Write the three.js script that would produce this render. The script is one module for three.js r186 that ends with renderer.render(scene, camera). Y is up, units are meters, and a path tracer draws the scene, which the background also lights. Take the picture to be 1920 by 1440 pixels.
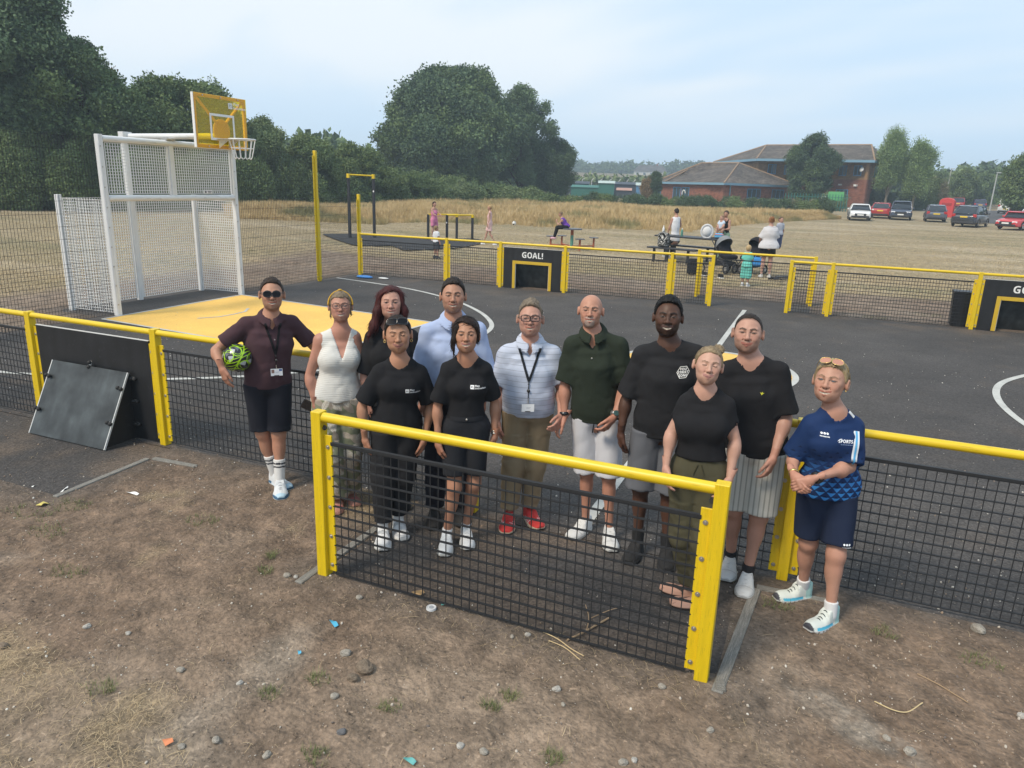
import * as THREE from 'three';
import { Sky } from 'three/addons/objects/Sky.js';
import { mergeGeometries } from 'three/addons/utils/BufferGeometryUtils.js';
import { RoundedBoxGeometry } from 'three/addons/geometries/RoundedBoxGeometry.js';
import { TextGeometry } from 'three/addons/geometries/TextGeometry.js';
import { FontLoader } from 'three/addons/loaders/FontLoader.js';

// ---------------------------------------------------------------- camera, sky, sun, exposure
const scene = new THREE.Scene();
const camera = new THREE.PerspectiveCamera(2 * Math.atan(720 / 1365.28) * 180 / Math.PI, 4 / 3, 0.1, 4000);
camera.rotation.order = 'YXZ';
camera.position.set(0, 2.45, 0);
camera.rotation.set(-15.406 * Math.PI / 180, 22.641 * Math.PI / 180, 1.78 * Math.PI / 180);

// deterministic noise
const fract = (x) => x - Math.floor(x);
function hash3(x, y, z) {
  let h = (x * 374761393 + y * 668265263 + z * 1274126177) | 0;
  h = Math.imul(h ^ (h >>> 13), 1274126177); h ^= h >>> 16;
  return (h >>> 0) / 4294967296;
}
function noise3(x, y, z) {
  const X = Math.floor(x), Y = Math.floor(y), Z = Math.floor(z);
  let u = x - X, v = y - Y, w = z - Z;
  u = u * u * (3 - 2 * u); v = v * v * (3 - 2 * v); w = w * w * (3 - 2 * w);
  const a = hash3(X, Y, Z), b = hash3(X + 1, Y, Z), c = hash3(X, Y + 1, Z), d = hash3(X + 1, Y + 1, Z);
  const e = hash3(X, Y, Z + 1), f = hash3(X + 1, Y, Z + 1), g = hash3(X, Y + 1, Z + 1), h = hash3(X + 1, Y + 1, Z + 1);
  const p = a + (b - a) * u, q = c + (d - c) * u, r = e + (f - e) * u, s = g + (h - g) * u;
  const m = p + (q - p) * v, n = r + (s - r) * v;
  return m + (n - m) * w;
}
const noise2 = (x, y, s = 0) => noise3(x, y, s * 17.31 + 0.5);
function fbm(x, y, o = 4, s = 0) { let a = 0, k = 0.5; for (let i = 0; i < o; i++) { a += k * noise2(x, y, s + i); x *= 2.03; y *= 2.03; k *= 0.5; } return a / (1 - k * 2 || 1); }
function rng(seed) { let a = seed >>> 0; return () => { a = (a + 0x6D2B79F5) | 0; let t = Math.imul(a ^ (a >>> 15), 1 | a); t = (t + Math.imul(t ^ (t >>> 7), 61 | t)) ^ t; return ((t ^ (t >>> 14)) >>> 0) / 4294967296; }; }
const clamp = (x, a = 0, b = 1) => x < a ? a : x > b ? b : x;
const mix = (a, b, t) => a + (b - a) * t;
const smooth = (a, b, x) => { const t = clamp((x - a) / (b - a)); return t * t * (3 - 2 * t); };
const mix3 = (a, b, t) => [mix(a[0], b[0], t), mix(a[1], b[1], t), mix(a[2], b[2], t)];
const lin = (hex) => { const c = new THREE.Color(hex); return [c.r, c.g, c.b]; };

// a thinly veiled summer sky: pale blue with streaks of high cloud
{
  const w = 1024, h = 512, d = new Float32Array(w * h * 4);
  for (let j = 0; j < h; j++) {
    const el = ((j + 0.5) / h - 0.5) * Math.PI, y = Math.sin(el);
    for (let i = 0; i < w; i++) {
      const az = ((i + 0.5) / w - 0.5) * Math.PI * 2, x = Math.cos(az) * Math.cos(el), z = Math.sin(az) * Math.cos(el);
      const yy = Math.max(y, 0);
      let c = mix3([0.437, 0.600, 0.763], [0.400, 0.558, 0.735], smooth(0, 0.5, yy));
      c = mix3(c, [0.549, 0.670, 0.772], Math.exp(-yy * 14) * 0.6);
      const k = 1 / (0.12 + yy), px = x * k, pz = z * k;
      const band = fbm(px * 0.55 + pz * 0.3 + 3, pz * 1.5 - px * 0.8 + 7, 5, 3);
      const veil = fbm(px * 0.3, pz * 0.3, 3, 9);
      const t = clamp(smooth(0.40, 0.72, band * 0.75 + veil * 0.35) * 0.7 + 0.1 + 0.45 * smooth(0.35, -0.75, x)) * smooth(0.0, 0.16, yy);
      c = mix3(c, [0.651, 0.711, 0.763], clamp(t));
      const o = (j * w + i) * 4; d[o] = c[0]; d[o + 1] = c[1]; d[o + 2] = c[2]; d[o + 3] = 1;
    }
  }
  const t = new THREE.DataTexture(d, w, h, THREE.RGBAFormat, THREE.FloatType);
  t.mapping = THREE.EquirectangularReflectionMapping; t.magFilter = THREE.LinearFilter; t.minFilter = THREE.LinearFilter; t.needsUpdate = true;
  scene.background = t; scene.environment = t;
}
scene.fog = new THREE.FogExp2(0xcfe0ee, 0.0015);
// hazy sun, high behind the camera's left shoulder
const sun = new THREE.DirectionalLight(0xfff1dc, 2.3);
sun.position.set(-22, 48, 26); sun.target.position.set(-3, 0, -8);
sun.castShadow = true; sun.shadow.radius = 28; sun.shadow.mapSize.set(2048, 2048);
Object.assign(sun.shadow.camera, { left: -45, right: 45, top: 45, bottom: -45, near: 1, far: 160 });
scene.add(sun, sun.target);

const renderer = new THREE.WebGLRenderer({ antialias: true });
renderer.setSize(1024, 768);
renderer.toneMapping = THREE.LinearToneMapping;
renderer.toneMappingExposure = 1.4;
renderer.shadowMap.enabled = true;

// ---------------------------------------------------------------- helpers
const V = (x, y, z) => new THREE.Vector3(x, y, z);
const UP = V(0, 1, 0);
const taken = {};
function numbered(name) { const n = taken[name] = (taken[name] ?? -1) + 1; return n ? name + '_' + String(n).padStart(3, '0') : name; }
const shade = (o) => { o.castShadow = true; o.receiveShadow = true; return o; };
function tag(o, label, category, group) { o.userData.label = label; o.userData.category = category; if (group) o.userData.group = group; return o; }
function thing(name, label, category, pos = [0, 0, 0], turn = 0, group) {
  const o = new THREE.Group(); o.name = numbered(name); o.position.set(...pos); o.rotation.y = turn; scene.add(o);
  return tag(o, label, category, group);
}
function merged(g) {
  if (!Array.isArray(g)) return g;
  if (g.length === 1) return g[0];
  const anyIdx = g.some((q) => q.index), allIdx = g.every((q) => q.index);
  let a = (anyIdx && !allIdx) ? g.map((q) => q.index ? q.toNonIndexed() : q) : g;
  const common = a.reduce((s, q) => s.filter((k) => k in q.attributes), ['position', 'normal', 'uv', 'color']);
  a = a.map((q) => { for (const k of Object.keys(q.attributes)) if (!common.includes(k)) q.deleteAttribute(k); return q; });
  return mergeGeometries(a);
}
function part(name, geo, mat, parent) { const m = shade(new THREE.Mesh(merged(geo), mat)); m.name = name; parent.add(m); return m; }
function solo(name, geo, mat, label, category, group, pos) { const m = shade(new THREE.Mesh(merged(geo), mat)); m.name = numbered(name); scene.add(m); if (pos) m.position.set(...pos); return tag(m, label, category, group); }
function struct(name, geo, mat) { const m = shade(new THREE.Mesh(merged(geo), mat)); m.name = name; m.userData.kind = 'structure'; scene.add(m); return m; }
const place = (g, x = 0, y = 0, z = 0, rx = 0, ry = 0, rz = 0) => { if (rx) g.rotateX(rx); if (rz) g.rotateZ(rz); if (ry) g.rotateY(ry); return g.translate(x, y, z); };
const box = (w, h, d, x, y, z, rx, ry, rz) => place(new THREE.BoxGeometry(w, h, d), x, y, z, rx, ry, rz);
const rbox = (w, h, d, r, x, y, z, rx, ry, rz) => place(new RoundedBoxGeometry(w, h, d, 2, r), x, y, z, rx, ry, rz);
const cyl = (r0, r1, h, x, y, z, rx, ry, rz, n = 12) => place(new THREE.CylinderGeometry(r0, r1, h, n), x, y, z, rx, ry, rz);
const ball = (r, x, y, z, sx = 1, sy = 1, sz = 1, n = 14) => new THREE.SphereGeometry(r, n, Math.ceil(n * 0.7)).scale(sx, sy, sz).translate(x, y, z);
function rod(a, b, r, r2 = r, n = 10) {
  const A = V(...a), B = V(...b), d = B.clone().sub(A), g = new THREE.CylinderGeometry(r2, r, d.length(), n);
  g.applyQuaternion(new THREE.Quaternion().setFromUnitVectors(UP, d.clone().normalize()));
  return g.translate((A.x + B.x) / 2, (A.y + B.y) / 2, (A.z + B.z) / 2);
}
const tube = (pts, r, seg = 24, n = 8, closed = false) => new THREE.TubeGeometry(new THREE.CatmullRomCurve3(pts.map((p) => V(...p)), closed), seg, r, n, closed);
// many thin square wires in one buffer: list of [x0,y0,z0,x1,y1,z1,thickness]
function wires(list) {
  const pos = new Float32Array(list.length * 24), idx = new Uint32Array(list.length * 24);
  const d = V(0, 0, 0), u = V(0, 0, 0), v = V(0, 0, 0), q = V(0, 0, 0); let o = 0, k = 0, b = 0;
  for (const [x0, y0, z0, x1, y1, z1, t] of list) {
    d.set(x1 - x0, y1 - y0, z1 - z0).normalize(); q.set(0, 1, 0); if (Math.abs(d.y) > 0.9) q.set(1, 0, 0);
    u.crossVectors(d, q).normalize().multiplyScalar(t / 2 * 1.1); v.crossVectors(d, u).normalize().multiplyScalar(t / 2 * 1.1);
    for (const [x, y, z] of [[x0, y0, z0], [x1, y1, z1]]) for (const [s, e] of [[1, 1], [-1, 1], [-1, -1], [1, -1]]) {
      pos[o++] = x + u.x * s + v.x * e; pos[o++] = y + u.y * s + v.y * e; pos[o++] = z + u.z * s + v.z * e;
    }
    for (let i = 0; i < 4; i++) { const j = (i + 1) % 4; idx.set([b + i, b + j, b + 4 + j, b + i, b + 4 + j, b + 4 + i], k); k += 6; }
    b += 8;
  }
  const g = new THREE.BufferGeometry(); g.setAttribute('position', new THREE.BufferAttribute(pos, 3)); g.setIndex(new THREE.BufferAttribute(idx, 1));
  const ng = g.toNonIndexed(); ng.computeVertexNormals(); return ng;
}
function texture(w, h, fn, srgb = true, repeat = true) {
  const d = new Uint8Array(w * h * 4);
  for (let j = 0; j < h; j++) for (let i = 0; i < w; i++) { const c = fn(i / w, j / h, i, j), o = (j * w + i) * 4; d[o] = clamp(c[0]) * 255; d[o + 1] = clamp(c[1]) * 255; d[o + 2] = clamp(c[2]) * 255; d[o + 3] = 255; }
  const t = new THREE.DataTexture(d, w, h); t.magFilter = THREE.LinearFilter; t.minFilter = THREE.LinearMipmapLinearFilter; t.generateMipmaps = true;
  if (repeat) t.wrapS = t.wrapT = THREE.RepeatWrapping; if (srgb) t.colorSpace = THREE.SRGBColorSpace; t.needsUpdate = true; return t;
}
function canvasTex(w, h, draw) {
  const c = document.createElement('canvas'); c.width = w; c.height = h; draw(c.getContext('2d'), w, h);
  const t = new THREE.CanvasTexture(c); t.colorSpace = THREE.SRGBColorSpace; t.magFilter = THREE.LinearFilter; return t;
}
// periodic noise for tiles
function pnoise(x, y, n, s) { const X = Math.floor(x), Y = Math.floor(y); let u = x - X, v = y - Y; u = u * u * (3 - 2 * u); v = v * v * (3 - 2 * v); const m = (k) => ((k % n) + n) % n, h = (a, b) => hash3(m(a), m(b), s); return mix(mix(h(X, Y), h(X + 1, Y), u), mix(h(X, Y + 1), h(X + 1, Y + 1), u), v); }
function pfbm(u, v, n, o, s) { let a = 0, k = 0.5, t = 0; for (let i = 0; i < o; i++) { a += k * pnoise(u * n, v * n, n, s + i); t += k; n *= 2; k *= 0.55; } return a / t; }
const std = (o) => new THREE.MeshStandardMaterial(o);
const phys = (o) => new THREE.MeshPhysicalMaterial(o);
const rgb = (r, g, b) => new THREE.Color().setRGB(r, g, b);

// the lie of the land: level at the court, rising gently beyond it, hills far off
function land(x, z) {
  const d = Math.hypot(x, z), a = Math.atan2(x, -z);           // a: 0 straight along the court, + to the right
  let h = d < 19 ? 0 : d < 27 ? 0.02 * (d - 19) : 0.16 + 0.0085 * (Math.min(d, 160) - 27);
  if (z > -17) h *= smooth(0, 10, Math.max(Math.abs(x + 1.4) - 16, -z - 17, z - 4));
  if (d > 120) h += 7.8 * smooth(120, 420, d) + 4 * smooth(420, 900, d);
  return h;
}
// ---------------------------------------------------------------- ground
const COURT = [-11.45, 8.7, -16.32, -4.6], PADS = [[-8.3, -5.24, -4.7, -3.42], [-2.72, -0.2, -4.7, -3.43], [-12.6, -11.3, -12.2, -8.7], [-2.75, -0.1, -17.6, -16.2]];
const rectD = ([x0, x1, z0, z1], x, z) => Math.max(x0 - x, x - x1, z0 - z, z - z1);
const hardD = (x, z) => Math.min(rectD(COURT, x, z), ...PADS.map((p) => rectD(p, x, z)));
const relief = (x, z) => 0.03 * (fbm(x * 0.9, z * 0.9, 3, 21) - 0.5) + 0.022 * (fbm(x * 4, z * 4, 3, 25) - 0.5) + 0.022 * (noise2(x * 13, z * 13, 31) - 0.5) + 0.008 * (noise2(x * 41, z * 41, 33) - 0.5);
function ground(x, z) {
  const h = land(x, z); if (x < -16 || x > 9 || z < -20 || z > 3) return h;
  const d = hardD(x, z), e = d + 0.12 * (fbm(x * 2.2, z * 2.2, 3, 41) - 0.5);
  return h + relief(x, z) * smooth(-0.1, 0.3, e) + 0.012 * smooth(-0.12, 0.1, e) - 0.045 * smooth(0.0, -0.2, d);
}
// how much of the ground is straw-dry grass rather than bare earth
function strawAt(x, z) {
  const far = smooth(0.9, 2.4, rectD([-13.5, 10.5, -18.2, -2.5], x, z) + 1.4 * (fbm(x * 0.35, z * 0.35, 3, 51) - 0.5));
  const fg = z > -5 ? clamp(smooth(0.50, 0.70, fbm(x * 1.3 + 4, z * 1.3, 4, 55) + 0.28 * smooth(1.35, 0.3, Math.hypot((x + 3.4) * 0.85, z + 1.45)) - 0.07) * (0.35 + 0.65 * smooth(-0.8, -2.2, x))) : 0;
  return z < -4.6 || x < -12 ? far : fg * 0.8;
}
function soil(x, z, out) {
  const n = fbm(x * 0.7, z * 0.7, 4, 61), m = fbm(x * 2.6, z * 2.6, 4, 66), p = noise2(x * 11, z * 11, 71);
  let c = mix3([0.275, 0.192, 0.134], [0.355, 0.270, 0.200], smooth(0.3, 0.7, n));
  c = mix3(c, [0.225, 0.158, 0.112], smooth(0.52, 0.75, m) * 0.4);
  c = mix3(c, [0.42, 0.35, 0.28], smooth(0.62, 0.8, fbm(x * 1.3 + 9, z * 1.3, 4, 75)) * 0.7);
  // chalky scuff beside the right end of the entrance screen
  const u = (x - 0.42) * 0.8 + (z + 3.35) * 0.6, v = (z + 3.35) * 0.8 - (x - 0.42) * 0.6;
  c = mix3(c, [0.42, 0.37, 0.31], 0.75 * smooth(0.34, 0.05, Math.hypot(u * 0.55, v * 1.9)) * smooth(0.35, 0.65, fbm(x * 7, z * 7, 3, 78) + 0.1));
  // asphalt dust along the hard edges
  c = mix3(c, [0.13, 0.113, 0.10], 0.6 * smooth(0.42, 0.02, hardD(x, z) + 0.3 * (fbm(x * 3, z * 3, 3, 81) - 0.5)));
  const s = strawAt(x, z), far = z < -17 || x < -13;
  let g = mix3([0.50, 0.39, 0.235], [0.40, 0.325, 0.185], fbm(x * 0.25, z * 0.8, 4, 85));
  g = mix3(g, [0.62, 0.51, 0.35], smooth(0.5, 0.75, fbm(x * 0.16 + 3, z * 0.7, 4, 88)) * 0.8);
  g = mix3(g, [0.25, 0.235, 0.115], smooth(0.56, 0.78, fbm(x * 0.13 + 20, z * 0.5, 4, 91)) * 0.55);
  c = mix3(c, g, s * (far ? 1 : 0.65));
  const k = 0.9 + 0.2 * p; out[0] = c[0] * k; out[1] = c[1] * k; out[2] = c[2] * k; return out;
}
function sheet(xs, zs, hFn, cFn, uvScale = 1) {
  const nx = xs.length, nz = zs.length, pos = new Float32Array(nx * nz * 3), col = new Float32Array(nx * nz * 3), uv = new Float32Array(nx * nz * 2), idx = [], c = [0, 0, 0];
  for (let j = 0; j < nz; j++) for (let i = 0; i < nx; i++) {
    const o = j * nx + i, x = xs[i], z = zs[j]; pos.set([x, hFn(x, z), z], o * 3); cFn(x, z, c); col.set(c, o * 3); uv.set([x * uvScale, -z * uvScale], o * 2);
    if (i < nx - 1 && j < nz - 1) idx.push(o, o + nx, o + 1, o + 1, o + nx, o + nx + 1);
  }
  const g = new THREE.BufferGeometry(); g.setAttribute('position', new THREE.BufferAttribute(pos, 3)); g.setAttribute('color', new THREE.BufferAttribute(col, 3)); g.setAttribute('uv', new THREE.BufferAttribute(uv, 2)); g.setIndex(idx); g.computeVertexNormals(); return g;
}
const steps = (a, b, f) => { const r = [a]; let x = a; while (x < b) { x += f(x); r.push(Math.min(x, b)); } return r; };
const grit = texture(1024, 1024, (u, v) => {
  let k = 0.78 + 0.42 * (pfbm(u, v, 20, 6, 3) - 0.5) + 0.32 * (pfbm(u, v, 128, 3, 13) - 0.5);
  const s = pnoise(u * 190, v * 190, 190, 29); if (s > 0.90) k += (s - 0.90) * 4.0; if (s < 0.07) k -= 0.22;
  const t = pnoise(u * 70, v * 70, 70, 37); if (t > 0.93) k += (t - 0.93) * 5;
  return [k, k * 0.995, k * 0.985];
});
const gritBump = texture(1024, 1024, (u, v) => { const k = 0.5 * pfbm(u, v, 32, 5, 3) + 0.5 * pfbm(u, v, 120, 3, 13); return [k, k, k]; }, false);
const earthMat = std({ vertexColors: true, map: grit, bumpMap: gritBump, bumpScale: 0.022, roughness: 1 });
{
  const xs = steps(-16, 9, (x) => x < -6.5 ? 0.12 : x > 3.2 ? 0.1 : 0.026), zs = steps(-5.3, 3, (z) => z < -1.9 ? 0.024 : 0.12);
  struct('bare_earth', sheet(xs, zs, ground, soil, 0.45), earthMat);
  // the wide field, in rings that grow with the distance
  const fx = [], fz = []; for (let t = -1; t <= 1.0001; t += 1 / 190) { const s = Math.sign(t) * Math.pow(Math.abs(t), 3.1); fx.push(-2 + s * 1400); }
  for (let t = 0; t <= 1.0001; t += 1 / 250) fz.push(-4.4 + (t < 0.02 ? 0 : -Math.pow(t, 3.1) * 1500));
  const fzz = steps(-46, -4.9, (z) => z > -22 ? 0.16 : 0.3).reverse(), farz = []; for (let z = -46.4, st = 0.5; z > -1500; st *= 1.045) { farz.push(z); z -= st; }
  const fxx = steps(-46, 30, () => 0.3), lx = [], rx = []; for (let x = -46.4, st = 0.6; x > -1400; st *= 1.09) { lx.push(x); x -= st; } for (let x = 30.4, st = 0.6; x < 1400; st *= 1.09) { rx.push(x); x += st; }
  const X = [...lx.reverse(), ...fxx, ...rx], Z = [-4.9 + 0.0, ...fzz.slice(1), ...farz];
  const farCol = (x, z, o) => {
    soil(x, z, o); const d = Math.hypot(x, z), a = Math.atan2(x, -z);
    if (d > 110) { // crops and stubble on the rising ground
      const k = smooth(110, 150, d); const crop = mix3([0.36, 0.25, 0.15], [0.30, 0.24, 0.12], smooth(0.4, 0.6, noise2(x * 0.012, z * 0.012, 5)));
      o[0] = mix(o[0], crop[0], k); o[1] = mix(o[1], crop[1], k); o[2] = mix(o[2], crop[2], k);
    } return o;
  };
  struct('field', sheet(X, Z, (x, z) => ground(x, z) - (z > -5.35 ? 0.06 : 0), farCol, 0.45), earthMat);
  // the ground behind and beside the photographer
  const bx = []; for (let x = -1400, st = 60; x < 1400; x += 28) bx.push(x);
  struct('ground', sheet(bx, steps(-5, 1200, (z) => 4 + Math.max(0, z) * 0.2), (x, z) => -0.09, farCol, 0.45), earthMat);
}
// asphalt
const tarTex = texture(1024, 1024, (u, v) => {
  let k = 0.80 + 0.16 * (pfbm(u, v, 6, 4, 5) - 0.5) + 0.46 * (pfbm(u, v, 170, 2, 17) - 0.5);
  const s = pnoise(u * 210, v * 210, 210, 23); if (s > 0.93) k += (s - 0.93) * 5.5;
  return [k, k * 0.985, k * 0.975];
});
const tarBump = texture(512, 512, (u, v) => { const k = pfbm(u, v, 128, 2, 7); return [k, k, k]; }, false);
const tarMat = std({ vertexColors: true, map: tarTex, bumpMap: tarBump, bumpScale: 0.006, roughness: 0.95 });
function tarCol(x, z, o) {
  const n = fbm(x * 0.5, z * 0.5, 4, 101), m = fbm(x * 2.2, z * 2.2, 4, 104);
  let c = mix3([0.078, 0.073, 0.071], [0.108, 0.101, 0.097], smooth(0.3, 0.7, n));
  const edge = Math.min(Math.abs(z + 4.66), Math.abs(z + 16.2)), out = z > -4.6;
  const dust = out ? smooth(0.36, 0.66, m) * 0.75 : smooth(0.46, 0.7, m) * smooth(1.6, 0.1, edge) * 0.5 + smooth(0.58, 0.8, m) * 0.2;
  c = mix3(c, [0.20, 0.155, 0.118], dust); o[0] = c[0]; o[1] = c[1]; o[2] = c[2]; return o;
}
{
  const S = (r, dx) => sheet(steps(r[0], r[1], () => dx), steps(r[2], r[3], () => dx), () => 0, tarCol, 0.5);
  struct('court', S([COURT[0], COURT[1], COURT[2], COURT[3]], 0.12), tarMat);
  PADS.forEach((p, i) => struct(numbered('pavement'), S(i === 2 ? [p[0], -11.46, p[2], p[3]] : i === 3 ? [p[0], p[1], p[2], -16.33] : [p[0], p[1], -4.59, p[3]], 0.08), tarMat));
}
function ribbon(pts, w, y, wear = 1) { // flat strip along x,z points
  const n = pts.length, pos = [], idx = [], uv = [];
  for (let i = 0; i < n; i++) {
    const a = pts[Math.max(0, i - 1)], b = pts[Math.min(n - 1, i + 1)], dx = b[0] - a[0], dz = b[1] - a[1], l = Math.hypot(dx, dz) || 1, nx = -dz / l * w / 2, nz = dx / l * w / 2;
    pos.push(pts[i][0] + nx, y, pts[i][1] + nz, pts[i][0] - nx, y, pts[i][1] - nz); uv.push(pts[i][0] + nx, pts[i][1] + nz, pts[i][0] - nx, pts[i][1] - nz);
    if (i < n - 1) { const o = i * 2; idx.push(o, o + 2, o + 1, o + 1, o + 2, o + 3); }
  }
  const g = new THREE.BufferGeometry(); g.setAttribute('position', new THREE.Float32BufferAttribute(pos, 3)); g.setAttribute('uv', new THREE.Float32BufferAttribute(uv, 2)); g.setIndex(idx); g.computeVertexNormals();
  if (g.attributes.normal.getY(0) < 0) { g.setIndex(idx.map((_, i) => idx[i - i % 3 + [0, 2, 1][i % 3]])); g.computeVertexNormals(); } return g;
}
const curve2 = (pts, n = 60) => new THREE.CatmullRomCurve3(pts.map((p) => V(p[0], 0, p[1]))).getPoints(n).map((p) => [p.x, p.z]);
const paintTex = texture(512, 512, (u, v) => { let k = 0.93 - 0.16 * pfbm(u, v, 5, 5, 43) + 0.10 * (pfbm(u, v, 90, 2, 47) - 0.5); return [k, k, k]; });
const linePaint = std({ color: rgb(0.66, 0.66, 0.62), map: paintTex, roughness: 0.85 });
const keyTex = texture(1024, 1024, (u, v) => {
  const k = 1 - 0.12 * pfbm(u, v, 4, 5, 53), s = smooth(0.52, 0.72, pfbm(u * 1, v * 1, 9, 5, 57)), t = pfbm(u, v, 160, 2, 59) - 0.5;
  return mix3([0.96 * k + 0.08 * t, 0.775 * k + 0.08 * t, 0.40 * k + 0.06 * t], [0.86, 0.70, 0.38], s * 0.55);
});
const keyPaint = std({ map: keyTex, roughness: 0.9 }); keyTex.repeat.set(0.4, 0.4);
const ZC = -10.05;
function marking(name, g, m, label) { const o = part(name, g, m, scene); o.name = numbered(name); o.userData.kind = 'structure'; o.userData.label = label; return o; }
for (const s of [1, -1]) { // both ends of the court; s = -1 mirrors about the halfway line
  const mx = (x) => s > 0 ? x : -2.77 - x, M = (p) => p.map(([x, z]) => [mx(x), z]);
  const key = [[-11.2, -8.58], [-6.45, -8.22], [-6.3, -11.32], [-11.22, -11.9]];
  const sh = new THREE.Shape(M(key).map(([x, z]) => new THREE.Vector2(x, -z))); const kg = new THREE.ShapeGeometry(sh).rotateX(-Math.PI / 2).translate(0, 0.004, 0);
  if (kg.attributes.normal.getY(0) < 0) kg.scale(1, 1, 1);
  marking('painted_key', kg, keyPaint, s > 0 ? 'yellow painted key in front of the white goal' : 'yellow painted key at the far right end of the court');
  marking('painted_line', [ribbon(M([key[0], key[1]]), 0.06, 0.008), ribbon(M([key[1], key[2]]), 0.06, 0.0082), ribbon(M([key[2], key[3]]), 0.06, 0.008), ribbon(M([key[3], key[0]]), 0.06, 0.0084),
    ribbon(M([[-9.95, -9.45], [-9.75, -9.75], [-9.72, -10.1], [-9.75, -10.4], [-9.95, -10.7]]), 0.05, 0.0086)], linePaint, s > 0 ? 'white border line of the yellow key by the white goal' : 'white border line of the yellow key at the right end');
  marking('painted_line', ribbon(curve2(M([[-11.3, -15.33], [-10.03, -15.05], [-8.97, -14.75], [-7.9, -14.25], [-7.0, -13.65], [-6.3, -13.02], [-5.7, -12.32], [-5.22, -11.5], [-5.03, -10.6], [-5.08, -9.6], [-5.35, -8.6], [-5.75, -7.8], [-6.2, -7.2], [-6.83, -6.6], [-7.6, -6.1], [-8.5, -5.78], [-9.4, -5.55], [-11.3, -5.4]]), 120), 0.085, 0.0065), linePaint, s > 0 ? 'white curved line around the goal end of the court' : 'white curved line at the right end of the court');
}
{
  const ring = Array.from({ length: 65 }, (_, i) => [-1.385 + 1.25 * Math.cos(i / 32 * Math.PI), -10.3 + 1.25 * Math.sin(i / 32 * Math.PI)]);
  marking('painted_circle', new THREE.CircleGeometry(1.25, 64).rotateX(-Math.PI / 2).translate(-1.385, 0.004, -10.3), keyPaint, 'yellow painted centre circle of the court');
  marking('painted_line', ribbon(ring, 0.085, 0.0075), linePaint, 'white ring around the yellow centre circle');
  marking('painted_line', [ribbon([[-1.385, -4.75], [-1.385, -9.05]], 0.085, 0.0065), ribbon([[-1.385, -11.55], [-1.4, -16.05]], 0.085, 0.0065)], linePaint, 'white halfway line across the court');
}
// concrete edging strips around the hard pads
const concrete = std({ color: rgb(0.46, 0.44, 0.40), map: grit, bumpMap: gritBump, bumpScale: 0.006, roughness: 0.95 });
function kerbStrip(a, b, w, label) {
  const l = Math.hypot(b[0] - a[0], b[1] - a[1]), g = new RoundedBoxGeometry(w, 0.12, l, 2, 0.006); g.rotateY(Math.atan2(b[0] - a[0], b[1] - a[1])); g.translate((a[0] + b[0]) / 2, -0.040, (a[1] + b[1]) / 2);
  const m = part('kerb', g, concrete, scene); m.name = numbered('kerb'); m.userData.kind = 'structure'; m.userData.label = label;
}
kerbStrip([-5.215, -3.41], [-5.25, -4.3], 0.05, 'pale concrete edging strip beside the goal ramp');
kerbStrip([-5.215, -4.33], [-4.75, -4.36], 0.05, 'short concrete edging strip by the fence corner');
kerbStrip([-2.745, -3.22], [-2.72, -4.45], 0.055, 'concrete edging strip under the left post of the front screen');
kerbStrip([-0.21, -3.3], [-0.12, -4.42], 0.06, 'concrete edging strip right of the front screen');
kerbStrip([-0.12, -4.45], [0.3, -4.47], 0.05, 'short concrete edging strip under the sporty woman');
// ---------------------------------------------------------------- fences and goals
const scuffTex = texture(256, 256, (u, v) => { const k = 0.97 - 0.10 * pfbm(u, v, 5, 5, 63) - 0.10 * smooth(0.66, 0.8, pfbm(u, v, 22, 3, 67)); return [k, k, k]; });
const yellow = phys({ color: rgb(0.86, 0.60, 0.006), map: scuffTex, roughness: 0.42, clearcoat: 0.25, clearcoatRoughness: 0.4 });
const wireBlack = std({ color: rgb(0.016, 0.017, 0.019), roughness: 0.6 });
const steel = std({ color: rgb(0.52, 0.50, 0.47), roughness: 0.35, metalness: 0.85 });
const whiteSteel = phys({ color: rgb(0.86, 0.87, 0.87), map: scuffTex, roughness: 0.45, clearcoat: 0.15 });
const boardTex = texture(512, 512, (u, v) => { const a = pfbm(u, v, 4, 5, 73), b = pfbm(u * 1, v * 0.25, 12, 4, 77), s = smooth(0.72, 0.8, pfbm(u, v, 40, 3, 79)); const k = 0.75 + 0.35 * (a - 0.5) + 0.3 * (b - 0.5) + 0.35 * s; return [k, k, k]; });
const boardBlack = std({ color: rgb(0.022, 0.023, 0.026), map: boardTex, roughness: 0.55 });
const boardEdge = std({ color: rgb(0.62, 0.63, 0.62), roughness: 0.6 });
const FH = 1.10;
const postCore = new RoundedBoxGeometry(0.07, 1, 0.07, 2, 0.006), flangeG = new RoundedBoxGeometry(0.058, 1, 0.012, 1, 0.003), boltG = mergeGeometries([new THREE.CylinderGeometry(0.0135, 0.0135, 0.006, 12).rotateX(Math.PI / 2), new THREE.CylinderGeometry(0.007, 0.008, 0.010, 6).rotateX(Math.PI / 2).translate(0, 0, 0.005)]);
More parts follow.
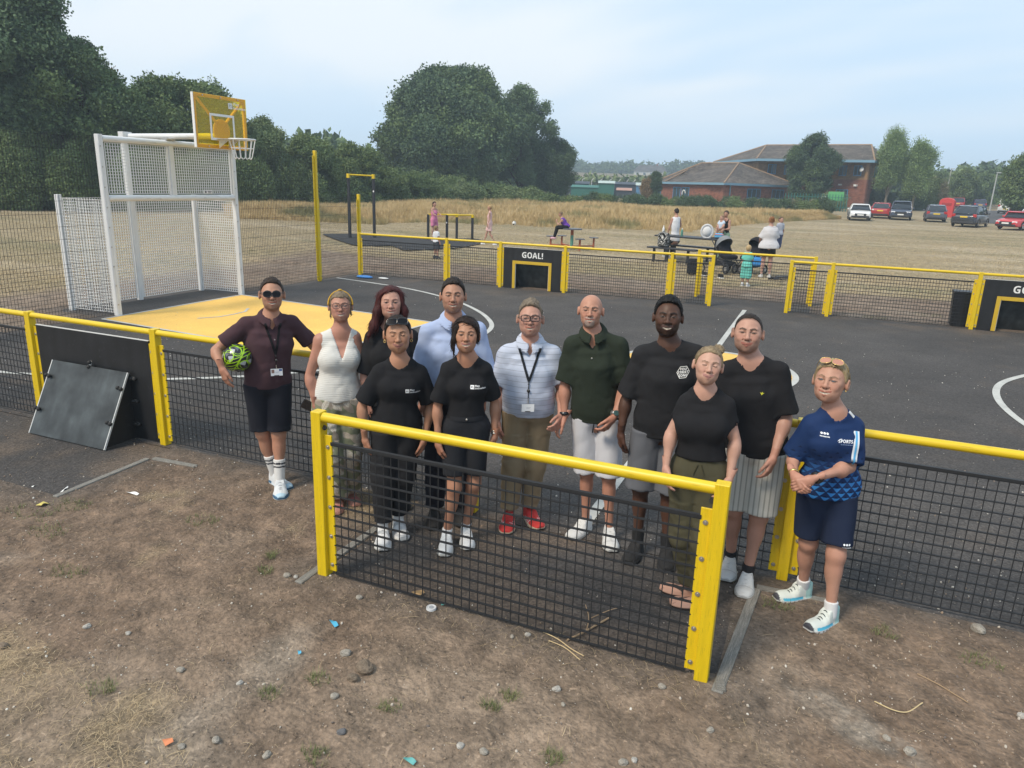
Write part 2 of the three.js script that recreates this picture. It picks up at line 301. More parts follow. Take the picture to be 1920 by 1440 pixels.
// a fence along x at depth z; face = +1 when the bolts face the camera side (+z)
function addPost(parent, x, z, h, l, r, bolts, y0 = 0.0) {
  const g = [postCore.clone().scale(1, h, 1).translate(x, y0 + h / 2, z)];
  const fl = h - 0.17, mid = 0.035 + fl / 2;
  for (const s of [l ? -1 : 0, r ? 1 : 0]) if (s) g.push(flangeG.clone().scale(1, fl - 0.02, 1).translate(x + s * 0.062, mid, z - 0.0));
  const p = part('post', g, yellow, parent);
  if (bolts) for (const s of [l ? -1 : 0, r ? 1 : 0]) if (s) for (let k = 0; k < 5; k++) {
    const b = part('bolt', boltG, steel, p); b.position.set(x + s * 0.063, 0.09 + k * (fl - 0.14) / 4, z + 0.006); if (bolts > 1) { /* both faces */ }
  }
  return p;
}
const railAt = (parent, x0, x1, z, y = FH - 0.035) => part('rail', cyl(0.027, 0.027, x1 - x0, (x0 + x1) / 2, y, z, 0, 0, Math.PI / 2, 18), yellow, parent);
function meshPanel(parent, x0, x1, z, { top = 0.90, bottom = 0.035, px = 0.052, py = 0.066, tv = 0.0042, th = 0.0056, twin = true, frame = true, mat = wireBlack } = {}) {
  const L = [], n = Math.round((x1 - x0) / px), m = Math.round((top - bottom) / py);
  for (let i = 0; i <= n; i++) { const x = mix(x0, x1, i / n); L.push([x, bottom, z, x, top, z, tv]); }
  for (let j = 0; j <= m; j++) { const y = mix(bottom, top, j / m), o = twin ? 0.5 * (tv + th) : 0; L.push([x0, y, z + o, x1, y, z + o, th]); if (twin) L.push([x0, y, z - o, x1, y, z - o, th]); }
  const w = part('wire_mesh', wires(L), mat, parent); w.userData.kind = 'stuff';
  if (frame) part('top_bar', box(x1 - x0, 0.016, 0.022, (x0 + x1) / 2, top + 0.012, z), wireBlack, parent);
  return w;
}
const frameGold = phys({ color: rgb(0.88, 0.62, 0.008), roughness: 0.45 });
const ZN = -4.66, ZF = -16.21;
// the screen in front of the entrance
{
  const f = thing('entrance_screen', 'low yellow framed fence screen with black mesh standing alone in front of the group', 'fence', [-1.485, 0, -3.392], -0.004);
  addPost(f, -1.185, 0, FH, 0, 1, 1); addPost(f, 1.185, 0, FH, 1, 0, 1);
  part('rail', [cyl(0.03, 0.03, 2.34, 0, FH - 0.036, 0, 0, 0, Math.PI / 2, 20)], yellow, f);
  meshPanel(f, -1.10, 1.10, 0, { top: 0.895, bottom: 0.03 });
  for (const s of [-1, 1]) part('rail_bolt', [place(boltG.clone().scale(1.2, 1.2, 1.2), s * 1.142, FH - 0.1, 0.004)], std({ color: rgb(0.03, 0.03, 0.03), roughness: 0.6 }), f);
}
{
  const f = thing('entrance_screen', 'low yellow framed mesh screen behind the gap in the far fence', 'fence', [-1.41, 0, -17.48]);
  addPost(f, -1.26, 0, FH, 0, 1, 0); addPost(f, 1.26, 0, FH, 1, 0, 0); railAt(f, -1.28, 1.28, 0); meshPanel(f, -1.2, 1.2, 0, { twin: false, th: 0.009 });
}
function lowFence(label, z, posts, gaps, near) {
  const f = thing('low_fence', label, 'fence', [posts[0], 0, z]), X = posts.map((x) => x - posts[0]);
  X.forEach((x, i) => addPost(f, x, 0, FH, i > 0, i < X.length - 1, near ? 1 : 2));
  for (let i = 0; i + 1 < X.length; i++) { railAt(f, X[i] + 0.03, X[i + 1] - 0.03, 0); if (!gaps.includes(i)) meshPanel(f, X[i] + 0.085, X[i + 1] - 0.085, 0, near ? {} : { twin: false, th: 0.009, tv: 0.006 }); }
  return f;
}
lowFence('long yellow low fence on the left with the sloped goal box in its middle', ZN, [-11.25, -9.15, -7.1, -5.43, -2.98, -2.24], [2], true);
lowFence('yellow low fence with black mesh running right behind the sporty woman', ZN, [-0.56, 0.02, 2.72, 4.4], [2], true);
lowFence('far yellow fence left of its gap with the first goal board', ZF, [-11.2, -8.62, -7.16, -5.52, -3.05, -2.17], [2], false);
lowFence('far yellow fence right of its gap with the second goal board', ZF, [-0.59, 0.2, 2.775, 4.42, 7.0], [2], false);

// goal boards with a sunken goal box
const font = await new FontLoader().loadAsync('fonts/droid/droid_sans_bold.typeface.json');
const whitePaint = std({ color: rgb(0.8, 0.8, 0.78), roughness: 0.6 }), frameYellow = std({ color: rgb(0.72, 0.47, 0.03), map: scuffTex, roughness: 0.55 });
const panelTex = texture(512, 512, (u, v) => { const a = pfbm(u, v, 4, 5, 83), b = pfbm(u, v * 0.3, 9, 5, 87); const k = 0.62 + 0.5 * (a - 0.5) + 0.45 * (b - 0.5); return [k, k * 1.03, k * 1.04]; });
const panelGrey = std({ color: rgb(0.115, 0.128, 0.133), map: panelTex, roughness: 0.42 });
const rubber = std({ color: rgb(0.02, 0.02, 0.02), roughness: 0.7 });
function goalBoard(x0, x1, z, inward, label, boxLabel) { // inward: direction (+1/-1 in z) of the playing side
  const w = x1 - x0 - 0.17, xc = (x0 + x1) / 2, g = thing('goal_board', label, 'goal', [xc, 0, z]), s = inward;
  const ow = 0.86, oh = 0.60, H = 0.975;
  const sh = new THREE.Shape(); sh.moveTo(-w / 2, 0.012); sh.lineTo(-ow / 2, 0.012); sh.lineTo(-ow / 2, oh); sh.lineTo(ow / 2, oh); sh.lineTo(ow / 2, 0.012); sh.lineTo(w / 2, 0.012); sh.lineTo(w / 2, H); sh.lineTo(-w / 2, H); sh.closePath();
  part('board', new THREE.ExtrudeGeometry(sh, { depth: 0.02, bevelEnabled: false }).translate(0, 0, -0.01), boardBlack, g);
  part('board_edge', box(w, 0.006, 0.019, 0, H + 0.003, 0), boardEdge, g);
  for (const [dx, wd, y0, y1] of [[-ow / 2 - 0.032, 0.07, 0.012, oh + 0.072], [ow / 2 + 0.032, 0.07, 0.012, oh + 0.072]]) part('frame_bar', rbox(wd, y1 - y0, 0.014, 0.002, dx, (y0 + y1) / 2, s * 0.018), frameYellow, g);
  part('frame_bar', rbox(ow - 0.008, 0.07, 0.014, 0.002, 0, oh + 0.037, s * 0.018), frameYellow, g);
  part('frame_bar', [box(0.012, oh, 0.021, -ow / 2 + 0.007, oh / 2 + 0.012, s * 0.0), box(0.012, oh, 0.021, ow / 2 - 0.007, oh / 2 + 0.012, 0)], boardEdge, g);
  const tg = new TextGeometry('GOAL!', { font, size: 0.135, depth: 0.003, curveSegments: 4 }); tg.computeBoundingBox(); tg.translate(-tg.boundingBox.max.x / 2, 0.752, 0); if (s < 0) tg.rotateY(Math.PI); tg.translate(0, 0, s * 0.011);
  part('lettering', tg, whitePaint, g);
  // sloped box behind the board
  const bw = 1.0, t = 0.014, top = 0.65, d0 = 0.05, d1 = 0.38, len = Math.hypot(d1 - d0, top), ang = Math.atan2(d1 - d0, top);
  const b = -s; // outside
  const slope = part('slope_panel', rbox(bw, len, t, 0.002, 0, top / 2 + 0.01, b * ((d0 + d1) / 2), -b * ang), panelGrey, g);
  for (const e of [-1, 1]) part('panel_edge', box(0.009, len, t + 0.003, e * (bw / 2 + 0.0045), top / 2 + 0.01, b * ((d0 + d1) / 2), -b * ang), boardEdge, slope);
  const side = new THREE.Shape(); side.moveTo(0.012, 0.014); side.lineTo(d1 - 0.02, 0.014); side.lineTo(d0 + 0.0, top - 0.01); side.lineTo(0.012, top - 0.01); side.closePath();
  for (const e of [-1, 1]) { const sg = new THREE.ExtrudeGeometry(side, { depth: 0.012, bevelEnabled: false }).rotateY(b > 0 ? -Math.PI / 2 : Math.PI / 2).translate(e * (bw / 2 - 0.03) + (b > 0 ? 0.006 : -0.006), 0, 0); part('side_panel', sg, boardBlack, g); }
  const brk = (x, y, zz, rx, rz) => { const m = part('bracket', [rbox(0.03, 0.05, 0.006, 0.002, 0, 0, 0), place(new THREE.SphereGeometry(0.017, 12, 8), 0, 0.014, 0.008)], [steel][0], g); m.position.set(x, y, zz); m.rotation.set(rx, 0, rz || 0); part('rubber_cap', ball(0.019, 0, 0.012, 0.012), rubber, m); part('rubber_cap', ball(0.019, 0, -0.03, 0.012), rubber, m); };
  const onSlope = (f) => [top * f + 0.02, b * (mix(d1, d0, f) + 0.014)];
  for (const f of [0.33, 0.78]) for (const e of [-1, 1]) { const [y, zz] = onSlope(f); brk(e * (bw / 2 - 0.02), y, zz, b > 0 ? -ang : ang + Math.PI, Math.PI / 2 * 0.9); }
  brk(0, top + 0.03, b * 0.04, b > 0 ? -0.3 : Math.PI + 0.3);
  for (const y of [0.16, 0.38, 0.6]) brk(bw / 2 + 0.02, y, b * 0.018, b > 0 ? 0 : Math.PI, Math.PI / 2);
  return g;
}
goalBoard(-7.1, -5.43, ZN, -1, 'black goal board seen from behind with a sloped grey box leaning out');
goalBoard(-7.16, -5.52, ZF, 1, 'black far goal board reading GOAL! straight behind the blue shirted man');
goalBoard(2.775, 4.42, ZF, 1, 'black far goal board cut off by the right edge of the photo');
goalBoard(2.72, 4.4, ZN, -1, 'black near goal board beyond the right edge behind the sporty woman');

// end of the court: high mesh fence and white goal with basketball board
const UE = -11.27;
function endFence(z0, z1, tall, label) { // runs along z from z0 (post) to z1 (post) ; tall: 3 m at z0, 2 m at z1
  const f = thing('mesh_fence', label, 'fence', [UE, 0, z0]), L = [], dz = z1 - z0, n = Math.round(Math.abs(dz) / 0.0515), h = tall;
  for (let i = 0; i <= n; i++) L.push([0, 0.04, dz * i / n, 0, h, dz * i / n, 0.0036]);
  for (let y = 0.04; y <= h + 0.01; y += y < 0.93 ? 0.066 : 0.2) L.push([0.005, Math.min(y, h), 0, 0.005, Math.min(y, h), dz, 0.0042]);
  const w = part('wire_mesh', wires(L), wireBlack, f); w.userData.kind = 'stuff'; return f;
}
function zPost(f, z, h, dirs) {
  const g = [postCore.clone().scale(1, h, 1).translate(0, h / 2, z)];
  for (const s of dirs) g.push(flangeG.clone().rotateY(Math.PI / 2).scale(1, Math.min(h - 0.15, s[1]), 1).translate(0.0, 0.03 + Math.min(h - 0.15, s[1]) / 2, z + s[0] * 0.062));
  const p = part('post', g, yellow, f);
  for (const s of dirs) for (let k = 0; k < 6; k++) { const b = part('bolt', boltG, steel, p); b.rotation.y = Math.PI / 2; b.position.set(0.006, 0.12 + k * 0.32, z + s[0] * 0.07); }
}
{
  let f = endFence(-12.06, -14.54, 3.0, 'tall black mesh fence between the white goal and the tall yellow post'); zPost(f, -2.54, 3.05, [[1, 2.9], [-1, 1.95]]);
  f = endFence(-14.66, -16.24, 2.0, 'shorter black mesh fence panel at the far corner of the court'); zPost(f, -1.66, 2.06, [[1, 1.9]]);
  f = endFence(-8.86, -6.32, 3.0, 'tall black mesh fence left of the white goal'); zPost(f, 2.56, 3.05, [[-1, 2.9], [1, 1.95]]);
  f = endFence(-6.26, -4.72, 2.0, 'shorter black mesh fence panel at the near left corner'); zPost(f, 1.6, 2.06, [[-1, 1.9]]);
}
{
  const g = thing('basketball_goal', 'tall white mesh goal with a yellow basketball backboard on top', 'goal', [UE, 0, -10.46]);
  const wp = (x, z, h, w = 0.085) => part('post', rbox(w, h, 0.085, 0.008, x, h / 2, z), whiteSteel, g);
  const zL = 1.5, zR = -1.49, xb = -1.09, H = 3.03, M = 2.0;
  const pf = [wp(0, zL, H, 0.1), wp(0, zR, H, 0.1)]; wp(xb, zL + 0.05, M + 0.03); wp(xb, 0.1, 3.16); wp(xb, zR + 0.02, M + 0.02);
  for (const p of pf) for (let k = 0; k < 9; k++) { const b = part('bolt', boltG, steel, p); b.rotation.y = Math.PI / 2; b.position.set(0.052, 0.2 + k * 0.33, (p === pf[0] ? zL : zR) + 0.02); }
  part('crossbar', cyl(0.052, 0.052, zL - zR - 0.09, 0, 2.965, (zL + zR) / 2, Math.PI / 2, 0, 0, 20), whiteSteel, g);
  part('crossbar', cyl(0.055, 0.055, zL - zR - 0.09, 0, M, (zL + zR) / 2, Math.PI / 2, 0, 0, 20), whiteSteel, g);
  part('mullion', rbox(0.06, 0.88, 0.09, 0.006, 0, 2.485, 0.05), whiteSteel, g);
  const net = (a, b, y0, y1) => { // white square mesh between two x,z points
    const L = [], dx = b[0] - a[0], dz = b[1] - a[1], len = Math.hypot(dx, dz), n = Math.round(len / 0.052), m = Math.round((y1 - y0) / 0.052);
    for (let i = 0; i <= n; i++) L.push([a[0] + dx * i / n, y0, a[1] + dz * i / n, a[0] + dx * i / n, y1, a[1] + dz * i / n, 0.0085]);
    for (let j = 0; j <= m; j++) { const y = mix(y0, y1, j / m); L.push([a[0], y, a[1], b[0], y, b[1], 0.0085]); }
    const w = part('wire_mesh', wires(L), whiteSteel, g); w.userData.kind = 'stuff';
  };
  net([0, zL - 0.1], [0, 0.12], 2.08, 2.9); net([0, -0.02], [0, zR + 0.1], 2.08, 2.9);
  net([-0.06, zL + 0.0], [xb + 0.06, zL + 0.05], 0.05, 1.97); net([-0.06, zR], [xb + 0.06, zR + 0.02], 0.05, 1.97);
  net([xb, zL - 0.03], [xb, 0.17], 0.05, 1.97); net([xb, 0.03], [xb, zR + 0.1], 0.05, 1.97);
  for (const z of [zL - 0.06, zR + 0.06, 0.12, -0.02]) part('mesh_bracket', [rbox(0.016, 0.86, 0.03, 0.003, -0.01, 2.49, z)], whiteSteel, g);
  for (const z of [0.175, 0.025]) part('mesh_bracket', rbox(0.02, 1.9, 0.03, 0.003, xb + 0.01, 1.0, z), whiteSteel, g);
  // basketball arm, backboard, ring
  const zb = -0.2, xB = 1.02;
  part('arm_plate', rbox(0.13, 0.16, 0.2, 0.006, xb + 0.02, 3.08, 0.08), whiteSteel, g);
  part('arm', [rod([xb + 0.05, 3.08, 0.05], [xB - 0.03, 3.11, zb], 0.052, 0.052, 18)], whiteSteel, g);
  part('arm_plate', [rbox(0.14, 0.03, 0.2, 0.004, -0.02, 3.03, 0.05), cyl(0.02, 0.02, 0.09, 0.02, 3.01, 0.0)], steel, g);
  const bb = new THREE.Group(); bb.name = 'backboard'; bb.position.set(xB, 3.34, zb); bb.rotation.y = 0.0; g.add(bb);
  const W = 1.24, BH = 0.9, amber = phys({ color: rgb(0.95, 0.80, 0.015), transmission: 0.86, thickness: 0, roughness: 0.12, ior: 1.49 });
  part('panel', rbox(0.012, BH, W, 0.004, 0.02, 0, 0), amber, bb);
  const bw2 = 0.055, fm = frameGold;
  part('frame_bar', rbox(0.04, BH, bw2, 0.004, -0.01, 0, W / 2 - bw2 / 2), fm, bb); part('frame_bar', rbox(0.04, BH, bw2, 0.004, -0.01, 0, -W / 2 + bw2 / 2), fm, bb);
  part('frame_bar', rbox(0.04, bw2, W - 0.115, 0.004, -0.01, BH / 2 - bw2 / 2, 0), fm, bb); part('frame_bar', rbox(0.04, bw2 * 1.2, W - 0.115, 0.004, -0.01, -BH / 2 + bw2 * 0.6, 0), fm, bb);
  for (const e of [-1, 1]) { const dz = W / 2 - 0.06, dy = BH / 2 - 0.06 + 0.06; part('brace', rod([-0.012, -0.06, e * 0.05], [-0.012, BH / 2 - 0.05, e * dz], 0.024, 0.024, 8), fm, bb); }
  part('hub_plate', place(new THREE.CylinderGeometry(0.2, 0.2, 0.014, 28), -0.002, -0.14, 0, 0, 0, Math.PI / 2), fm, bb);
  for (const [y, h, z, w] of [[-0.29, 0.04, 0, 0.59], [0.12, 0.04, 0, 0.59], [-0.085, 0.37, 0.275, 0.04], [-0.085, 0.37, -0.275, 0.04]]) part('target_line', box(0.003, h, w, 0.0285, y, z), whitePaint, bb);
  part('side_edge', box(0.05, BH, 0.012, -0.004, 0, W / 2 + 0.0065), whitePaint, bb);
  part('logo', box(0.002, 0.1, 0.1, 0.028, 0.3, -0.22), whitePaint, bb);
  const l1 = new TextGeometry('Play', { font, size: 0.052, depth: 0.002, curveSegments: 3 }).rotateY(Math.PI / 2).translate(0.0275, 0.315, -0.29); part('lettering', l1, whitePaint, bb);
  const l2 = new TextGeometry('Innovation', { font, size: 0.042, depth: 0.002, curveSegments: 3 }).rotateY(Math.PI / 2).translate(0.0275, 0.252, -0.29); part('lettering', l2, whitePaint, bb);
  part('logo_letters', new TextGeometry('PI', { font, size: 0.05, depth: 0.002, curveSegments: 3 }).rotateY(Math.PI / 2).translate(0.0292, 0.277, -0.185), std({ color: rgb(0.4, 0.4, 0.38), roughness: 0.6 }), bb);
  for (const [y, z] of [[BH / 2 - 0.03, 0.42], [BH / 2 - 0.03, 0.0], [BH / 2 - 0.03, -0.42], [-BH / 2 + 0.03, 0.35]]) { const b = part('bolt', boltG, steel, bb); b.rotation.y = Math.PI / 2; b.position.set(0.027, y, z); }
  const hoop = new THREE.Group(); hoop.name = 'hoop'; hoop.position.set(xB, 3.055, zb); g.add(hoop);
  const R = 0.225, cx = 0.03 + 0.2 + R;
  part('ring', place(new THREE.TorusGeometry(R, 0.014, 8, 30), cx, 0, 0, Math.PI / 2), whiteSteel, hoop);
  const br = new THREE.Shape(); br.moveTo(0.03, -0.17); br.lineTo(0.03, 0.17); br.lineTo(cx - 0.05, R); br.lineTo(cx - 0.12, 0.1); br.lineTo(cx - 0.19, 0); br.lineTo(cx - 0.12, -0.1); br.lineTo(cx - 0.05, -R); br.closePath();
  part('mount_plate', new THREE.ExtrudeGeometry(br, { depth: 0.008, bevelEnabled: false }).rotateX(Math.PI / 2).translate(0, 0.004, 0), whiteSteel, hoop);
  const tri = new THREE.Shape(); tri.moveTo(0.03, 0); tri.lineTo(0.28, 0); tri.lineTo(0.03, -0.15); tri.closePath();
  for (const z of [-0.12, 0.11]) part('gusset', new THREE.ExtrudeGeometry(tri, { depth: 0.008, bevelEnabled: false }).translate(0, -0.004, z), whiteSteel, hoop);
  const chain = [];
  for (let i = 0; i < 12; i++) { const a = i / 12 * Math.PI * 2, b = (i + 0.5) / 12 * Math.PI * 2, p = (r, y, t) => [cx + r * Math.cos(t), y, r * Math.sin(t)]; if (i % 1 === 0) chain.push(rod(p(R, -0.01, a), p(R * 0.86, -0.15, a), 0.0065, 0.0065, 6), rod(p(R * 0.86, -0.15, a), p(R * 0.7, -0.30, a), 0.0065, 0.0065, 6), rod(p(R * 0.7, -0.30, a), p(R * 0.62, -0.335, b), 0.006, 0.006, 5), rod(p(R * 0.62, -0.335, b), p(R * 0.7, -0.30, (i + 1) / 12 * Math.PI * 2), 0.006, 0.006, 5)); }
  chain.push(place(new THREE.TorusGeometry(R * 0.86, 0.006, 5, 24), cx, -0.15, 0, Math.PI / 2));
  part('net', chain, whiteSteel, hoop);
  part('name_plate', rbox(0.006, 0.07, 0.22, 0.002, 0.06, 2.11, -0.72), whitePaint, g);
  part('plate_print', [box(0.002, 0.04, 0.04, 0.065, 2.11, -0.66), box(0.002, 0.015, 0.1, 0.065, 2.12, -0.76), box(0.002, 0.012, 0.08, 0.065, 2.095, -0.76)], std({ color: rgb(0.12, 0.12, 0.12) }), g);
}
// ---------------------------------------------------------------- trees, bushes, meadow
const leafMats = {};
function leafMat(key) { return leafMats[key] ??= std({ color: 0xffffff, roughness: 0.85, side: THREE.DoubleSide }); }
// a spray of small folded leaves
function sprayGeo(seed, n, spread, len, wid, droop = 0) {
  const r = rng(seed), pos = [];
  for (let i = 0; i < n; i++) {
    const c = V(r() - 0.5, (r() - 0.5) * (droop ? 1.9 : 0.8), r() - 0.5).multiplyScalar(2 * spread), d = V(r() - 0.5, r() - 0.45 - droop, r() - 0.5).normalize(), s = V(r() - 0.5, r() - 0.5, r() - 0.5).cross(d).normalize(), l = len * (0.7 + 0.6 * r()), w = wid * (0.7 + 0.6 * r()), up = s.clone().cross(d).multiplyScalar(w * 0.35);
    const a = c, b = c.clone().addScaledVector(d, l), m = c.clone().addScaledVector(d, l * 0.45), p = m.clone().addScaledVector(s, w).add(up), q = m.clone().addScaledVector(s, -w).add(up);
    for (const t of [a, p, b, a, b, q]) pos.push(t.x, t.y, t.z);
  }
  const g = new THREE.BufferGeometry(); g.setAttribute('position', new THREE.Float32BufferAttribute(pos, 3)); g.computeVertexNormals(); return g;
}
const SPRAY = { big: sprayGeo(1, 34, 0.42, 0.21, 0.078), mid: sprayGeo(2, 34, 0.36, 0.155, 0.055), small: sprayGeo(3, 30, 0.27, 0.115, 0.040), hang: sprayGeo(4, 34, 0.34, 0.16, 0.032, 0.5), far: sprayGeo(5, 16, 0.85, 0.8, 0.34) };
const M4 = new THREE.Matrix4(), Q4 = new THREE.Quaternion(), E4 = new THREE.Euler(), S4 = V(1, 1, 1), P4 = V(0, 0, 0), C4 = new THREE.Color();
function scatter(name, geo, mat, parent, list) { // list of [x,y,z,rx,ry,rz,s,r,g,b] or with sy
  const m = new THREE.InstancedMesh(geo, mat, list.length); m.name = name; shade(m);
  list.forEach((a, i) => { P4.set(a[0], a[1], a[2]); Q4.setFromEuler(E4.set(a[3], a[4], a[5])); const s = a[6]; S4.set(s, s * (a[10] ?? 1), s); M4.compose(P4, Q4, S4); m.setMatrixAt(i, M4); m.setColorAt(i, C4.setRGB(a[7], a[8], a[9])); });
  parent.add(m); return m;
}
const GREENS = { oak: [[0.074, 0.120, 0.044], [0.151, 0.216, 0.074]], syc: [[0.065, 0.111, 0.051], [0.131, 0.197, 0.086]], haw: [[0.086, 0.137, 0.046], [0.177, 0.231, 0.080]], bram: [[0.106, 0.156, 0.060], [0.215, 0.264, 0.113]], birch: [[0.138, 0.215, 0.071], [0.251, 0.340, 0.126]], dark: [[0.051, 0.091, 0.040], [0.097, 0.146, 0.065]], scrub: [[0.151, 0.142, 0.074], [0.264, 0.231, 0.142]], rust: [[0.215, 0.151, 0.071], [0.328, 0.228, 0.113]] };
// leaves fill uneven lobes; each lobe carries sprays mostly near its skin
function foliage(seed, lobes, spray, dens, tone, size, mixTone, mixShare = 0) {
  const r = rng(seed), out = [];
  for (const [cx, cy, cz, rx, ry, rz] of lobes) {
    const n = Math.round(dens * (rx * ry + ry * rz + rx * rz) / 3 * 4);
    const lt = r() * 0.65 - 0.1;
    for (let i = 0; i < n; i++) {
      const u = r() * 2 - 1, t = r() * 6.283, k = Math.sqrt(1 - u * u), nx = k * Math.cos(t), nz = k * Math.sin(t);
      const bump = 0.53 + 0.48 * noise3(cx + nx * 2.1 + seed, cy + u * 2.1, cz + nz * 2.1) + 0.28 * noise3(cx * 3 + nx * 5.3 + seed, u * 5.3, nz * 5.3), rr = bump * (1 - 0.42 * Math.pow(r(), 1.6)) * (r() < 0.05 ? 1.14 : 1);
      const x = cx + nx * rx * rr, y = cy + u * ry * rr, z = cz + nz * rz * rr;
      if (noise3(x * 0.9 + 5, y * 0.9, z * 0.9 + seed) < 0.36) continue; if (rr > 0.92 && r() < 0.45) continue;
      if (y < 0.05) continue;
      let c = tone; if (mixTone && noise3(x * 0.5 + 31, y * 0.5, z * 0.5) < mixShare) c = mixTone;
      const q = clamp(lt + 0.75 * r() * r() + 0.0), col = mix3(GREENS[c][0], GREENS[c][1], q);
      out.push([x, y, z, r() * 6.28, r() * 6.28, r() * 6.28, size * (0.7 + 0.6 * r()), ...col]);
    }
  }
  return out;
}
const barkTex = texture(256, 256, (u, v) => { const k = 0.6 + 0.6 * (pfbm(u, v * 0.3, 12, 4, 93) - 0.3); return [k, k * 0.95, k * 0.88]; });
const bark = std({ color: rgb(0.12, 0.09, 0.065), map: barkTex, roughness: 1 }), whiteBark = std({ color: rgb(0.55, 0.53, 0.48), map: barkTex, roughness: 0.9 });
function limb(a, b, r0, r1, bend, seed) { const r = rng(seed), A = V(...a), B = V(...b), m = A.clone().lerp(B, 0.5).add(V((r() - 0.5) * bend, r() * bend * 0.3, (r() - 0.5) * bend)), c = new THREE.QuadraticBezierCurve3(A, m, B), g = new THREE.TubeGeometry(c, 8, 1, 7), p = g.attributes.position, t = g.attributes.uv; for (let i = 0; i < p.count; i++) { const f = t.getX(i), q = c.getPoint(f), k = mix(r0, r1, f); p.setXYZ(i, q.x + (p.getX(i) - q.x) * k, q.y + (p.getY(i) - q.y) * k, q.z + (p.getZ(i) - q.z) * k); } g.computeVertexNormals(); return g; }
function tree(name, label, x, z, h, hw, o = {}) {
  const { seed = 1, tone = 'oak', spray = 'mid', base = 0.25, lobes = 16, dens = 60, size = 1, mixTone, mixShare = 0, group, trunk = 0.2, mat = bark, category = 'tree', top = 1, squat = 1, lobeR = 1 } = o;
  const t = thing(name, label, category, [x, land(x, z), z], 0, group), r = rng(seed * 977 + 5), L = [], W = [];
  const y0 = h * base; W.push(limb([0, -0.3, 0], [(r() - 0.5) * hw * 0.2, h * 0.62, (r() - 0.5) * hw * 0.2], trunk, trunk * 0.4, hw * 0.1, seed));
  for (let i = 0; i < lobes; i++) {
    const f = (i + 0.5) / lobes, yy = y0 + (h - y0) * (0.12 + 0.78 * f), prof = Math.pow(Math.sin(Math.PI * (0.18 + 0.74 * Math.pow(f, top))), 0.8), a = i * 2.399 + r() * 0.8, R = hw * prof * (0.35 + (0.4 + 0.22 * (1 - lobeR)) * r()), s = hw * (0.30 + 0.18 * r()) * (0.6 + 0.5 * prof) * lobeR;
    const c = [R * Math.cos(a), yy, R * Math.sin(a)]; L.push([...c, s, s * 0.8 * squat, s]);
    W.push(limb([0, h * Math.min(0.5, base * 0.7 + 0.25 * f), 0], c, trunk * 0.35, trunk * 0.07, s * 0.5, seed + i));
  }
  part('trunk', W, mat, t);
  scatter('crown', SPRAY[spray], leafMat(tone), t, foliage(seed, L, spray, dens, tone, size, mixTone, mixShare)).userData.kind = 'stuff';
  return t;
}
function bush(name, label, x, z, h, hw, o = {}) {
  const { seed = 1, tone = 'haw', spray = 'small', dens = 70, size = 1, mixTone, mixShare = 0, group, lobes = 7, depth = hw } = o, r = rng(seed * 131 + 7), L = [], W = [];
  const t = thing(name, label, 'bush', [x, land(x, z), z], 0, group);
  for (let i = 0; i < lobes; i++) { const a = r() * 6.28, R = 0.75 * Math.sqrt(r()), k = (0.45 + 0.6 * r()) * (1 - 0.45 * R), s = hw * (0.3 + 0.2 * r()); const c = [R * hw * Math.cos(a), h * k * 0.62, R * depth * Math.sin(a)]; L.push([c[0], c[1], c[2], s, Math.min(h - c[1], h * 0.5) * 1.0, s]); W.push(limb([c[0] * 0.2, -0.1, c[2] * 0.2], [c[0], c[1], c[2]], 0.05, 0.012, 0.3, seed + i)); }
  part('stems', W, bark, t); scatter('foliage', SPRAY[spray], leafMat(tone), t, foliage(seed + 50, L, spray, dens, tone, size, mixTone, mixShare)).userData.kind = 'stuff'; return t;
}
// woodland edge on the left, behind the white goal
const WOOD = 'trees along the left woodland edge';
tree('woodland_tree', 'tallest dark green tree filling the top left corner', -41.6, -27.6, 13.6, 4.9, { seed: 11, tone: 'syc', spray: 'mid', dens: 34, lobes: 34, size: 1.1, mixTone: 'rust', mixShare: 0.16, lobeR: 0.72, trunk: 0.3, base: 0.12, group: WOOD });
tree('woodland_tree', 'green woodland tree just right of the tallest one', -38.6, -29.9, 9.3, 3.3, { seed: 12, tone: 'oak', spray: 'mid', dens: 36, lobes: 26, lobeR: 0.72, mixTone: 'rust', mixShare: 0.1, base: 0.1, group: WOOD });
tree('woodland_tree', 'lower round woodland tree sloping down above the white goal post', -37.0, -30.9, 7.1, 2.6, { seed: 13, tone: 'oak', spray: 'mid', dens: 38, lobes: 20, lobeR: 0.75, base: 0.1, group: WOOD });
tree('woodland_tree', 'wide tree with wispy top twigs behind the basketball backboard', -37.4, -36.1, 7.9, 4.2, { seed: 14, tone: 'haw', spray: 'mid', dens: 38, lobes: 28, lobeR: 0.75, base: 0.1, group: WOOD });
tree('woodland_tree', 'small round pale green tree right of the backboard', -34.2, -39.2, 5.9, 2.3, { seed: 15, tone: 'bram', spray: 'small', dens: 80, lobes: 13, base: 0.05, group: WOOD, trunk: 0.12 });
tree('woodland_tree', 'low rounded tree beside the tall yellow post', -33.2, -42.6, 4.8, 2.5, { seed: 16, tone: 'haw', spray: 'small', dens: 80, lobes: 12, base: 0.03, group: WOOD, trunk: 0.12 });
tree('woodland_tree', 'last low tree of the woodland before the meadow bushes', -32.0, -46.0, 4.2, 2.9, { seed: 17, tone: 'haw', spray: 'small', dens: 80, lobes: 12, base: 0.03, group: WOOD, trunk: 0.12 });
tree('woodland_tree', 'background tree filling the gap behind the goal crossbar', -41.5, -33.5, 7.0, 3.6, { seed: 18, tone: 'oak', spray: 'mid', dens: 44, lobes: 14, base: 0.05, group: WOOD });
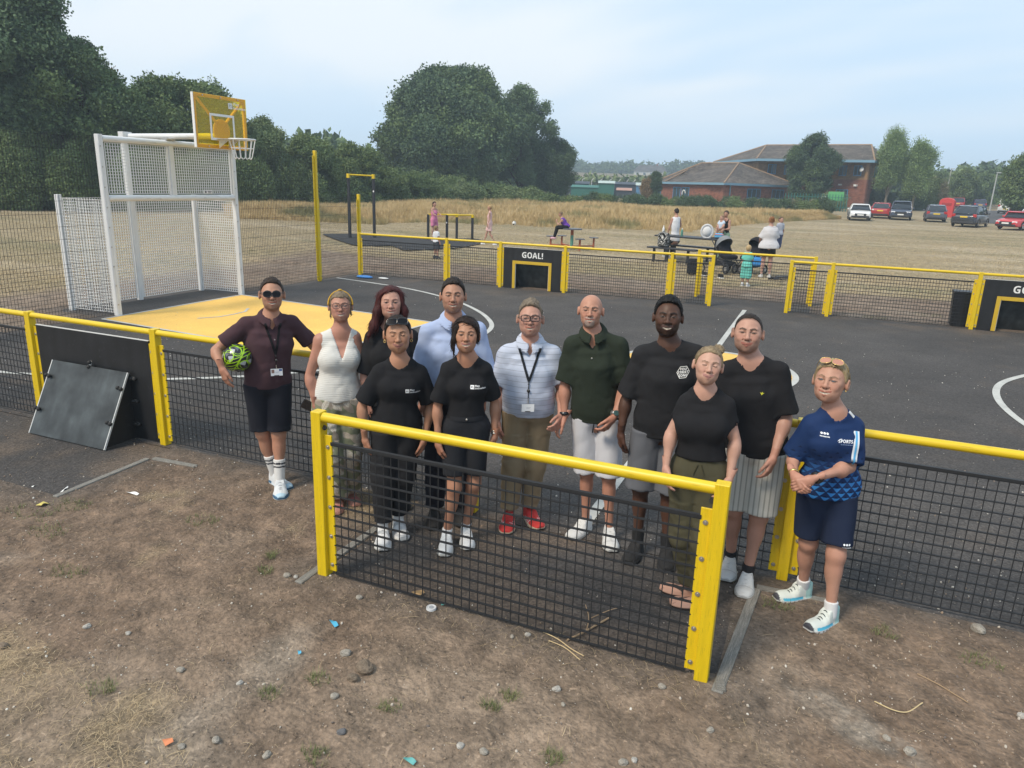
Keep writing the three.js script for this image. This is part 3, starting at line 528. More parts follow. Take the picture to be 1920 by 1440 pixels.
[[-43.5, -24.5, 5.2, 3.6], [-41.0, -26.8, 4.4, 3.2], [-39.0, -28.3, 4.6, 3.0], [-37.4, -30.6, 4.2, 3.0], [-36.4, -33.2, 4.6, 3.0], [-35.4, -35.8, 4.4, 3.0], [-34.2, -37.9, 4.0, 2.6], [-33.0, -40.2, 3.4, 2.4], [-32.2, -43.6, 3.2, 2.4], [-31.2, -47.4, 2.9, 2.6], [-30.8, -50.4, 2.7, 2.6], [-30.2, -53.0, 2.6, 2.4]].forEach(([x, z, h, w], i) =>
  bush('hedge_bush', ['dense hedge bush at the left edge of the photo', 'dense hedge bush behind the left mesh wing', 'dense hedge bush behind the left white post', 'dense hedge bush seen through the upper goal mesh', 'dense hedge bush seen through the middle of the goal', 'dense hedge bush seen through the right goal mesh', 'hedge bush just right of the white goal', 'hedge bush left of the tall yellow post', 'hedge bush behind the tall yellow post', 'hedge bush behind the pull-up frame', 'hedge bush right of the pull-up frame', 'low hedge bush where the woodland meets the meadow'][i], x, z, h, w, { seed: 30 + i, tone: i % 3 ? 'haw' : 'oak', mixTone: i < 4 ? 'rust' : 'bram', mixShare: 0.2, dens: 78, lobes: 9, group: 'hedge bushes along the woodland edge' }));
// the great round tree and its neighbour
tree('sycamore_tree', 'huge dome shaped dark green tree in the middle distance', -37.3, -70.6, 12.9, 7.3, { seed: 21, tone: 'syc', spray: 'big', dens: 28, lobes: 56, lobeR: 0.86, size: 1.05, base: 0.06, mixTone: 'oak', mixShare: 0.42, trunk: 0.45, top: 0.8, squat: 0.95 });
tree('ash_tree', 'airier tree with thin upright branches right of the dome tree', -31.4, -75.5, 12.4, 4.0, { seed: 22, tone: 'syc', spray: 'mid', dens: 22, lobes: 34, lobeR: 0.7, size: 1.15, base: 0.1, trunk: 0.3, top: 0.85, mixTone: 'bram', mixShare: 0.2 });
tree('ash_tree', 'lower leafy tree at the right foot of the dome tree', -28.6, -77.5, 6.6, 3.4, { seed: 23, tone: 'dark', spray: 'mid', dens: 46, lobes: 14, base: 0.05, trunk: 0.16 });
// bramble thicket along the meadow
[[-31.0, -54.4, 2.7, 2.4], [-30.4, -57.2, 2.4, 2.6], [-28.6, -58.8, 2.0, 2.5], [-27.0, -59.6, 1.9, 2.3], [-25.4, -60.6, 1.9, 2.3], [-23.8, -60.6, 1.8, 2.1], [-22.6, -61.8, 1.5, 1.9], [-21.2, -61.4, 1.1, 1.5]].forEach(([x, z, h, w], i) =>
  bush('bramble_bush', 'bramble bush in the thicket below the dome tree, number ' + ['one', 'two', 'three', 'four', 'five', 'six', 'seven', 'eight'][i] + ' from the left', x, z, h, w, { seed: 60 + i, tone: 'bram', mixTone: 'haw', mixShare: 0.35, dens: 75, group: 'bramble bushes below the dome tree' }));
// brown scrub hedge in front of the school
for (let i = 0; i < 15; i++) {
  const f = i / 14, x = mix(-21.5, -0.6, f), z = -mix(68.5, 73.5, f);
  bush('scrub_bush', 'brownish scrub bush in the hedge before the brick building, ' + ['first', 'second', 'third', 'fourth', 'fifth', 'sixth', 'seventh', 'eighth', 'ninth', 'tenth', 'eleventh', 'twelfth', 'thirteenth', 'fourteenth', 'fifteenth'][i] + ' from left', x, z, i > 12 ? 1.6 : 1.18 + 0.25 * noise2(i * 1.7, 3), 1.35, { seed: 80 + i, tone: 'scrub', mixTone: i % 4 === 1 ? 'haw' : 'dark', mixShare: 0.42, dens: 85, size: 0.9, lobes: 8, depth: 1.0, group: 'scrub hedge before the building' });
}
// trees by the school
tree('rounded_tree', 'dense egg shaped green tree in front of the brick building', -2.7, -91.6, 8.2, 2.6, { seed: 41, tone: 'dark', spray: 'mid', dens: 52, lobes: 22, base: 0.08, trunk: 0.2, top: 1.25, mixTone: 'oak', mixShare: 0.4 });
tree('birch_tree', 'taller birch with drooping foliage and pale trunk', 5.75, -97.5, 9.0, 1.75, { top: 1.5, seed: 42, tone: 'birch', spray: 'hang', dens: 50, lobes: 20, base: 0.2, mat: whiteBark, trunk: 0.16, mixTone: 'oak', mixShare: 0.35, squat: 1.5 });
tree('birch_tree', 'shorter birch with drooping foliage on the right', 8.5, -97.2, 7.8, 1.6, { top: 1.4, seed: 43, tone: 'birch', spray: 'hang', dens: 50, lobes: 18, base: 0.2, mat: whiteBark, trunk: 0.15, mixTone: 'oak', mixShare: 0.25, squat: 1.5 });
tree('edge_tree', 'leafy tree cut off by the right edge of the photo', 17.4, -86.5, 6.4, 2.6, { seed: 44, tone: 'haw', spray: 'mid', dens: 46, lobes: 16, base: 0.1, trunk: 0.15 });
bush('dark_bush', 'dark bush under the birches beside the brick corner', 5.2, -101, 3.2, 2.2, { seed: 45, tone: 'dark', dens: 70 });
bush('dark_bush', 'dark bush under the right birch', 8.6, -101, 3.0, 2.0, { seed: 46, tone: 'dark', dens: 70 });
bush('dark_bush', 'green shrub beside the school entrance', 0.2, -88, 2.0, 1.7, { seed: 47, tone: 'bram', dens: 80 });
bush('dark_bush', 'brown shrub right of the birches by the road', 10.8, -104, 4.6, 2.0, { seed: 48, tone: 'scrub', mixTone: 'haw', mixShare: 0.5, dens: 60 });
tree('conifer_tree', 'slim dark conifer at the left end of the low building', -18.9, -86.2, 3.7, 0.75, { seed: 49, tone: 'dark', spray: 'small', dens: 150, lobes: 12, base: 0.02, trunk: 0.06, top: 1.9, squat: 1.4 });
bush('rusty_shrub', 'red brown shrub beside the slim conifer', -19.9, -85.9, 3.1, 0.75, { seed: 50, tone: 'rust', dens: 90 });
[[14.2, -118, 5.2], [17.5, -124, 4.6], [21, -112, 4.2], [24, -128, 5.6], [12.0, -126, 5.0], [20.2, -136, 5.6]].forEach(([x, z, h], i) => tree('roadside_tree', ['bushy tree behind the red arched bin', 'small thin tree in the dry field on the right', 'bushy tree beside the right lamp post', 'wide tree at the far right roadside', 'bushy tree right of the birches', 'tree behind the far parked cars'][i], x + 2, z, h, h * 0.42, { seed: 70 + i, tone: i % 2 ? 'oak' : 'haw', spray: 'mid', dens: 34, lobes: 12, base: 0.1, trunk: 0.12, group: 'roadside trees on the right', size: 1.1 }));
// far woods and hedgerows that read as one mass
{
  const r = rng(4), L = [];
  const blob = (x, z, w, h, tone) => { const y = land(x, z), n = Math.round(10 + w * h * 2.2); for (let i = 0; i < n; i++) { const a = r() * 6.28, R = w * Math.sqrt(r()), v = r(), q = r(); const c = mix3(GREENS[tone][0], GREENS[tone][1], q * q); L.push([x + R * Math.cos(a), y + h * v * (1 - 0.5 * (R / w) ** 2), z + R * Math.sin(a) * 0.7, r() * 6, r() * 6, r() * 6, 0.9 + 0.7 * r(), ...c]); } };
  for (let i = 0; i < 120; i++) { const f = r(), D = 150 + 130 * r(), a = mix(0.02, 0.42, f); blob(Math.sin(a) * D, -Math.cos(a) * D, 3 + 3 * r(), 4 + 3 * r(), ['oak', 'haw', 'syc', 'dark'][i % 4]); }
  for (let i = 0; i < 90; i++) { const a = mix(-0.42, 0.1, (i + r()) / 90), D = 372 + 26 * r(); blob(Math.sin(a) * D, -Math.cos(a) * D, 4 + 4 * r(), 3 + 3.4 * r() * r() + 1, ['oak', 'dark', 'syc'][i % 3]); }
  for (let i = 0; i < 40; i++) { const a = mix(-0.42, -0.18, (i + r()) / 40), D = 150 + 8 * r(); blob(Math.sin(a) * D, -Math.cos(a) * D, 2.4, 1.7 + 1.2 * r(), 'bram'); }
  for (let i = 0; i < 60; i++) { const a = mix(-1.2, -0.42, (i + r()) / 60), D = 90 + 40 * r(); blob(Math.sin(a) * D, -Math.cos(a) * D, 4, 4 + 3 * r(), ['oak', 'haw'][i % 2]); }
  const w = scatter('woodland', SPRAY.far, leafMat('far'), scene, L); w.userData = { kind: 'stuff', label: 'distant woods and hedgerows along the horizon', category: 'woodland' };
}
// dry grass
function bladeClump(seed, n, h, spread, w, lean) {
  const r = rng(seed), pos = [];
  for (let i = 0; i < n; i++) { const a = r() * 6.28, R = spread * Math.sqrt(r()), x = R * Math.cos(a), z = R * Math.sin(a), b = r() * 6.28, l = lean * (0.3 + r()), hh = h * (0.5 + 0.6 * r()), dx = Math.cos(b) * l * hh, dz = Math.sin(b) * l * hh, wx = -Math.sin(b) * w, wz = Math.cos(b) * w;
    const p0 = [x - wx, 0, z - wz], p1 = [x + wx, 0, z + wz], m0 = [x + dx * 0.35 - wx * 0.7, hh * 0.6, z + dz * 0.35 - wz * 0.7], m1 = [x + dx * 0.35 + wx * 0.7, hh * 0.6, z + dz * 0.35 + wz * 0.7], t = [x + dx, hh, z + dz];
    for (const q of [p0, p1, m1, p0, m1, m0, m0, m1, t]) pos.push(...q); }
  const g = new THREE.BufferGeometry(); g.setAttribute('position', new THREE.Float32BufferAttribute(pos, 3)); g.computeVertexNormals(); return g;
}
const grassMat = std({ color: 0xffffff, roughness: 0.95, side: THREE.DoubleSide });
const YAW = 22.641 * Math.PI / 180;
const bearing = (px) => Math.atan((px - 960) / 1365.28) - YAW;      // angle from -z of a column of the photograph, for spreading plants over the ground in view
{
  const r = rng(77), L = [], S = [];
  for (let i = 0; i < 26000; i++) {
    const px = mix(430, 1560, r()), a = bearing(px), near = px < 720 ? mix(41, 37.5, (px - 430) / 290) : px < 1280 ? 38.5 + 3 * noise2(px * 0.02, 1) : mix(40.5, 66, (px - 1280) / 280), far = px < 700 ? 51 : px < 1060 ? mix(52, 66, (px - 700) / 360) : 65;
    if (near > far) continue; const D = Math.sqrt(mix(near * near, far * far, r())), x = D * Math.sin(a), z = -D * Math.cos(a), n = noise2(x * 0.22, z * 0.22, 6), gr = smooth(0.62, 0.85, noise2(x * 0.5, z * 0.5, 8));
    let c = mix3([0.46, 0.33, 0.145], [0.64, 0.49, 0.27], r()); c = mix3(c, [0.20, 0.205, 0.09], gr * 0.8);
    const edge = smooth(near, near + 3.5, D);
    L.push([x, land(x, z) - 0.02, z, (r() - 0.5) * 0.4, r() * 6.28, (r() - 0.5) * 0.4, (0.45 + 0.75 * edge) * (0.7 + 0.8 * n) * (0.8 + 0.4 * r()), ...c]);
  }
  const m = scatter('tall_grass', bladeClump(3, 16, 0.5, 0.16, 0.009, 0.35), grassMat, scene, L); m.userData = { kind: 'stuff', label: 'tall straw coloured meadow grass before the bushes', category: 'grass' };
  for (let i = 0; i < 42000; i++) {
    const px = mix(-60, 2000, r()), a = bearing(px), D = mix(17, 58, Math.pow(r(), 1.7)), x = D * Math.sin(a), z = -D * Math.cos(a);
    if (z > -17.9 && x > -12.6 && x < 9) continue; if (strawAt(x, z) < 0.4 + 0.5 * r()) continue;
    if (rectD([-19.4, -12.2, -26.6, -21.6], x, z) < 0) continue;
    const g = smooth(0.56, 0.8, fbm(x * 0.3 + 20, z * 0.6, 3, 91)); let c = mix3([0.47, 0.37, 0.225], [0.56, 0.45, 0.29], r()); c = mix3(c, [0.22, 0.225, 0.10], g * r());
    S.push([x, land(x, z), z, (r() - 0.5) * 0.6, r() * 6.28, (r() - 0.5) * 0.6, 0.7 + 0.8 * r(), ...c]);
  }
  const q = scatter('mown_grass', bladeClump(5, 10, 0.04, 0.17, 0.004, 1.0), grassMat, scene, S); q.userData = { kind: 'stuff', label: 'short dry mown grass on the open field', category: 'grass' };
}
// ---------------------------------------------------------------- the school, the car park and the far hill
const brickTex = texture(512, 512, (u, v) => { const row = Math.floor(v * 32), off = (row % 2) * 0.5, fu = fract(u * 12 + off), fv = fract(v * 32), m = fu < 0.04 || fv < 0.12 ? 0.12 : 0, t = 0.85 + 0.25 * (hash3(Math.floor(u * 12 + off), row, 7) - 0.5) + 0.12 * (pfbm(u, v, 8, 4, 5) - 0.5); return [t + m, t + m, t + m]; });
const brickRed = std({ color: rgb(0.31, 0.125, 0.078), map: brickTex, roughness: 0.95 }), brickBuff = std({ color: rgb(0.40, 0.235, 0.105), map: brickTex, roughness: 0.95 });
const tileTex = texture(512, 512, (u, v) => { const row = Math.floor(v * 40), fu = fract(u * 24 + (row % 2) * 0.5), fv = fract(v * 40), t = 0.72 + 0.35 * (hash3(Math.floor(u * 24 + (row % 2) * 0.5), row, 3) - 0.5) + 0.4 * (pfbm(u, v, 6, 4, 9) - 0.5) - (fv < 0.16 ? 0.22 : 0) - (fu < 0.06 ? 0.08 : 0); return [t, t, t]; });
const roofTile = std({ color: rgb(0.205, 0.170, 0.140), map: tileTex, roughness: 0.95 }), ridgeTile = std({ color: rgb(0.30, 0.20, 0.125), roughness: 0.95 });
const blueTrim = std({ color: rgb(0.19, 0.34, 0.45), roughness: 0.5 }), blueFrame = std({ color: rgb(0.075, 0.27, 0.52), roughness: 0.4 });
const pane = phys({ color: rgb(0.06, 0.085, 0.10), roughness: 0.06, metalness: 0 });
function faces(polys, uvs = 0.15) { // planar polygons (fans), given as lists of points
  const pos = [], uv = [];
  for (const P of polys) { const a = V(...P[0]), n = V(...P[1]).sub(a).cross(V(...P[2]).sub(a)).normalize(), ux = Math.abs(n.y) > 0.95 ? V(1, 0, 0) : V(n.z, 0, -n.x).normalize(), uy = n.clone().cross(ux).negate(); for (let i = 1; i + 1 < P.length; i++) for (const q of [P[0], P[i], P[i + 1]]) { pos.push(...q); const w = V(...q); uv.push(w.dot(ux) * uvs, w.dot(uy) * uvs); } }
  const g = new THREE.BufferGeometry(); g.setAttribute('position', new THREE.Float32BufferAttribute(pos, 3)); g.setAttribute('uv', new THREE.Float32BufferAttribute(uv, 2)); g.computeVertexNormals(); return g;
}
// thick wall from a to b (x,z), outward on the left hand side of a->b seen from above is +n
function wallSeg(a, b, y0, y1, t = 0.3) { const dx = b[0] - a[0], dz = b[1] - a[1], l = Math.hypot(dx, dz), g = new THREE.BoxGeometry(l, y1 - y0, t); const uv = g.attributes.uv; for (let i = 0; i < uv.count; i++) uv.setXY(i, uv.getX(i) * l * 0.37, uv.getY(i) * (y1 - y0) * 0.42); g.translate(l / 2, (y0 + y1) / 2, -t / 2); g.rotateY(Math.atan2(-dz, dx)); return g.translate(a[0], 0, a[1]); }
function windowOn(parent, a, b, s0, s1, y0, y1, bars = 2) {
  const dx = b[0] - a[0], dz = b[1] - a[1], w = s1 - s0, turn = Math.atan2(-dz, dx), l = Math.hypot(dx, dz), q = (g) => g.rotateY(turn).translate(a[0] + dx / l * (s0 + w / 2), 0, a[1] + dz / l * (s0 + w / 2));
  const f = 0.07, gs = [box(w, f, 0.1, 0, y0 + f / 2, 0.0), box(w, f, 0.1, 0, y1 - f / 2, 0.0), box(f, y1 - y0 - 2 * f, 0.1, -w / 2 + f / 2, (y0 + y1) / 2, 0), box(f, y1 - y0 - 2 * f, 0.1, w / 2 - f / 2, (y0 + y1) / 2, 0)];
  for (let i = 1; i < bars; i++) gs.push(box(f * 0.9, y1 - y0 - 2 * f, 0.09, -w / 2 + w * i / bars, (y0 + y1) / 2, 0));
  const win = part('window', gs.map(q), blueFrame, parent);
  for (let i = 0; i < bars; i++) part('pane', q(box(w / bars - f, y1 - y0 - 2 * f, 0.02, -w / 2 + w * (i + 0.5) / bars, (y0 + y1) / 2, 0.02)), pane, win);
  part('sill', q(box(w + 0.1, 0.06, 0.2, 0, y0 - 0.04, 0.04)), concrete, win);
}
{
  const ox = -4, oz = -98, b = thing('brick_building', 'two storey brick school building with grey hipped roof and blue windows', 'building', [ox, 0.72, oz]);
  const R = (p) => [p[0] - ox, p[1] - oz], F = [[-15.36, -110.9], [-8.87, -97.6], [-2.89, -100.9], [-1.55, -101], [3.41, -96.9], [5.6, -105.8], [6.44, -121.8], [-17.3, -124.8]].map(R), E = 5.5, S = 3.35;
  for (let i = 0; i < F.length; i++) { const a = F[i], c = F[(i + 1) % F.length]; part('wall', wallSeg(a, c, 0, S), brickRed, b); part('wall', wallSeg(a, c, S + 0.002, E), brickBuff, b); }
  const cx = -1.5, cz = -12.5, O = F.map(([x, z]) => { const dx = x - cx, dz = z - cz, l = Math.hypot(dx, dz); return [x + dx / l * 0.9, E, z + dz / l * 0.9]; }), r0 = [-5.2, 7.75, -11.2], r1 = [7.9 - 0.2, 7.8, -9.4], e = O;
  part('roof', faces([[e[0], e[1], r0], [e[1], e[4], r1, r0], [e[4], e[5], r1], [e[5], e[6], r1], [e[6], e[7], r0, r1], [e[7], e[0], r0]]), roofTile, b);
  part('ridge', [rod(r0, r1, 0.12, 0.12, 6), rod(e[1], r0, 0.11, 0.11, 6), rod(e[4], r1, 0.11, 0.11, 6), rod(e[0], r0, 0.11, 0.11, 6)], ridgeTile, b);
  for (const [i, j] of [[0, 1], [1, 4], [4, 5], [5, 6]]) { const a = e[i], c = e[j], l = Math.hypot(c[0] - a[0], c[2] - a[2]); part('fascia', box(l, 0.28, 0.06, 0, 0, 0).rotateY(Math.atan2(-(c[2] - a[2]), c[0] - a[0])).translate((a[0] + c[0]) / 2, E - 0.12, (a[2] + c[2]) / 2), blueTrim, b); }
  part('soffit', faces([[e[0], e[1], e[4], e[5], e[6], e[7]]]).translate(0, -0.02, 0), blueTrim, b);
  windowOn(b, F[1], F[2], 1.24, 2.3, 3.8, 4.95); windowOn(b, F[1], F[2], 3.35, 4.45, 3.8, 4.95);
  windowOn(b, F[3], F[4], 2.45, 3.5, 3.8, 4.95); windowOn(b, F[3], F[4], 4.5, 5.55, 3.8, 4.95); windowOn(b, F[4], F[5], 3.4, 5.4, 3.8, 4.95);
  windowOn(b, F[0], F[1], 4, 5.6, 3.8, 4.95); windowOn(b, F[0], F[1], 9, 10.6, 3.8, 4.95);
  windowOn(b, F[3], F[4], 2.4, 4.1, 0.2, 2.2, 3);
  const onW = (s, y, g) => { const a = F[3], c = F[4], l = Math.hypot(c[0] - a[0], c[1] - a[1]), t = Math.atan2(-(c[1] - a[1]), c[0] - a[0]); return g.rotateY(t).translate(a[0] + (c[0] - a[0]) / l * s, y, a[1] + (c[1] - a[1]) / l * s); };
  part('wall_lamp', onW(2.9, 2.75, box(0.4, 0.16, 0.2, 0, 0, 0.1)), whitePaint, b); part('wall_lamp', onW(5.1, 2.7, box(0.4, 0.22, 0.25, 0, 0, 0.12)), whitePaint, b);
  part('satellite_dish', onW(5.9, 4.4, new THREE.SphereGeometry(0.35, 12, 6, 0, 6.3, 0, 0.9).rotateX(1.2).translate(0, 0, 0.3)), whitePaint, b);
}
{
  const ox = -11, oz = -90, b = thing('low_building', 'single storey brick building with grey hipped roof, blue windows and canopy', 'building', [ox, 0.62, oz]);
  const A = [-20.1 - ox, -94.9 - oz], C = [0, -84.3 - oz], D = [-4.6 - ox, -96.9 - oz], B1 = [-12 - ox, -108 - oz], E = 2.55;
  const canopyEnd = 11.8, dx = C[0] - A[0], dz = C[1] - A[1], l = Math.hypot(dx, dz), on = (s, n = 0) => [A[0] + dx / l * s - dz / l * -n * -1 * -1, A[1] + dz / l * s + dx / l * n];
  part('wall', [wallSeg(on(12.0), C, 0, E)], brickRed, b); part('wall', wallSeg(C, D, 0, E), brickRed, b); part('wall', wallSeg(D, B1, 0, E), brickRed, b); part('wall', wallSeg(B1, A, 0, E), brickRed, b);
  part('wall', wallSeg(on(0, -1.6), on(12.0, -1.6), 0, E), brickRed, b); part('wall', wallSeg(on(12, -1.6), on(12, 0), 0, E), brickRed, b);
  const e = [A, C, D, B1].map(([x, z]) => { const q = Math.hypot(x + 1.5, z + 5.5); return [x + (x + 1.5) / q * 0.9, E, z + (z + 5.5) / q * 0.9]; }), r0 = [-4.9, 5.05, -8.8], r1 = [-0.2, 5.1, -7.6];
  part('roof', faces([[e[0], e[1], r1, r0], [e[1], e[2], r1], [e[2], e[3], r0, r1], [e[3], e[0], r0]]), roofTile, b);
  part('ridge', [rod(r0, r1, 0.1, 0.1, 6), rod(e[1], r1, 0.1, 0.1, 6), rod(e[0], r0, 0.1, 0.1, 6), rod(e[2], r1, 0.1, 0.1, 6), rod([mix(e[0][0], e[1][0], 0.18), E + 0.05, mix(e[0][2], e[1][2], 0.18)], [mix(e[0][0], r0[0], 0.75), 4.3, mix(e[0][2], r0[2], 0.75)], 0.08, 0.08, 6)], ridgeTile, b);
  for (const [i, j] of [[0, 1], [1, 2]]) { const a = e[i], c = e[j], q = Math.hypot(c[0] - a[0], c[2] - a[2]); part('fascia', box(q, 0.24, 0.06, 0, 0, 0).rotateY(Math.atan2(-(c[2] - a[2]), c[0] - a[0])).translate((a[0] + c[0]) / 2, E - 0.1, (a[2] + c[2]) / 2), blueTrim, b); }
  windowOn(b, C, D, 4.6, 7.3, 1.0, 2.05, 3); windowOn(b, C, D, 9.7, 12.3, 1.0, 2.05, 3);
  part('downpipe', rod([C[0] + (D[0] - C[0]) * 0.09, 0, C[1] + (D[1] - C[1]) * 0.09 + 0.12], [C[0] + (D[0] - C[0]) * 0.09, E, C[1] + (D[1] - C[1]) * 0.09 + 0.12], 0.07), blueTrim, b);
  const cn = [on(0.6, -1.6), on(11.6, -1.6), on(11.6, 2.2), on(0.6, 2.2)].map(([x, z], i) => [x, i < 2 ? 2.38 : 2.1, z]);
  part('canopy', [faces([cn]), faces([cn.map(([x, y, z]) => [x, y - 0.08, z])])], std({ color: rgb(0.46, 0.43, 0.38), roughness: 0.7 }), b);
  part('canopy_beam', rod(cn[2], cn[3], 0.07), std({ color: rgb(0.5, 0.48, 0.44), roughness: 0.7 }), b);
  for (const s of [0.7, 4.2, 7.8, 11.5]) { const p = on(s, 2.1); part('canopy_post', rod([p[0], 0, p[1]], [p[0], 2.1, p[1]], 0.06), blueFrame, b); }
  for (const [s0, s1] of [[5.2, 6.9], [7.2, 8.9], [1.2, 2.2]]) windowOn(b, on(0, -1.58), on(12, -1.58), s0, s1, 0.1, 2.0, 2);
  const mural = on(7.6, -1.45); part('mural', new THREE.TorusGeometry(0.35, 0.09, 6, 14, 3.6).rotateY(Math.atan2(-dz, dx)).translate(mural[0], 1.3, mural[1]), whitePaint, b);
  const pl = on(0.9, 0); part('notice_panel', box(0.5, 1.6, 0.06, 0, 0, 0).rotateY(Math.atan2(-dz, dx)).translate(pl[0], 0.9, pl[1]), whitePaint, b);
}
// sheds and security fence left of the school
const greenSteel = std({ color: rgb(0.035, 0.16, 0.13), roughness: 0.55 }), darkSteel = std({ color: rgb(0.05, 0.065, 0.085), roughness: 0.6 });
function shed(name, label, x, z, w, h, d, mat, roofMat, turn = 0.25) {
  const s = thing(name, label, 'shed', [x, land(x, z), z], turn); part('wall', box(w, h, d, 0, h / 2, 0), mat, s);
  const sh = new THREE.Shape(); sh.moveTo(-d / 2 - 0.15, 0); sh.lineTo(d / 2 + 0.15, 0); sh.lineTo(0, 0.35); sh.closePath(); part('roof', new THREE.ExtrudeGeometry(sh, { depth: w + 0.2, bevelEnabled: false }).rotateY(Math.PI / 2).translate(-w / 2 - 0.1, h + 0.002, 0), roofMat, s);
  for (let i = 0; i < Math.round(w / 0.5); i++) part('rib', box(0.05, h - 0.1, 0.03, -w / 2 + 0.25 + i * 0.5, h / 2, d / 2 + 0.015), mat, s); return s;
}
const paleRoof = std({ color: rgb(0.42, 0.50, 0.47), roughness: 0.7 }), pinkRoof = std({ color: rgb(0.42, 0.25, 0.20), roughness: 0.8 });
shed('storage_container', 'long low green storage container behind the hedge', -32.6, -108, 7, 1.3, 2.2, greenSteel, greenSteel);
shed('garden_shed', 'green shed with pale roof beyond the hedge', -29.9, -104.5, 2.2, 2.0, 1.8, greenSteel, paleRoof);
shed('garden_shed', 'low shed with pinkish roof right of the green shed', -27.3, -104.5, 2.0, 1.1, 1.6, darkSteel, pinkRoof);
shed('storage_container', 'dark blue container behind the sheds', -26.2, -108.5, 7, 1.9, 2.2, darkSteel, darkSteel);
shed('play_shelter', 'blue shelter left of the slim conifer', -22.4, -97.0, 2.6, 1.9, 2, std({ color: rgb(0.10, 0.25, 0.45), roughness: 0.6 }), paleRoof);
shed('storage_container', 'dark container at the left end of the sheds', -37.2, -109.5, 6, 1.8, 2.2, darkSteel, darkSteel);
[[-37.6, -111.9], [-36.1, -112.4], [-34.7, -112.8], [-33.4, -113.2], [-32.1, -113.6], [-30.7, -113.9], [-29.5, -114.2], [-28.5, -114.5]].forEach(([x, z], i) => solo('curved_fence_post', [tube([[0, 0, 0], [0, 1.9, 0], [0.05, 2.35, 0.05], [0.35, 2.6, 0.15]], 0.06, 16, 6)], whiteSteel, ['leftmost', 'second', 'third', 'fourth', 'fifth', 'sixth', 'seventh', 'rightmost'][i] + ' pale fence post with bent top beyond the sheds', 'fence post', 'bent topped fence posts', [x, land(x, z), z]));
// palisade fence panel and notice by the entrance
{
  const f = thing('palisade_fence', 'dark green fence by the school entrance behind the scrub', 'fence', [-1.4, land(-1.4, -84), -84], 0.35);
  for (let i = 0; i < 22; i++) part('pale', box(0.07, 1.7 + (i % 2) * 0.02, 0.02, -3.3 + i * 0.3, 0.85, 0), greenSteel, f);
  part('rail', [box(6.8, 0.05, 0.04, 0, 0.4, -0.03), box(6.8, 0.05, 0.04, 0, 1.4, -0.03)], greenSteel, f);
  const n = thing('notice_board', 'green and white notice board by the school entrance', 'sign', [0.3, land(0.3, -85), -85], 0.1);
  part('board', box(1.5, 0.9, 0.05, 0, 1.5, 0), std({ color: rgb(0.12, 0.42, 0.16), roughness: 0.6 }), n); part('panel', box(0.5, 0.7, 0.02, -1.2, 1.1, 0), whitePaint, n); part('post', box(0.08, 1.1, 0.08, -0.6, 0.55, 0), darkSteel, n); part('post', box(0.08, 1.1, 0.08, 0.6, 0.55, 0), darkSteel, n);
}
// parked cars
const tyreM = std({ color: rgb(0.02, 0.02, 0.022), roughness: 0.85 }), rimM = std({ color: rgb(0.45, 0.45, 0.46), roughness: 0.35, metalness: 0.7 }), glassM = phys({ color: rgb(0.025, 0.032, 0.04), roughness: 0.05 }), chromeM = std({ color: rgb(0.6, 0.6, 0.6), roughness: 0.25, metalness: 0.8 }), lampW = phys({ color: rgb(0.75, 0.77, 0.8), roughness: 0.1, clearcoat: 1 }), lampR = phys({ color: rgb(0.45, 0.02, 0.02), roughness: 0.15, clearcoat: 1 }), plateY = std({ color: rgb(0.80, 0.55, 0.03), roughness: 0.5 }), plateW = std({ color: rgb(0.8, 0.8, 0.78), roughness: 0.5 }), trimM = std({ color: rgb(0.025, 0.025, 0.028), roughness: 0.6 });
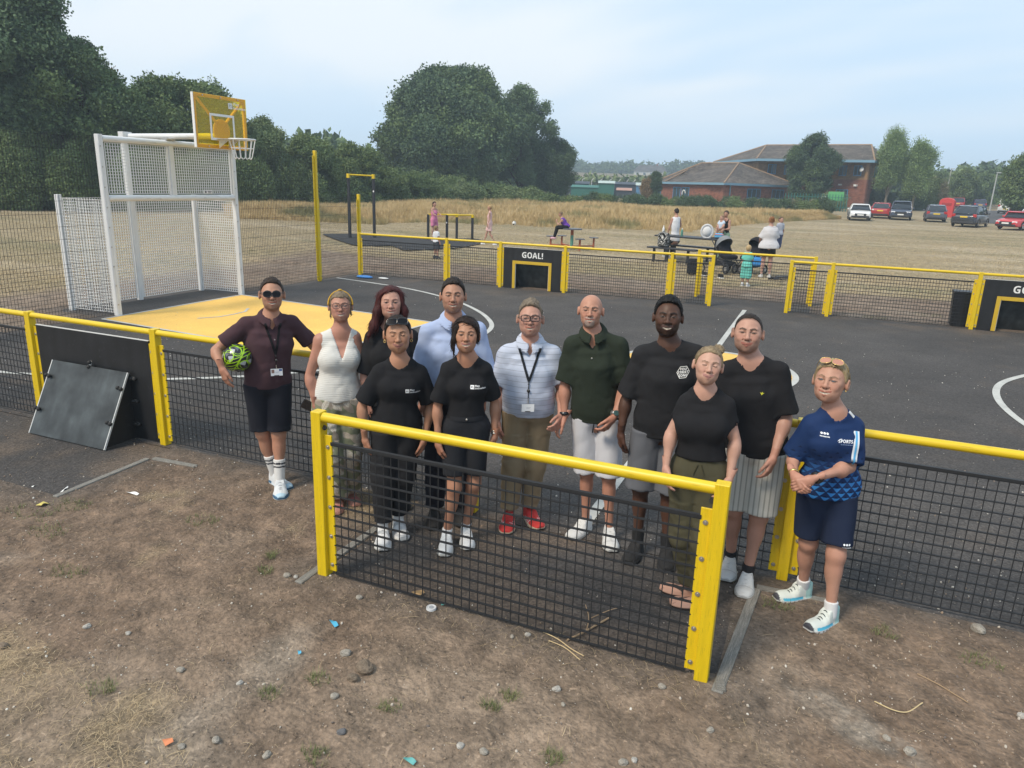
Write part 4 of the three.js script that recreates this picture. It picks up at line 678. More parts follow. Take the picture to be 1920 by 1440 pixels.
// car built as lofted sections; front points to +z
function car(name, label, x, z, turn, o) {
  const { w = 1.8, l = 4.3, h = 1.5, paint, hood = 0.95, waist = 0.92, rearCut = 0.2, wind = 0.62, cabin0 = 0.20, cabin1 = 0.74, van = false } = o;
  const c = thing(name, label, 'car', [x, land(x, z), z], turn, 'cars parked on the dry field and car park'); c.scale.setScalar(0.87);
  const P = phys({ color: paint, roughness: 0.35, clearcoat: 0.8, clearcoatRoughness: 0.1 });
  const loft = (secs, mat, nm) => { const n = 16, pos = [], idx = []; secs.forEach(([zz, hw, y0, y1, r]) => { for (let i = 0; i < n; i++) { const t = (i + 0.5) / n * Math.PI * 2, cx = Math.cos(t), sy = Math.sin(t), k = 0.28; const sx = Math.sign(cx) * Math.pow(Math.abs(cx), k), sv = Math.sign(sy) * Math.pow(Math.abs(sy), k); const y = mix(y0, y1, (sv + 1) / 2); pos.push(sx * hw * (1 - (sv > 0 ? r : r * 0.3) * Math.max(0, sv)), y, zz); } });
    for (let s = 0; s + 1 < secs.length; s++) for (let i = 0; i < n; i++) { const a = s * n + i, b = s * n + (i + 1) % n; idx.push(a, a + n, b, b, a + n, b + n); } for (const [s, f] of [[0, 1], [secs.length - 1, 0]]) for (let i = 1; i + 1 < n; i++) f ? idx.push(s * n, s * n + i, s * n + i + 1) : idx.push(s * n, s * n + i + 1, s * n + i);
    const g = new THREE.BufferGeometry(); g.setAttribute('position', new THREE.Float32BufferAttribute(pos, 3)); g.setIndex(idx); g.computeVertexNormals(); return part(nm, g, mat, c); };
  const H = l / 2, W = w / 2;
  loft([[-H, W * 0.86, 0.34, waist * 0.86, 0.08], [-H + 0.12, W * 0.96, 0.24, waist, 0.06], [-H + 0.6, W, 0.2, waist + 0.02, 0.05], [0, W, 0.2, waist, 0.05], [H * wind - 0.1, W, 0.2, waist - 0.02, 0.05], [H - 0.45, W * 0.98, 0.22, hood - 0.14, 0.1], [H - 0.12, W * 0.92, 0.24, hood - 0.22, 0.12], [H, W * 0.8, 0.34, hood - 0.36, 0.12]], P, 'body');
  const z0 = -H + (van ? 0.05 : rearCut), z1 = -H + l * cabin0 + 0.02, z2 = H - l * (1 - cabin1) - 0.15, z3 = H * wind;
  loft([[z0, W * 0.86, waist - 0.05, waist + 0.08, 0.05], [z1 - 0.1, W * 0.86, waist - 0.05, h - 0.07, 0.16], [z1 + 0.2, W * 0.88, waist - 0.05, h, 0.17], [z2, W * 0.88, waist - 0.05, h - 0.02, 0.17], [z3, W * 0.9, waist - 0.06, waist + 0.03, 0.06]], van ? P : glassM, 'cabin_glass');
  loft([[z1 - 0.12, W * 0.70, h - 0.10, h - 0.05, 0], [z1 + 0.2, W * 0.735, h - 0.045, h + 0.014, 0.06], [z2, W * 0.735, h - 0.06, h - 0.005, 0.06], [z2 + 0.12, W * 0.71, h - 0.1, h - 0.06, 0]], P, 'roof_panel');
  const pill = (zA, yA, xA, zB, yB, xB) => [-1, 1].map((s) => rod([s * xA, yA, zA], [s * xB, yB, zB], 0.045, 0.045, 6));
  for (const pg of [...pill(z3 - 0.04, waist, W * 0.885, z2 + 0.05, h - 0.07, W * 0.735), ...pill(z0 + 0.06, waist + 0.05, W * 0.85, z1 - 0.08, h - 0.1, W * 0.72), ...pill(0, waist, W * 0.885, 0, h - 0.05, W * 0.75)]) part('pillar', pg, P, c);
  for (const [sx, sz] of [[-1, 1], [1, 1], [-1, -1], [1, -1]]) { const wh = part('wheel', place(new THREE.TorusGeometry(0.245, 0.085, 8, 20), 0, 0, 0, 0, Math.PI / 2), tyreM, c); wh.position.set(sx * (W - 0.1), 0.33, sz > 0 ? H - 0.85 : -H + 0.8); part('rim', place(new THREE.CylinderGeometry(0.21, 0.21, 0.12, 16), sx * 0.02, 0, 0, 0, 0, Math.PI / 2), rimM, wh); part('arch', place(new THREE.TorusGeometry(0.36, 0.03, 5, 14, Math.PI), sx * 0.09, 0, 0, 0, Math.PI / 2), trimM, wh); }
  for (const s of [-1, 1]) {
    part('headlight', rbox(0.36, 0.13, 0.16, 0.04, s * W * 0.66, hood - 0.36, H - 0.1, 0, s * 0.3), lampW, c); part('tail_light', rbox(0.26, 0.24, 0.12, 0.03, s * W * 0.78, waist - 0.1, -H + 0.06), lampR, c);
    part('mirror', rbox(0.16, 0.12, 0.1, 0.03, s * (W + 0.08), waist + 0.06, z3 - 0.25), P, c);
  }
  part('grille', rbox(w * 0.5, 0.2, 0.06, 0.02, 0, hood - 0.43, H - 0.005), trimM, c); part('bumper', rbox(w * 0.8, 0.16, 0.12, 0.04, 0, 0.35, H - 0.03), trimM, c); part('bumper', rbox(w * 0.8, 0.16, 0.12, 0.04, 0, 0.36, -H + 0.02), trimM, c);
  part('number_plate', box(0.52, 0.11, 0.02, 0, 0.5, H + 0.03), plateW, c); part('number_plate', box(0.52, 0.11, 0.02, 0, van ? 0.6 : waist - 0.2, -H - 0.012), plateY, c);
  return c;
}
const toCam = (x, z) => Math.atan2(-x, -z); // heading that points a car's front at the camera
const back = (x, z) => toCam(x, z) + Math.PI;
car('parked_car', 'white saloon car facing the camera, nearest the school trees', 2.1, -64.8, toCam(2, -64) + 0.05, { paint: rgb(0.75, 0.75, 0.74), h: 1.42, l: 4.5, w: 1.82 });
car('parked_car', 'red hatchback seen from behind, half hidden by the white saloon', 4.0, -71.4, back(4, -71) - 0.05, { paint: rgb(0.42, 0.03, 0.03), h: 1.46, w: 1.8 });
car('parked_car', 'dark blue off-roader facing the camera between white saloon and grey hatchback', 5.35, -69.5, toCam(5, -69) + 0.0, { paint: rgb(0.045, 0.06, 0.10), h: 1.72, w: 1.9, waist: 1.02, hood: 1.08, l: 4.5 });
car('parked_car', 'grey hatchback seen from behind beside the red arched bank', 7.7, -68.0, back(7.7, -68) + 0.06, { paint: rgb(0.10, 0.11, 0.14), h: 1.5, w: 1.72, l: 3.9, rearCut: 0.12 });
car('parked_car', 'black off-roader seen from behind, largest of the parked cars', 9.2, -61.4, back(9.2, -61) - 0.22, { paint: rgb(0.025, 0.03, 0.04), h: 1.66, w: 1.9, waist: 1.0, hood: 1.04, l: 4.5, rearCut: 0.12 });
car('parked_car', 'bright red coupe at the right edge showing its front', 12.0, -59.8, toCam(12, -59.8) - 0.5, { paint: rgb(0.55, 0.03, 0.035), h: 1.4, w: 1.85, l: 4.4, cabin0: 0.12, wind: 0.5 });
car('parked_car', 'red off-roader seen from behind far up the road', 15.6, -116, back(15.6, -116), { paint: rgb(0.33, 0.035, 0.04), h: 1.7, w: 1.9, waist: 1.0 });
car('parked_car', 'dark purple car seen from behind far up the road', 18.0, -116, back(18, -116) + 0.1, { paint: rgb(0.06, 0.045, 0.12), h: 1.55, w: 1.8 });
car('parked_van', 'white van parked at the far right side of the road', 18.6, -100, back(18.6, -100) - 0.2, { paint: rgb(0.74, 0.75, 0.73), h: 2.0, w: 1.9, l: 4.8, waist: 1.1, hood: 1.15, van: true, cabin0: 0.05 });
car('parked_car', 'dark blue car at the right edge in front of the white van', 17.6, -88, back(17.6, -88) - 0.3, { paint: rgb(0.04, 0.06, 0.12), h: 1.5, w: 1.8 });
car('parked_car', 'white car half hidden behind the red coupe', 15.0, -70.5, toCam(15, -70) - 0.4, { paint: rgb(0.72, 0.72, 0.72), h: 1.45, w: 1.8 });
{ // red arched bank
  const x = 9.9, z = -80, a = thing('donation_bank', 'red arched metal bank standing by the road', 'container', [x, land(x, z), z], -0.35), sh = new THREE.Shape(); sh.moveTo(-0.56, 0); sh.lineTo(0.56, 0); sh.lineTo(0.6, 1.35); sh.quadraticCurveTo(0.56, 1.68, 0, 1.72); sh.quadraticCurveTo(-0.56, 1.68, -0.6, 1.35); sh.closePath();
  part('body', new THREE.ExtrudeGeometry(sh, { depth: 0.5, bevelEnabled: true, bevelSize: 0.03, bevelThickness: 0.03, bevelSegments: 2 }).translate(0, 0, -0.25), std({ color: rgb(0.55, 0.045, 0.045), roughness: 0.5 }), a);
  part('hatch', rbox(0.8, 0.22, 0.08, 0.02, 0, 1.2, 0.29), std({ color: rgb(0.35, 0.03, 0.03), roughness: 0.5 }), a);
}
{ // car park road with faded markings
  const pts = [[9.4, -73], [13.2, -66.5], [19, -66], [23, -80], [22, -96], [19.5, -112], [15.5, -112], [13.2, -92]], sh = new THREE.Shape(pts.map(([x, z]) => new THREE.Vector2(x, -z))), g = new THREE.ShapeGeometry(sh).rotateX(-Math.PI / 2), p = g.attributes.position;
  const q = sheet(steps(9, 24, () => 0.8), steps(-112, -66, () => 0.8), (x, z) => land(x, z) + 0.03, (x, z, o) => { const k = 0.11 + 0.03 * fbm(x, z, 3, 4); o[0] = k; o[1] = k; o[2] = k * 1.05; return o; }, 0.5);
  const idx = Array.from(q.index.array), keep = []; const inside = (x, z) => { let c = false; for (let i = 0, j = pts.length - 1; i < pts.length; j = i++) { const [a, b] = pts[i], [d, e] = pts[j]; if ((b > z) !== (e > z) && x < (d - a) * (z - b) / (e - b) + a) c = !c; } return c; };
  for (let i = 0; i < idx.length; i += 3) { const P = q.attributes.position; if (inside(P.getX(idx[i]), P.getZ(idx[i]))) keep.push(idx[i], idx[i + 1], idx[i + 2]); } q.setIndex(keep);
  struct('road', q, tarMat);
  [[12.0, -77.0], [13.6, -76.2], [15.2, -75.4], [16.8, -74.6], [12.4, -87], [13.8, -94]].forEach(([x, z]) => { const m = marking('road_marking', box(0.9, 0.01, 0.22, 0, 0, 0).rotateY(0.3), linePaint, 'faded white dash on the car park road'); m.position.set(x, land(x, z) + 0.04, z); });
}
// lamp posts, houses on the hill
const lampGrey = std({ color: rgb(0.45, 0.46, 0.44), roughness: 0.5 });
[[14.4, -119, 5.2, 'slim grey lamp post behind the red arched bank'], [18.1, -108.5, 4.6, 'slim grey lamp post on the far right by the road']].forEach(([x, z, h, lb]) => { const p = thing('lamp_post', lb, 'lamp post', [x, land(x, z), z]); part('pole', rod([0, 0, 0], [0.05, h, 0], 0.09, 0.055), lampGrey, p); part('lamp_head', rbox(0.5, 0.1, 0.22, 0.03, 0.2, h, 0), lampGrey, p); });
function house(label, x, z, w, turn, roofC, lift) {
  const hs = thing('house', label, 'house', [x, land(x, z) + lift, z], turn, 'houses on the far hill'), d = 7, h = 4.6;
  part('wall', box(w, h, d, 0, h / 2, 0), std({ color: rgb(0.55, 0.52, 0.47), roughness: 0.9 }), hs);
  part('roof', faces([[[-w / 2 - 0.4, h, d / 2 + 0.4], [w / 2 + 0.4, h, d / 2 + 0.4], [w / 2 - 2, h + 2.6, 0], [-w / 2 + 2, h + 2.6, 0]], [[w / 2 + 0.4, h, -d / 2 - 0.4], [-w / 2 - 0.4, h, -d / 2 - 0.4], [-w / 2 + 2, h + 2.6, 0], [w / 2 - 2, h + 2.6, 0]], [[w / 2 + 0.4, h, d / 2 + 0.4], [w / 2 + 0.4, h, -d / 2 - 0.4], [w / 2 - 2, h + 2.6, 0]], [[-w / 2 - 0.4, h, -d / 2 - 0.4], [-w / 2 - 0.4, h, d / 2 + 0.4], [-w / 2 + 2, h + 2.6, 0]]]), std({ color: roofC, map: tileTex, roughness: 0.95 }), hs);
  for (let i = 0; i < Math.floor(w / 3); i++) for (const y of [0.9, 3.0]) { const wd = part('window', box(1.3, 1.1, 0.08, -w / 2 + 1.6 + i * 3, y + 0.5, d / 2 + 0.03), whitePaint, hs); part('pane', box(1.1, 0.9, 0.03, -w / 2 + 1.6 + i * 3, y + 0.5, d / 2 + 0.085), pane, wd); }
  part('chimney', box(0.8, 1.4, 0.8, w * 0.2, h + 2.6, 0), brickRed, hs);
}
house('long grey roofed house on the far hill behind the trees', 43, -298, 13, -0.1, rgb(0.16, 0.13, 0.12), -2.2);
house('red roofed house on the far hill at the right', 50.5, -287, 8, -0.1, rgb(0.30, 0.13, 0.09), -1.6);
house('small red roofed house at the right end of the far hill', 57.5, -286, 6.5, -0.15, rgb(0.25, 0.14, 0.11), -1.6);
house('pale house on the horizon left of the school roof', -75, -330, 14, 0.2, rgb(0.2, 0.18, 0.17), -3);
// ---------------------------------------------------------------- people: tapered limbs joined by a smooth minimum, meshed with surface nets
const smin = (a, b, k) => { const h = k - Math.abs(a - b); return h > 0 ? Math.min(a, b) - h * h / (4 * k) : Math.min(a, b); };
const smax = (a, b, k) => -smin(-a, -b, k);
function cone(a, b, r0, r1) { const [ax, ay, az] = a, dx = b[0] - ax, dy = b[1] - ay, dz = b[2] - az, q = 1 / (dx * dx + dy * dy + dz * dz + 1e-12), dr = r1 - r0; return (x, y, z) => { const px = x - ax, py = y - ay, pz = z - az; let t = (px * dx + py * dy + pz * dz) * q; t = t < 0 ? 0 : t > 1 ? 1 : t; const ex = px - dx * t, ey = py - dy * t, ez = pz - dz * t; return Math.sqrt(ex * ex + ey * ey + ez * ez) - r0 - dr * t; }; }
function ell(c, r) { const [cx, cy, cz] = c, [a, b, d] = r, m = Math.min(a, b, d); return (x, y, z) => { const px = (x - cx) / a, py = (y - cy) / b, pz = (z - cz) / d, k = Math.sqrt(px * px + py * py + pz * pz), qx = px / a, qy = py / b, qz = pz / d, g = Math.sqrt(qx * qx + qy * qy + qz * qz); return g > 1e-9 ? k * (k - 1) / g : -m; }; }
const sub = (a, b) => [a[0] - b[0], a[1] - b[1], a[2] - b[2]], add = (a, b, k = 1) => [a[0] + b[0] * k, a[1] + b[1] * k, a[2] + b[2] * k], dot = (a, b) => a[0] * b[0] + a[1] * b[1] + a[2] * b[2], len3 = (a) => Math.hypot(...a), unit = (a) => { const l = len3(a) || 1; return [a[0] / l, a[1] / l, a[2] / l]; }, cross = (a, b) => [a[1] * b[2] - a[2] * b[1], a[2] * b[0] - a[0] * b[2], a[0] * b[1] - a[1] * b[0]], lerp3 = (a, b, t) => mix3(a, b, t);
// sdf -> indexed geometry
function net(sdf, lo, hi, h, color, uvf) {
  const nx = Math.ceil((hi[0] - lo[0]) / h) + 2, ny = Math.ceil((hi[1] - lo[1]) / h) + 2, nz = Math.ceil((hi[2] - lo[2]) / h) + 2, sx = 1, sy = nx, sz = nx * ny, N = nx * ny * nz, f = new Float32Array(N), B = 6, ox = lo[0] - h / 2, oy = lo[1] - h / 2, oz = lo[2] - h / 2;
  for (let k = 0; k < nz; k += B) for (let j = 0; j < ny; j += B) for (let i = 0; i < nx; i += B) {
    const i1 = Math.min(nx, i + B), j1 = Math.min(ny, j + B), k1 = Math.min(nz, k + B), d = sdf(ox + (i + i1 - 1) / 2 * h, oy + (j + j1 - 1) / 2 * h, oz + (k + k1 - 1) / 2 * h), far = Math.abs(d) > B * h * 1.15;
    for (let c = k; c < k1; c++) for (let b = j; b < j1; b++) { let o = c * sz + b * sy + i; for (let a = i; a < i1; a++, o++) f[o] = far ? d : sdf(ox + a * h, oy + b * h, oz + c * h); }
  }
  const id = new Int32Array(N).fill(-1), pos = [], idx = [];
  for (let k = 0; k < nz - 1; k++) for (let j = 0; j < ny - 1; j++) { let o = k * sz + j * sy; for (let i = 0; i < nx - 1; i++, o++) {
    const v0 = f[o], v1 = f[o + 1], v2 = f[o + sy], v3 = f[o + sy + 1], v4 = f[o + sz], v5 = f[o + sz + 1], v6 = f[o + sz + sy], v7 = f[o + sz + sy + 1];
    const m = (v0 < 0) + (v1 < 0) + (v2 < 0) + (v3 < 0) + (v4 < 0) + (v5 < 0) + (v6 < 0) + (v7 < 0); if (m === 0 || m === 8) continue;
    let X = 0, Y = 0, Z = 0, n = 0;
    const E = (a, b, x, y, z, ax) => { if ((a < 0) !== (b < 0)) { const t = a / (a - b); X += x + (ax === 0 ? t : 0); Y += y + (ax === 1 ? t : 0); Z += z + (ax === 2 ? t : 0); n++; } };
    E(v0, v1, 0, 0, 0, 0); E(v2, v3, 0, 1, 0, 0); E(v4, v5, 0, 0, 1, 0); E(v6, v7, 0, 1, 1, 0); E(v0, v2, 0, 0, 0, 1); E(v1, v3, 1, 0, 0, 1); E(v4, v6, 0, 0, 1, 1); E(v5, v7, 1, 0, 1, 1); E(v0, v4, 0, 0, 0, 2); E(v1, v5, 1, 0, 0, 2); E(v2, v6, 0, 1, 0, 2); E(v3, v7, 1, 1, 0, 2);
    id[o] = pos.length / 3; pos.push(ox + (i + X / n) * h, oy + (j + Y / n) * h, oz + (k + Z / n) * h);
  } }
  for (let k = 1; k < nz - 1; k++) for (let j = 1; j < ny - 1; j++) { let o = k * sz + j * sy + 1; for (let i = 1; i < nx - 1; i++, o++) {
    const a = f[o] < 0, Q = (p, q, r, s, flip) => { if (p < 0 || q < 0 || r < 0 || s < 0) return; flip ? idx.push(p, q, r, p, r, s) : idx.push(p, r, q, p, s, r); };
    if (a !== (f[o + 1] < 0)) Q(id[o], id[o - sy], id[o - sy - sz], id[o - sz], !a);
    if (a !== (f[o + sy] < 0)) Q(id[o], id[o - sz], id[o - sz - 1], id[o - 1], !a);
    if (a !== (f[o + sz] < 0)) Q(id[o], id[o - 1], id[o - 1 - sy], id[o - sy], !a);
  } }
  const g = new THREE.BufferGeometry(); g.setAttribute('position', new THREE.Float32BufferAttribute(pos, 3)); g.setIndex(idx);
  const n = pos.length / 3;
  if (color) { const c = new Float32Array(n * 3); for (let i = 0; i < n; i++) c.set(color(pos[i * 3], pos[i * 3 + 1], pos[i * 3 + 2]), i * 3); g.setAttribute('color', new THREE.BufferAttribute(c, 3)); }
  if (uvf) { const u = new Float32Array(n * 2); for (let i = 0; i < n; i++) u.set(uvf(pos[i * 3], pos[i * 3 + 1], pos[i * 3 + 2]), i * 2); g.setAttribute('uv', new THREE.BufferAttribute(u, 2)); }
  g.computeVertexNormals(); return g;
}
const bounds = (pts, pad) => { const lo = [1e9, 1e9, 1e9], hi = [-1e9, -1e9, -1e9]; for (const p of pts) for (let i = 0; i < 3; i++) { lo[i] = Math.min(lo[i], p[i] - pad); hi[i] = Math.max(hi[i], p[i] + pad); } return [lo, hi]; };
const spline = (st, t) => { let i = 0; while (i < st.length - 2 && t > st[i + 1][0]) i++; const a = st[i], b = st[i + 1], u = smooth(a[0], b[0], t); return [mix(a[1], b[1], u), mix(a[2], b[2], u), mix(a[3] || 0, b[3] || 0, u)]; };
// fabric materials share a fine weave
const weaveTex = texture(256, 256, (u, v) => { const k = 0.5 + 0.25 * Math.sin(u * 256 * 0.8) * Math.sin(v * 256 * 0.8) + 0.5 * (pfbm(u, v, 40, 3, 5) - 0.5); return [k, k, k]; }, false);
weaveTex.repeat.set(6, 6);
const cloth = (c, o = {}) => phys({ color: Array.isArray(c) ? rgb(...c) : c, roughness: 0.95, specularIntensity: 0.35, bumpMap: weaveTex, bumpScale: 0.0012, ...o });
const skinMat = phys({ vertexColors: true, roughness: 0.5, specularIntensity: 0.6 });
const hairBump = texture(256, 256, (u, v) => { const k = pfbm(u, v * 0.08, 60, 3, 15); return [k, k, k]; }, false);
const vcMat = std({ vertexColors: true, roughness: 0.8 }), hairMat = phys({ vertexColors: true, side: THREE.DoubleSide, roughness: 0.6, specularIntensity: 0.5 });
const blackPlastic = phys({ color: rgb(0.012, 0.012, 0.014), roughness: 0.25, clearcoat: 0.6 }), tortoise = phys({ color: rgb(0.05, 0.018, 0.012), roughness: 0.25, clearcoat: 0.6 }), darkLens = phys({ color: rgb(0.008, 0.008, 0.010), roughness: 0.2, specularIntensity: 0.35 }), clearLens = phys({ color: rgb(1, 1, 1), transmission: 1, thickness: 0, roughness: 0.02, ior: 1.3 }), gold = std({ color: rgb(0.75, 0.55, 0.22), roughness: 0.3, metalness: 0.9 });

function headSdf(o) { // local frame: x to the image right, y up, z towards where the face looks; 0.225 m from chin to crown
  const jw = (o.jaw ?? 0.053) + 0.002, fw = (o.faceW ?? 0.062) + 0.003, open = o.teeth ? 1 : 0, sm = o.smile ?? 0.5, fem = o.fem ? 1 : 0;
  const cran = ell([0, 0.022, -0.012], [0.0785, 0.0905, 0.097]), mid = ell([0, -0.03, 0.022], [fw, 0.078, 0.064]), jaw = ell([0, -0.064, 0.026], [jw, 0.045, 0.052]), chin = ell([0, -0.096, 0.064 - 0.004 * fem], [0.020 - 0.003 * fem, 0.015, 0.017]);
  const ck = ell([0.040, -0.012, 0.055], [0.023, 0.020, 0.020]), sck = ell([0.034, -0.036 + 0.004 * sm, 0.066], [0.019, 0.016, 0.015]), brow = cone([0.012, 0.0215, 0.0815], [0.043, 0.024, 0.066], 0.0095 - 0.002 * fem, 0.008);
  const sock = ell([0.031, 0.005, 0.090], [0.017, 0.0085, 0.0105]), eye = ell([0.031, 0.003, 0.0745], [0.0135, 0.0115, 0.0125]), nb = cone([0, 0.016, 0.0825], [0, -0.028, 0.099], 0.0068, 0.0088), nt = ell([0, -0.029, 0.100], [0.0118 + (o.nose || 0), 0.0102, 0.0105]), al = ell([0.0112 + (o.nose || 0), -0.033, 0.0915], [0.0075, 0.0072, 0.0085]);
  const mu = ell([0, -0.063, 0.066], [0.034, 0.026, 0.022]), cy = -0.0565 + 0.006 * sm, ul = cone([0, -0.0600, 0.0905], [0.026 + 0.005 * sm, cy, 0.0765], 0.0048, 0.003), ll = cone([0, -0.0740 - 0.003 * open, 0.0885], [0.024 + 0.005 * sm, cy - 0.003, 0.0765], 0.0058, 0.003), slot = ell([0, -0.0665, 0.095], [0.024, 0.0046, 0.010]);
  const ear = ell([0.0865, -0.004, -0.006], [0.0115, 0.031, 0.0185]), earIn = ell([0.0975, -0.003, -0.003], [0.008, 0.018, 0.010]), fold = cone([0.021, -0.037, 0.084], [0.037, -0.060, 0.070], 0.0022, 0.0016);
  return (x0, y, z) => {
    const x = Math.abs(x0); let d = smin(cran(x, y, z), mid(x, y, z), 0.03); d = smin(d, jaw(x, y, z), 0.03); d = smin(d, chin(x, y, z), 0.02);
    if (d > 0.05) return d - 0.012;
    d = smin(d, ck(x, y, z), 0.022); d = smin(d, sck(x, y, z), 0.014); d = smin(d, mu(x, y, z), 0.02); d = smin(d, brow(x, y, z), 0.014); d = smax(d, -sock(x, y, z), 0.012); d = smin(d, eye(x, y, z), 0.004);
    d = smin(d, nb(x, y, z), 0.012); d = smin(d, nt(x, y, z), 0.008); d = smin(d, al(x, y, z), 0.006); d = smax(d, -fold(x, y, z), 0.008);
    d = smin(d, ul(x, y, z), 0.005); d = smin(d, ll(x, y, z), 0.005); if (open) d = smax(d, -slot(x, y, z), 0.004);
    d = smin(d, smax(ear(x, y, z), -earIn(x, y, z), 0.005), 0.010); return d;
  };
}
function faceColor(o) {
  const sk = o.skin, lip = o.lip ? o.lip.map((v) => v * 0.8) : [sk[0] * 0.66, sk[1] * 0.40, sk[2] * 0.40], sm = o.smile ?? 0.5, cy = -0.0565 + 0.006 * sm, bc = o.browC ?? mix3(sk, [0.03, 0.02, 0.015], 0.75), bd = o.beard, seg = (px, py, ax, ay, bx, by) => { const dx = bx - ax, dy = by - ay, t = clamp(((px - ax) * dx + (py - ay) * dy) / (dx * dx + dy * dy)); return Math.hypot(px - ax - dx * t, py - ay - dy * t); };
  return (x0, y, z) => {
    const x = Math.abs(x0), n = noise3(x0 * 60, y * 60, z * 60), n2 = noise3(x0 * 240, y * 240, z * 240); let c = sk.slice(); const k = 0.93 + 0.12 * n + 0.05 * (n2 - 0.5); c = [c[0] * k, c[1] * k, c[2] * k];
    const red = smooth(0.034, 0.008, Math.hypot(x - 0.038, (y + 0.026) * 1.1)) * 0.45 + smooth(0.016, 0.006, Math.hypot(x, y + 0.03)) * 0.35 + smooth(0.03, 0.0, Math.abs(x - 0.078)) * 0.25 * (z < 0.02 ? 1 : 0); c = [c[0] * (1 + 0.05 * red), c[1] * (1 - 0.13 * red), c[2] * (1 - 0.12 * red)];
    if (z > 0.03) {
      if (bd) { const jawZone = smooth(-0.030, -0.052, y - 0.6 * Math.max(0, 0.05 - z) * 0) * (bd.goatee ? smooth(0.042, 0.026, x) : 1), m = smooth(-0.040, -0.047, y) * smooth(-0.062, -0.055, y) * smooth(0.034, 0.026, x); const f = clamp(Math.max(jawZone, m)) * bd.k * (0.75 + 0.5 * n2); c = mix3(c, bd.c, clamp(f)); }
      const eb = seg(x, y, 0.0145, 0.0215, 0.034, 0.027) < (o.fem ? 0.0034 : 0.0050) || seg(x, y, 0.034, 0.027, 0.046, 0.022) < (o.fem ? 0.0026 : 0.0040); if (eb && z > 0.05) c = mix3(c, bc, 0.85);
      const ex = x - 0.031, ey = y - 0.0025, open = o.eyes === 0 ? 0 : (o.eyes ?? 0.0030) + 0.0010;
      if (z > 0.06) {
        if (open > 0) { const e = (ex / 0.0125) ** 2 + (ey / open) ** 2; if (e < 1) { const ir = Math.hypot(x0 - Math.sign(x0) * 0.031 - (o.look || 0), ey); c = ir < 0.0072 ? (o.iris ?? [0.03, 0.02, 0.015]) : [0.13, 0.11, 0.10]; } else if (e < 3.2) c = mix3(c, ey > 0 ? [0.03, 0.02, 0.015] : mix3(c, [0.1, 0.05, 0.04], 0.5), ey > 0 ? 0.7 : 0.35); }
        else { const e = Math.abs(ey + 0.002 - (ex * ex) * 6); if (Math.abs(ex) < 0.013 && e < 0.0024) c = mix3(c, [0.03, 0.02, 0.018], 0.85); }
      }
      if (z > 0.066) { const dl = Math.min(seg(x, y, 0, -0.0600, 0.0295, cy), seg(x, y, 0, -0.0745 - (o.teeth ? 0.003 : 0), 0.0275, cy - 0.003)); const mouth = x < 0.026 && Math.abs(y + 0.0672 - x * x * 9 * sm) < (o.teeth ? 0.0048 : 0.0022) * (1 - (x / 0.028) ** 2);
        if (dl < 0.0046) c = mix3(c, lip, 0.85); if (mouth) c = o.teeth ? [0.50, 0.44, 0.36] : mix3(lip, [0.05, 0.02, 0.02], 0.7); }
      const nos = Math.hypot(x - 0.008, (y + 0.0415) * 1.4); if (nos < 0.0042 && z > 0.085) c = mix3(c, [0.03, 0.015, 0.01], 0.7);
    }
    if (o.shaved) { const hl = hairline(z), f = smooth(hl - 0.004, hl + 0.012, y) * (z < 0.075 ? 1 : smooth(0.09, 0.075, z)); c = mix3(c, o.shaved, f * 0.55); }
    return c;
  };
}
const HL = [[-0.11, -0.055], [-0.075, -0.05], [-0.045, -0.02], [-0.025, 0.028], [-0.008, 0.028], [0.006, -0.004], [0.024, -0.004], [0.034, 0.034], [0.046, 0.060], [0.06, 0.074], [0.078, 0.083], [0.12, 0.09]];
function hairline(z) { for (let i = 0; i + 1 < HL.length; i++) if (z <= HL[i + 1][0]) return mix(HL[i][1], HL[i + 1][1], clamp((z - HL[i][0]) / (HL[i + 1][0] - HL[i][0]))); return 0.08; }
function hairSdf(o) { // o.t thickness, o.style
  const t = o.t, cr = ell([0, 0.022, -0.012], [0.0785 + (o.sideT ?? t), 0.0905 + (o.topT ?? t), 0.097 + t]), nk = ell([0, -0.02, -0.045], [0.062 + t * 0.6, 0.075, 0.055 + t * 0.5]), extra = (o.extra || []).map((e) => e.length === 4 && Array.isArray(e[1]) ? cone(...e) : ell(...e)), hl = o.lift || 0, amp = o.rough ?? 0.004, fr = o.freq ?? 90;
  return (x, y, z) => {
    let d = smin(cr(x, y, z), o.nape === false ? 1 : nk(x, y, z), 0.02); if (d > 0.06 && !extra.length) return d;
    d = smax(d, (hairline(z) + hl + 0.007 * (noise3(x * 55, 3, z * 55) - 0.5) + (o.part ? o.part * x : 0) - y + (o.sweep ? o.sweep * Math.max(0, 1 - Math.abs(x) / 0.07) * smooth(0.02, 0.08, z) : 0)) * 0.75, 0.006);
    for (const e of extra) d = smin(d, e(x, y, z), o.k ?? 0.012);
    if (d < 0.02 && d > -0.03) d += amp * (noise3(x * fr, y * fr * (o.stretch ?? 0.35), z * fr * 0.7) - 0.5) * 2 + amp * 0.5 * (noise3(x * fr * 2.3, y * fr * 0.6, z * fr * 2) - 0.5);
    return d;
  };
}
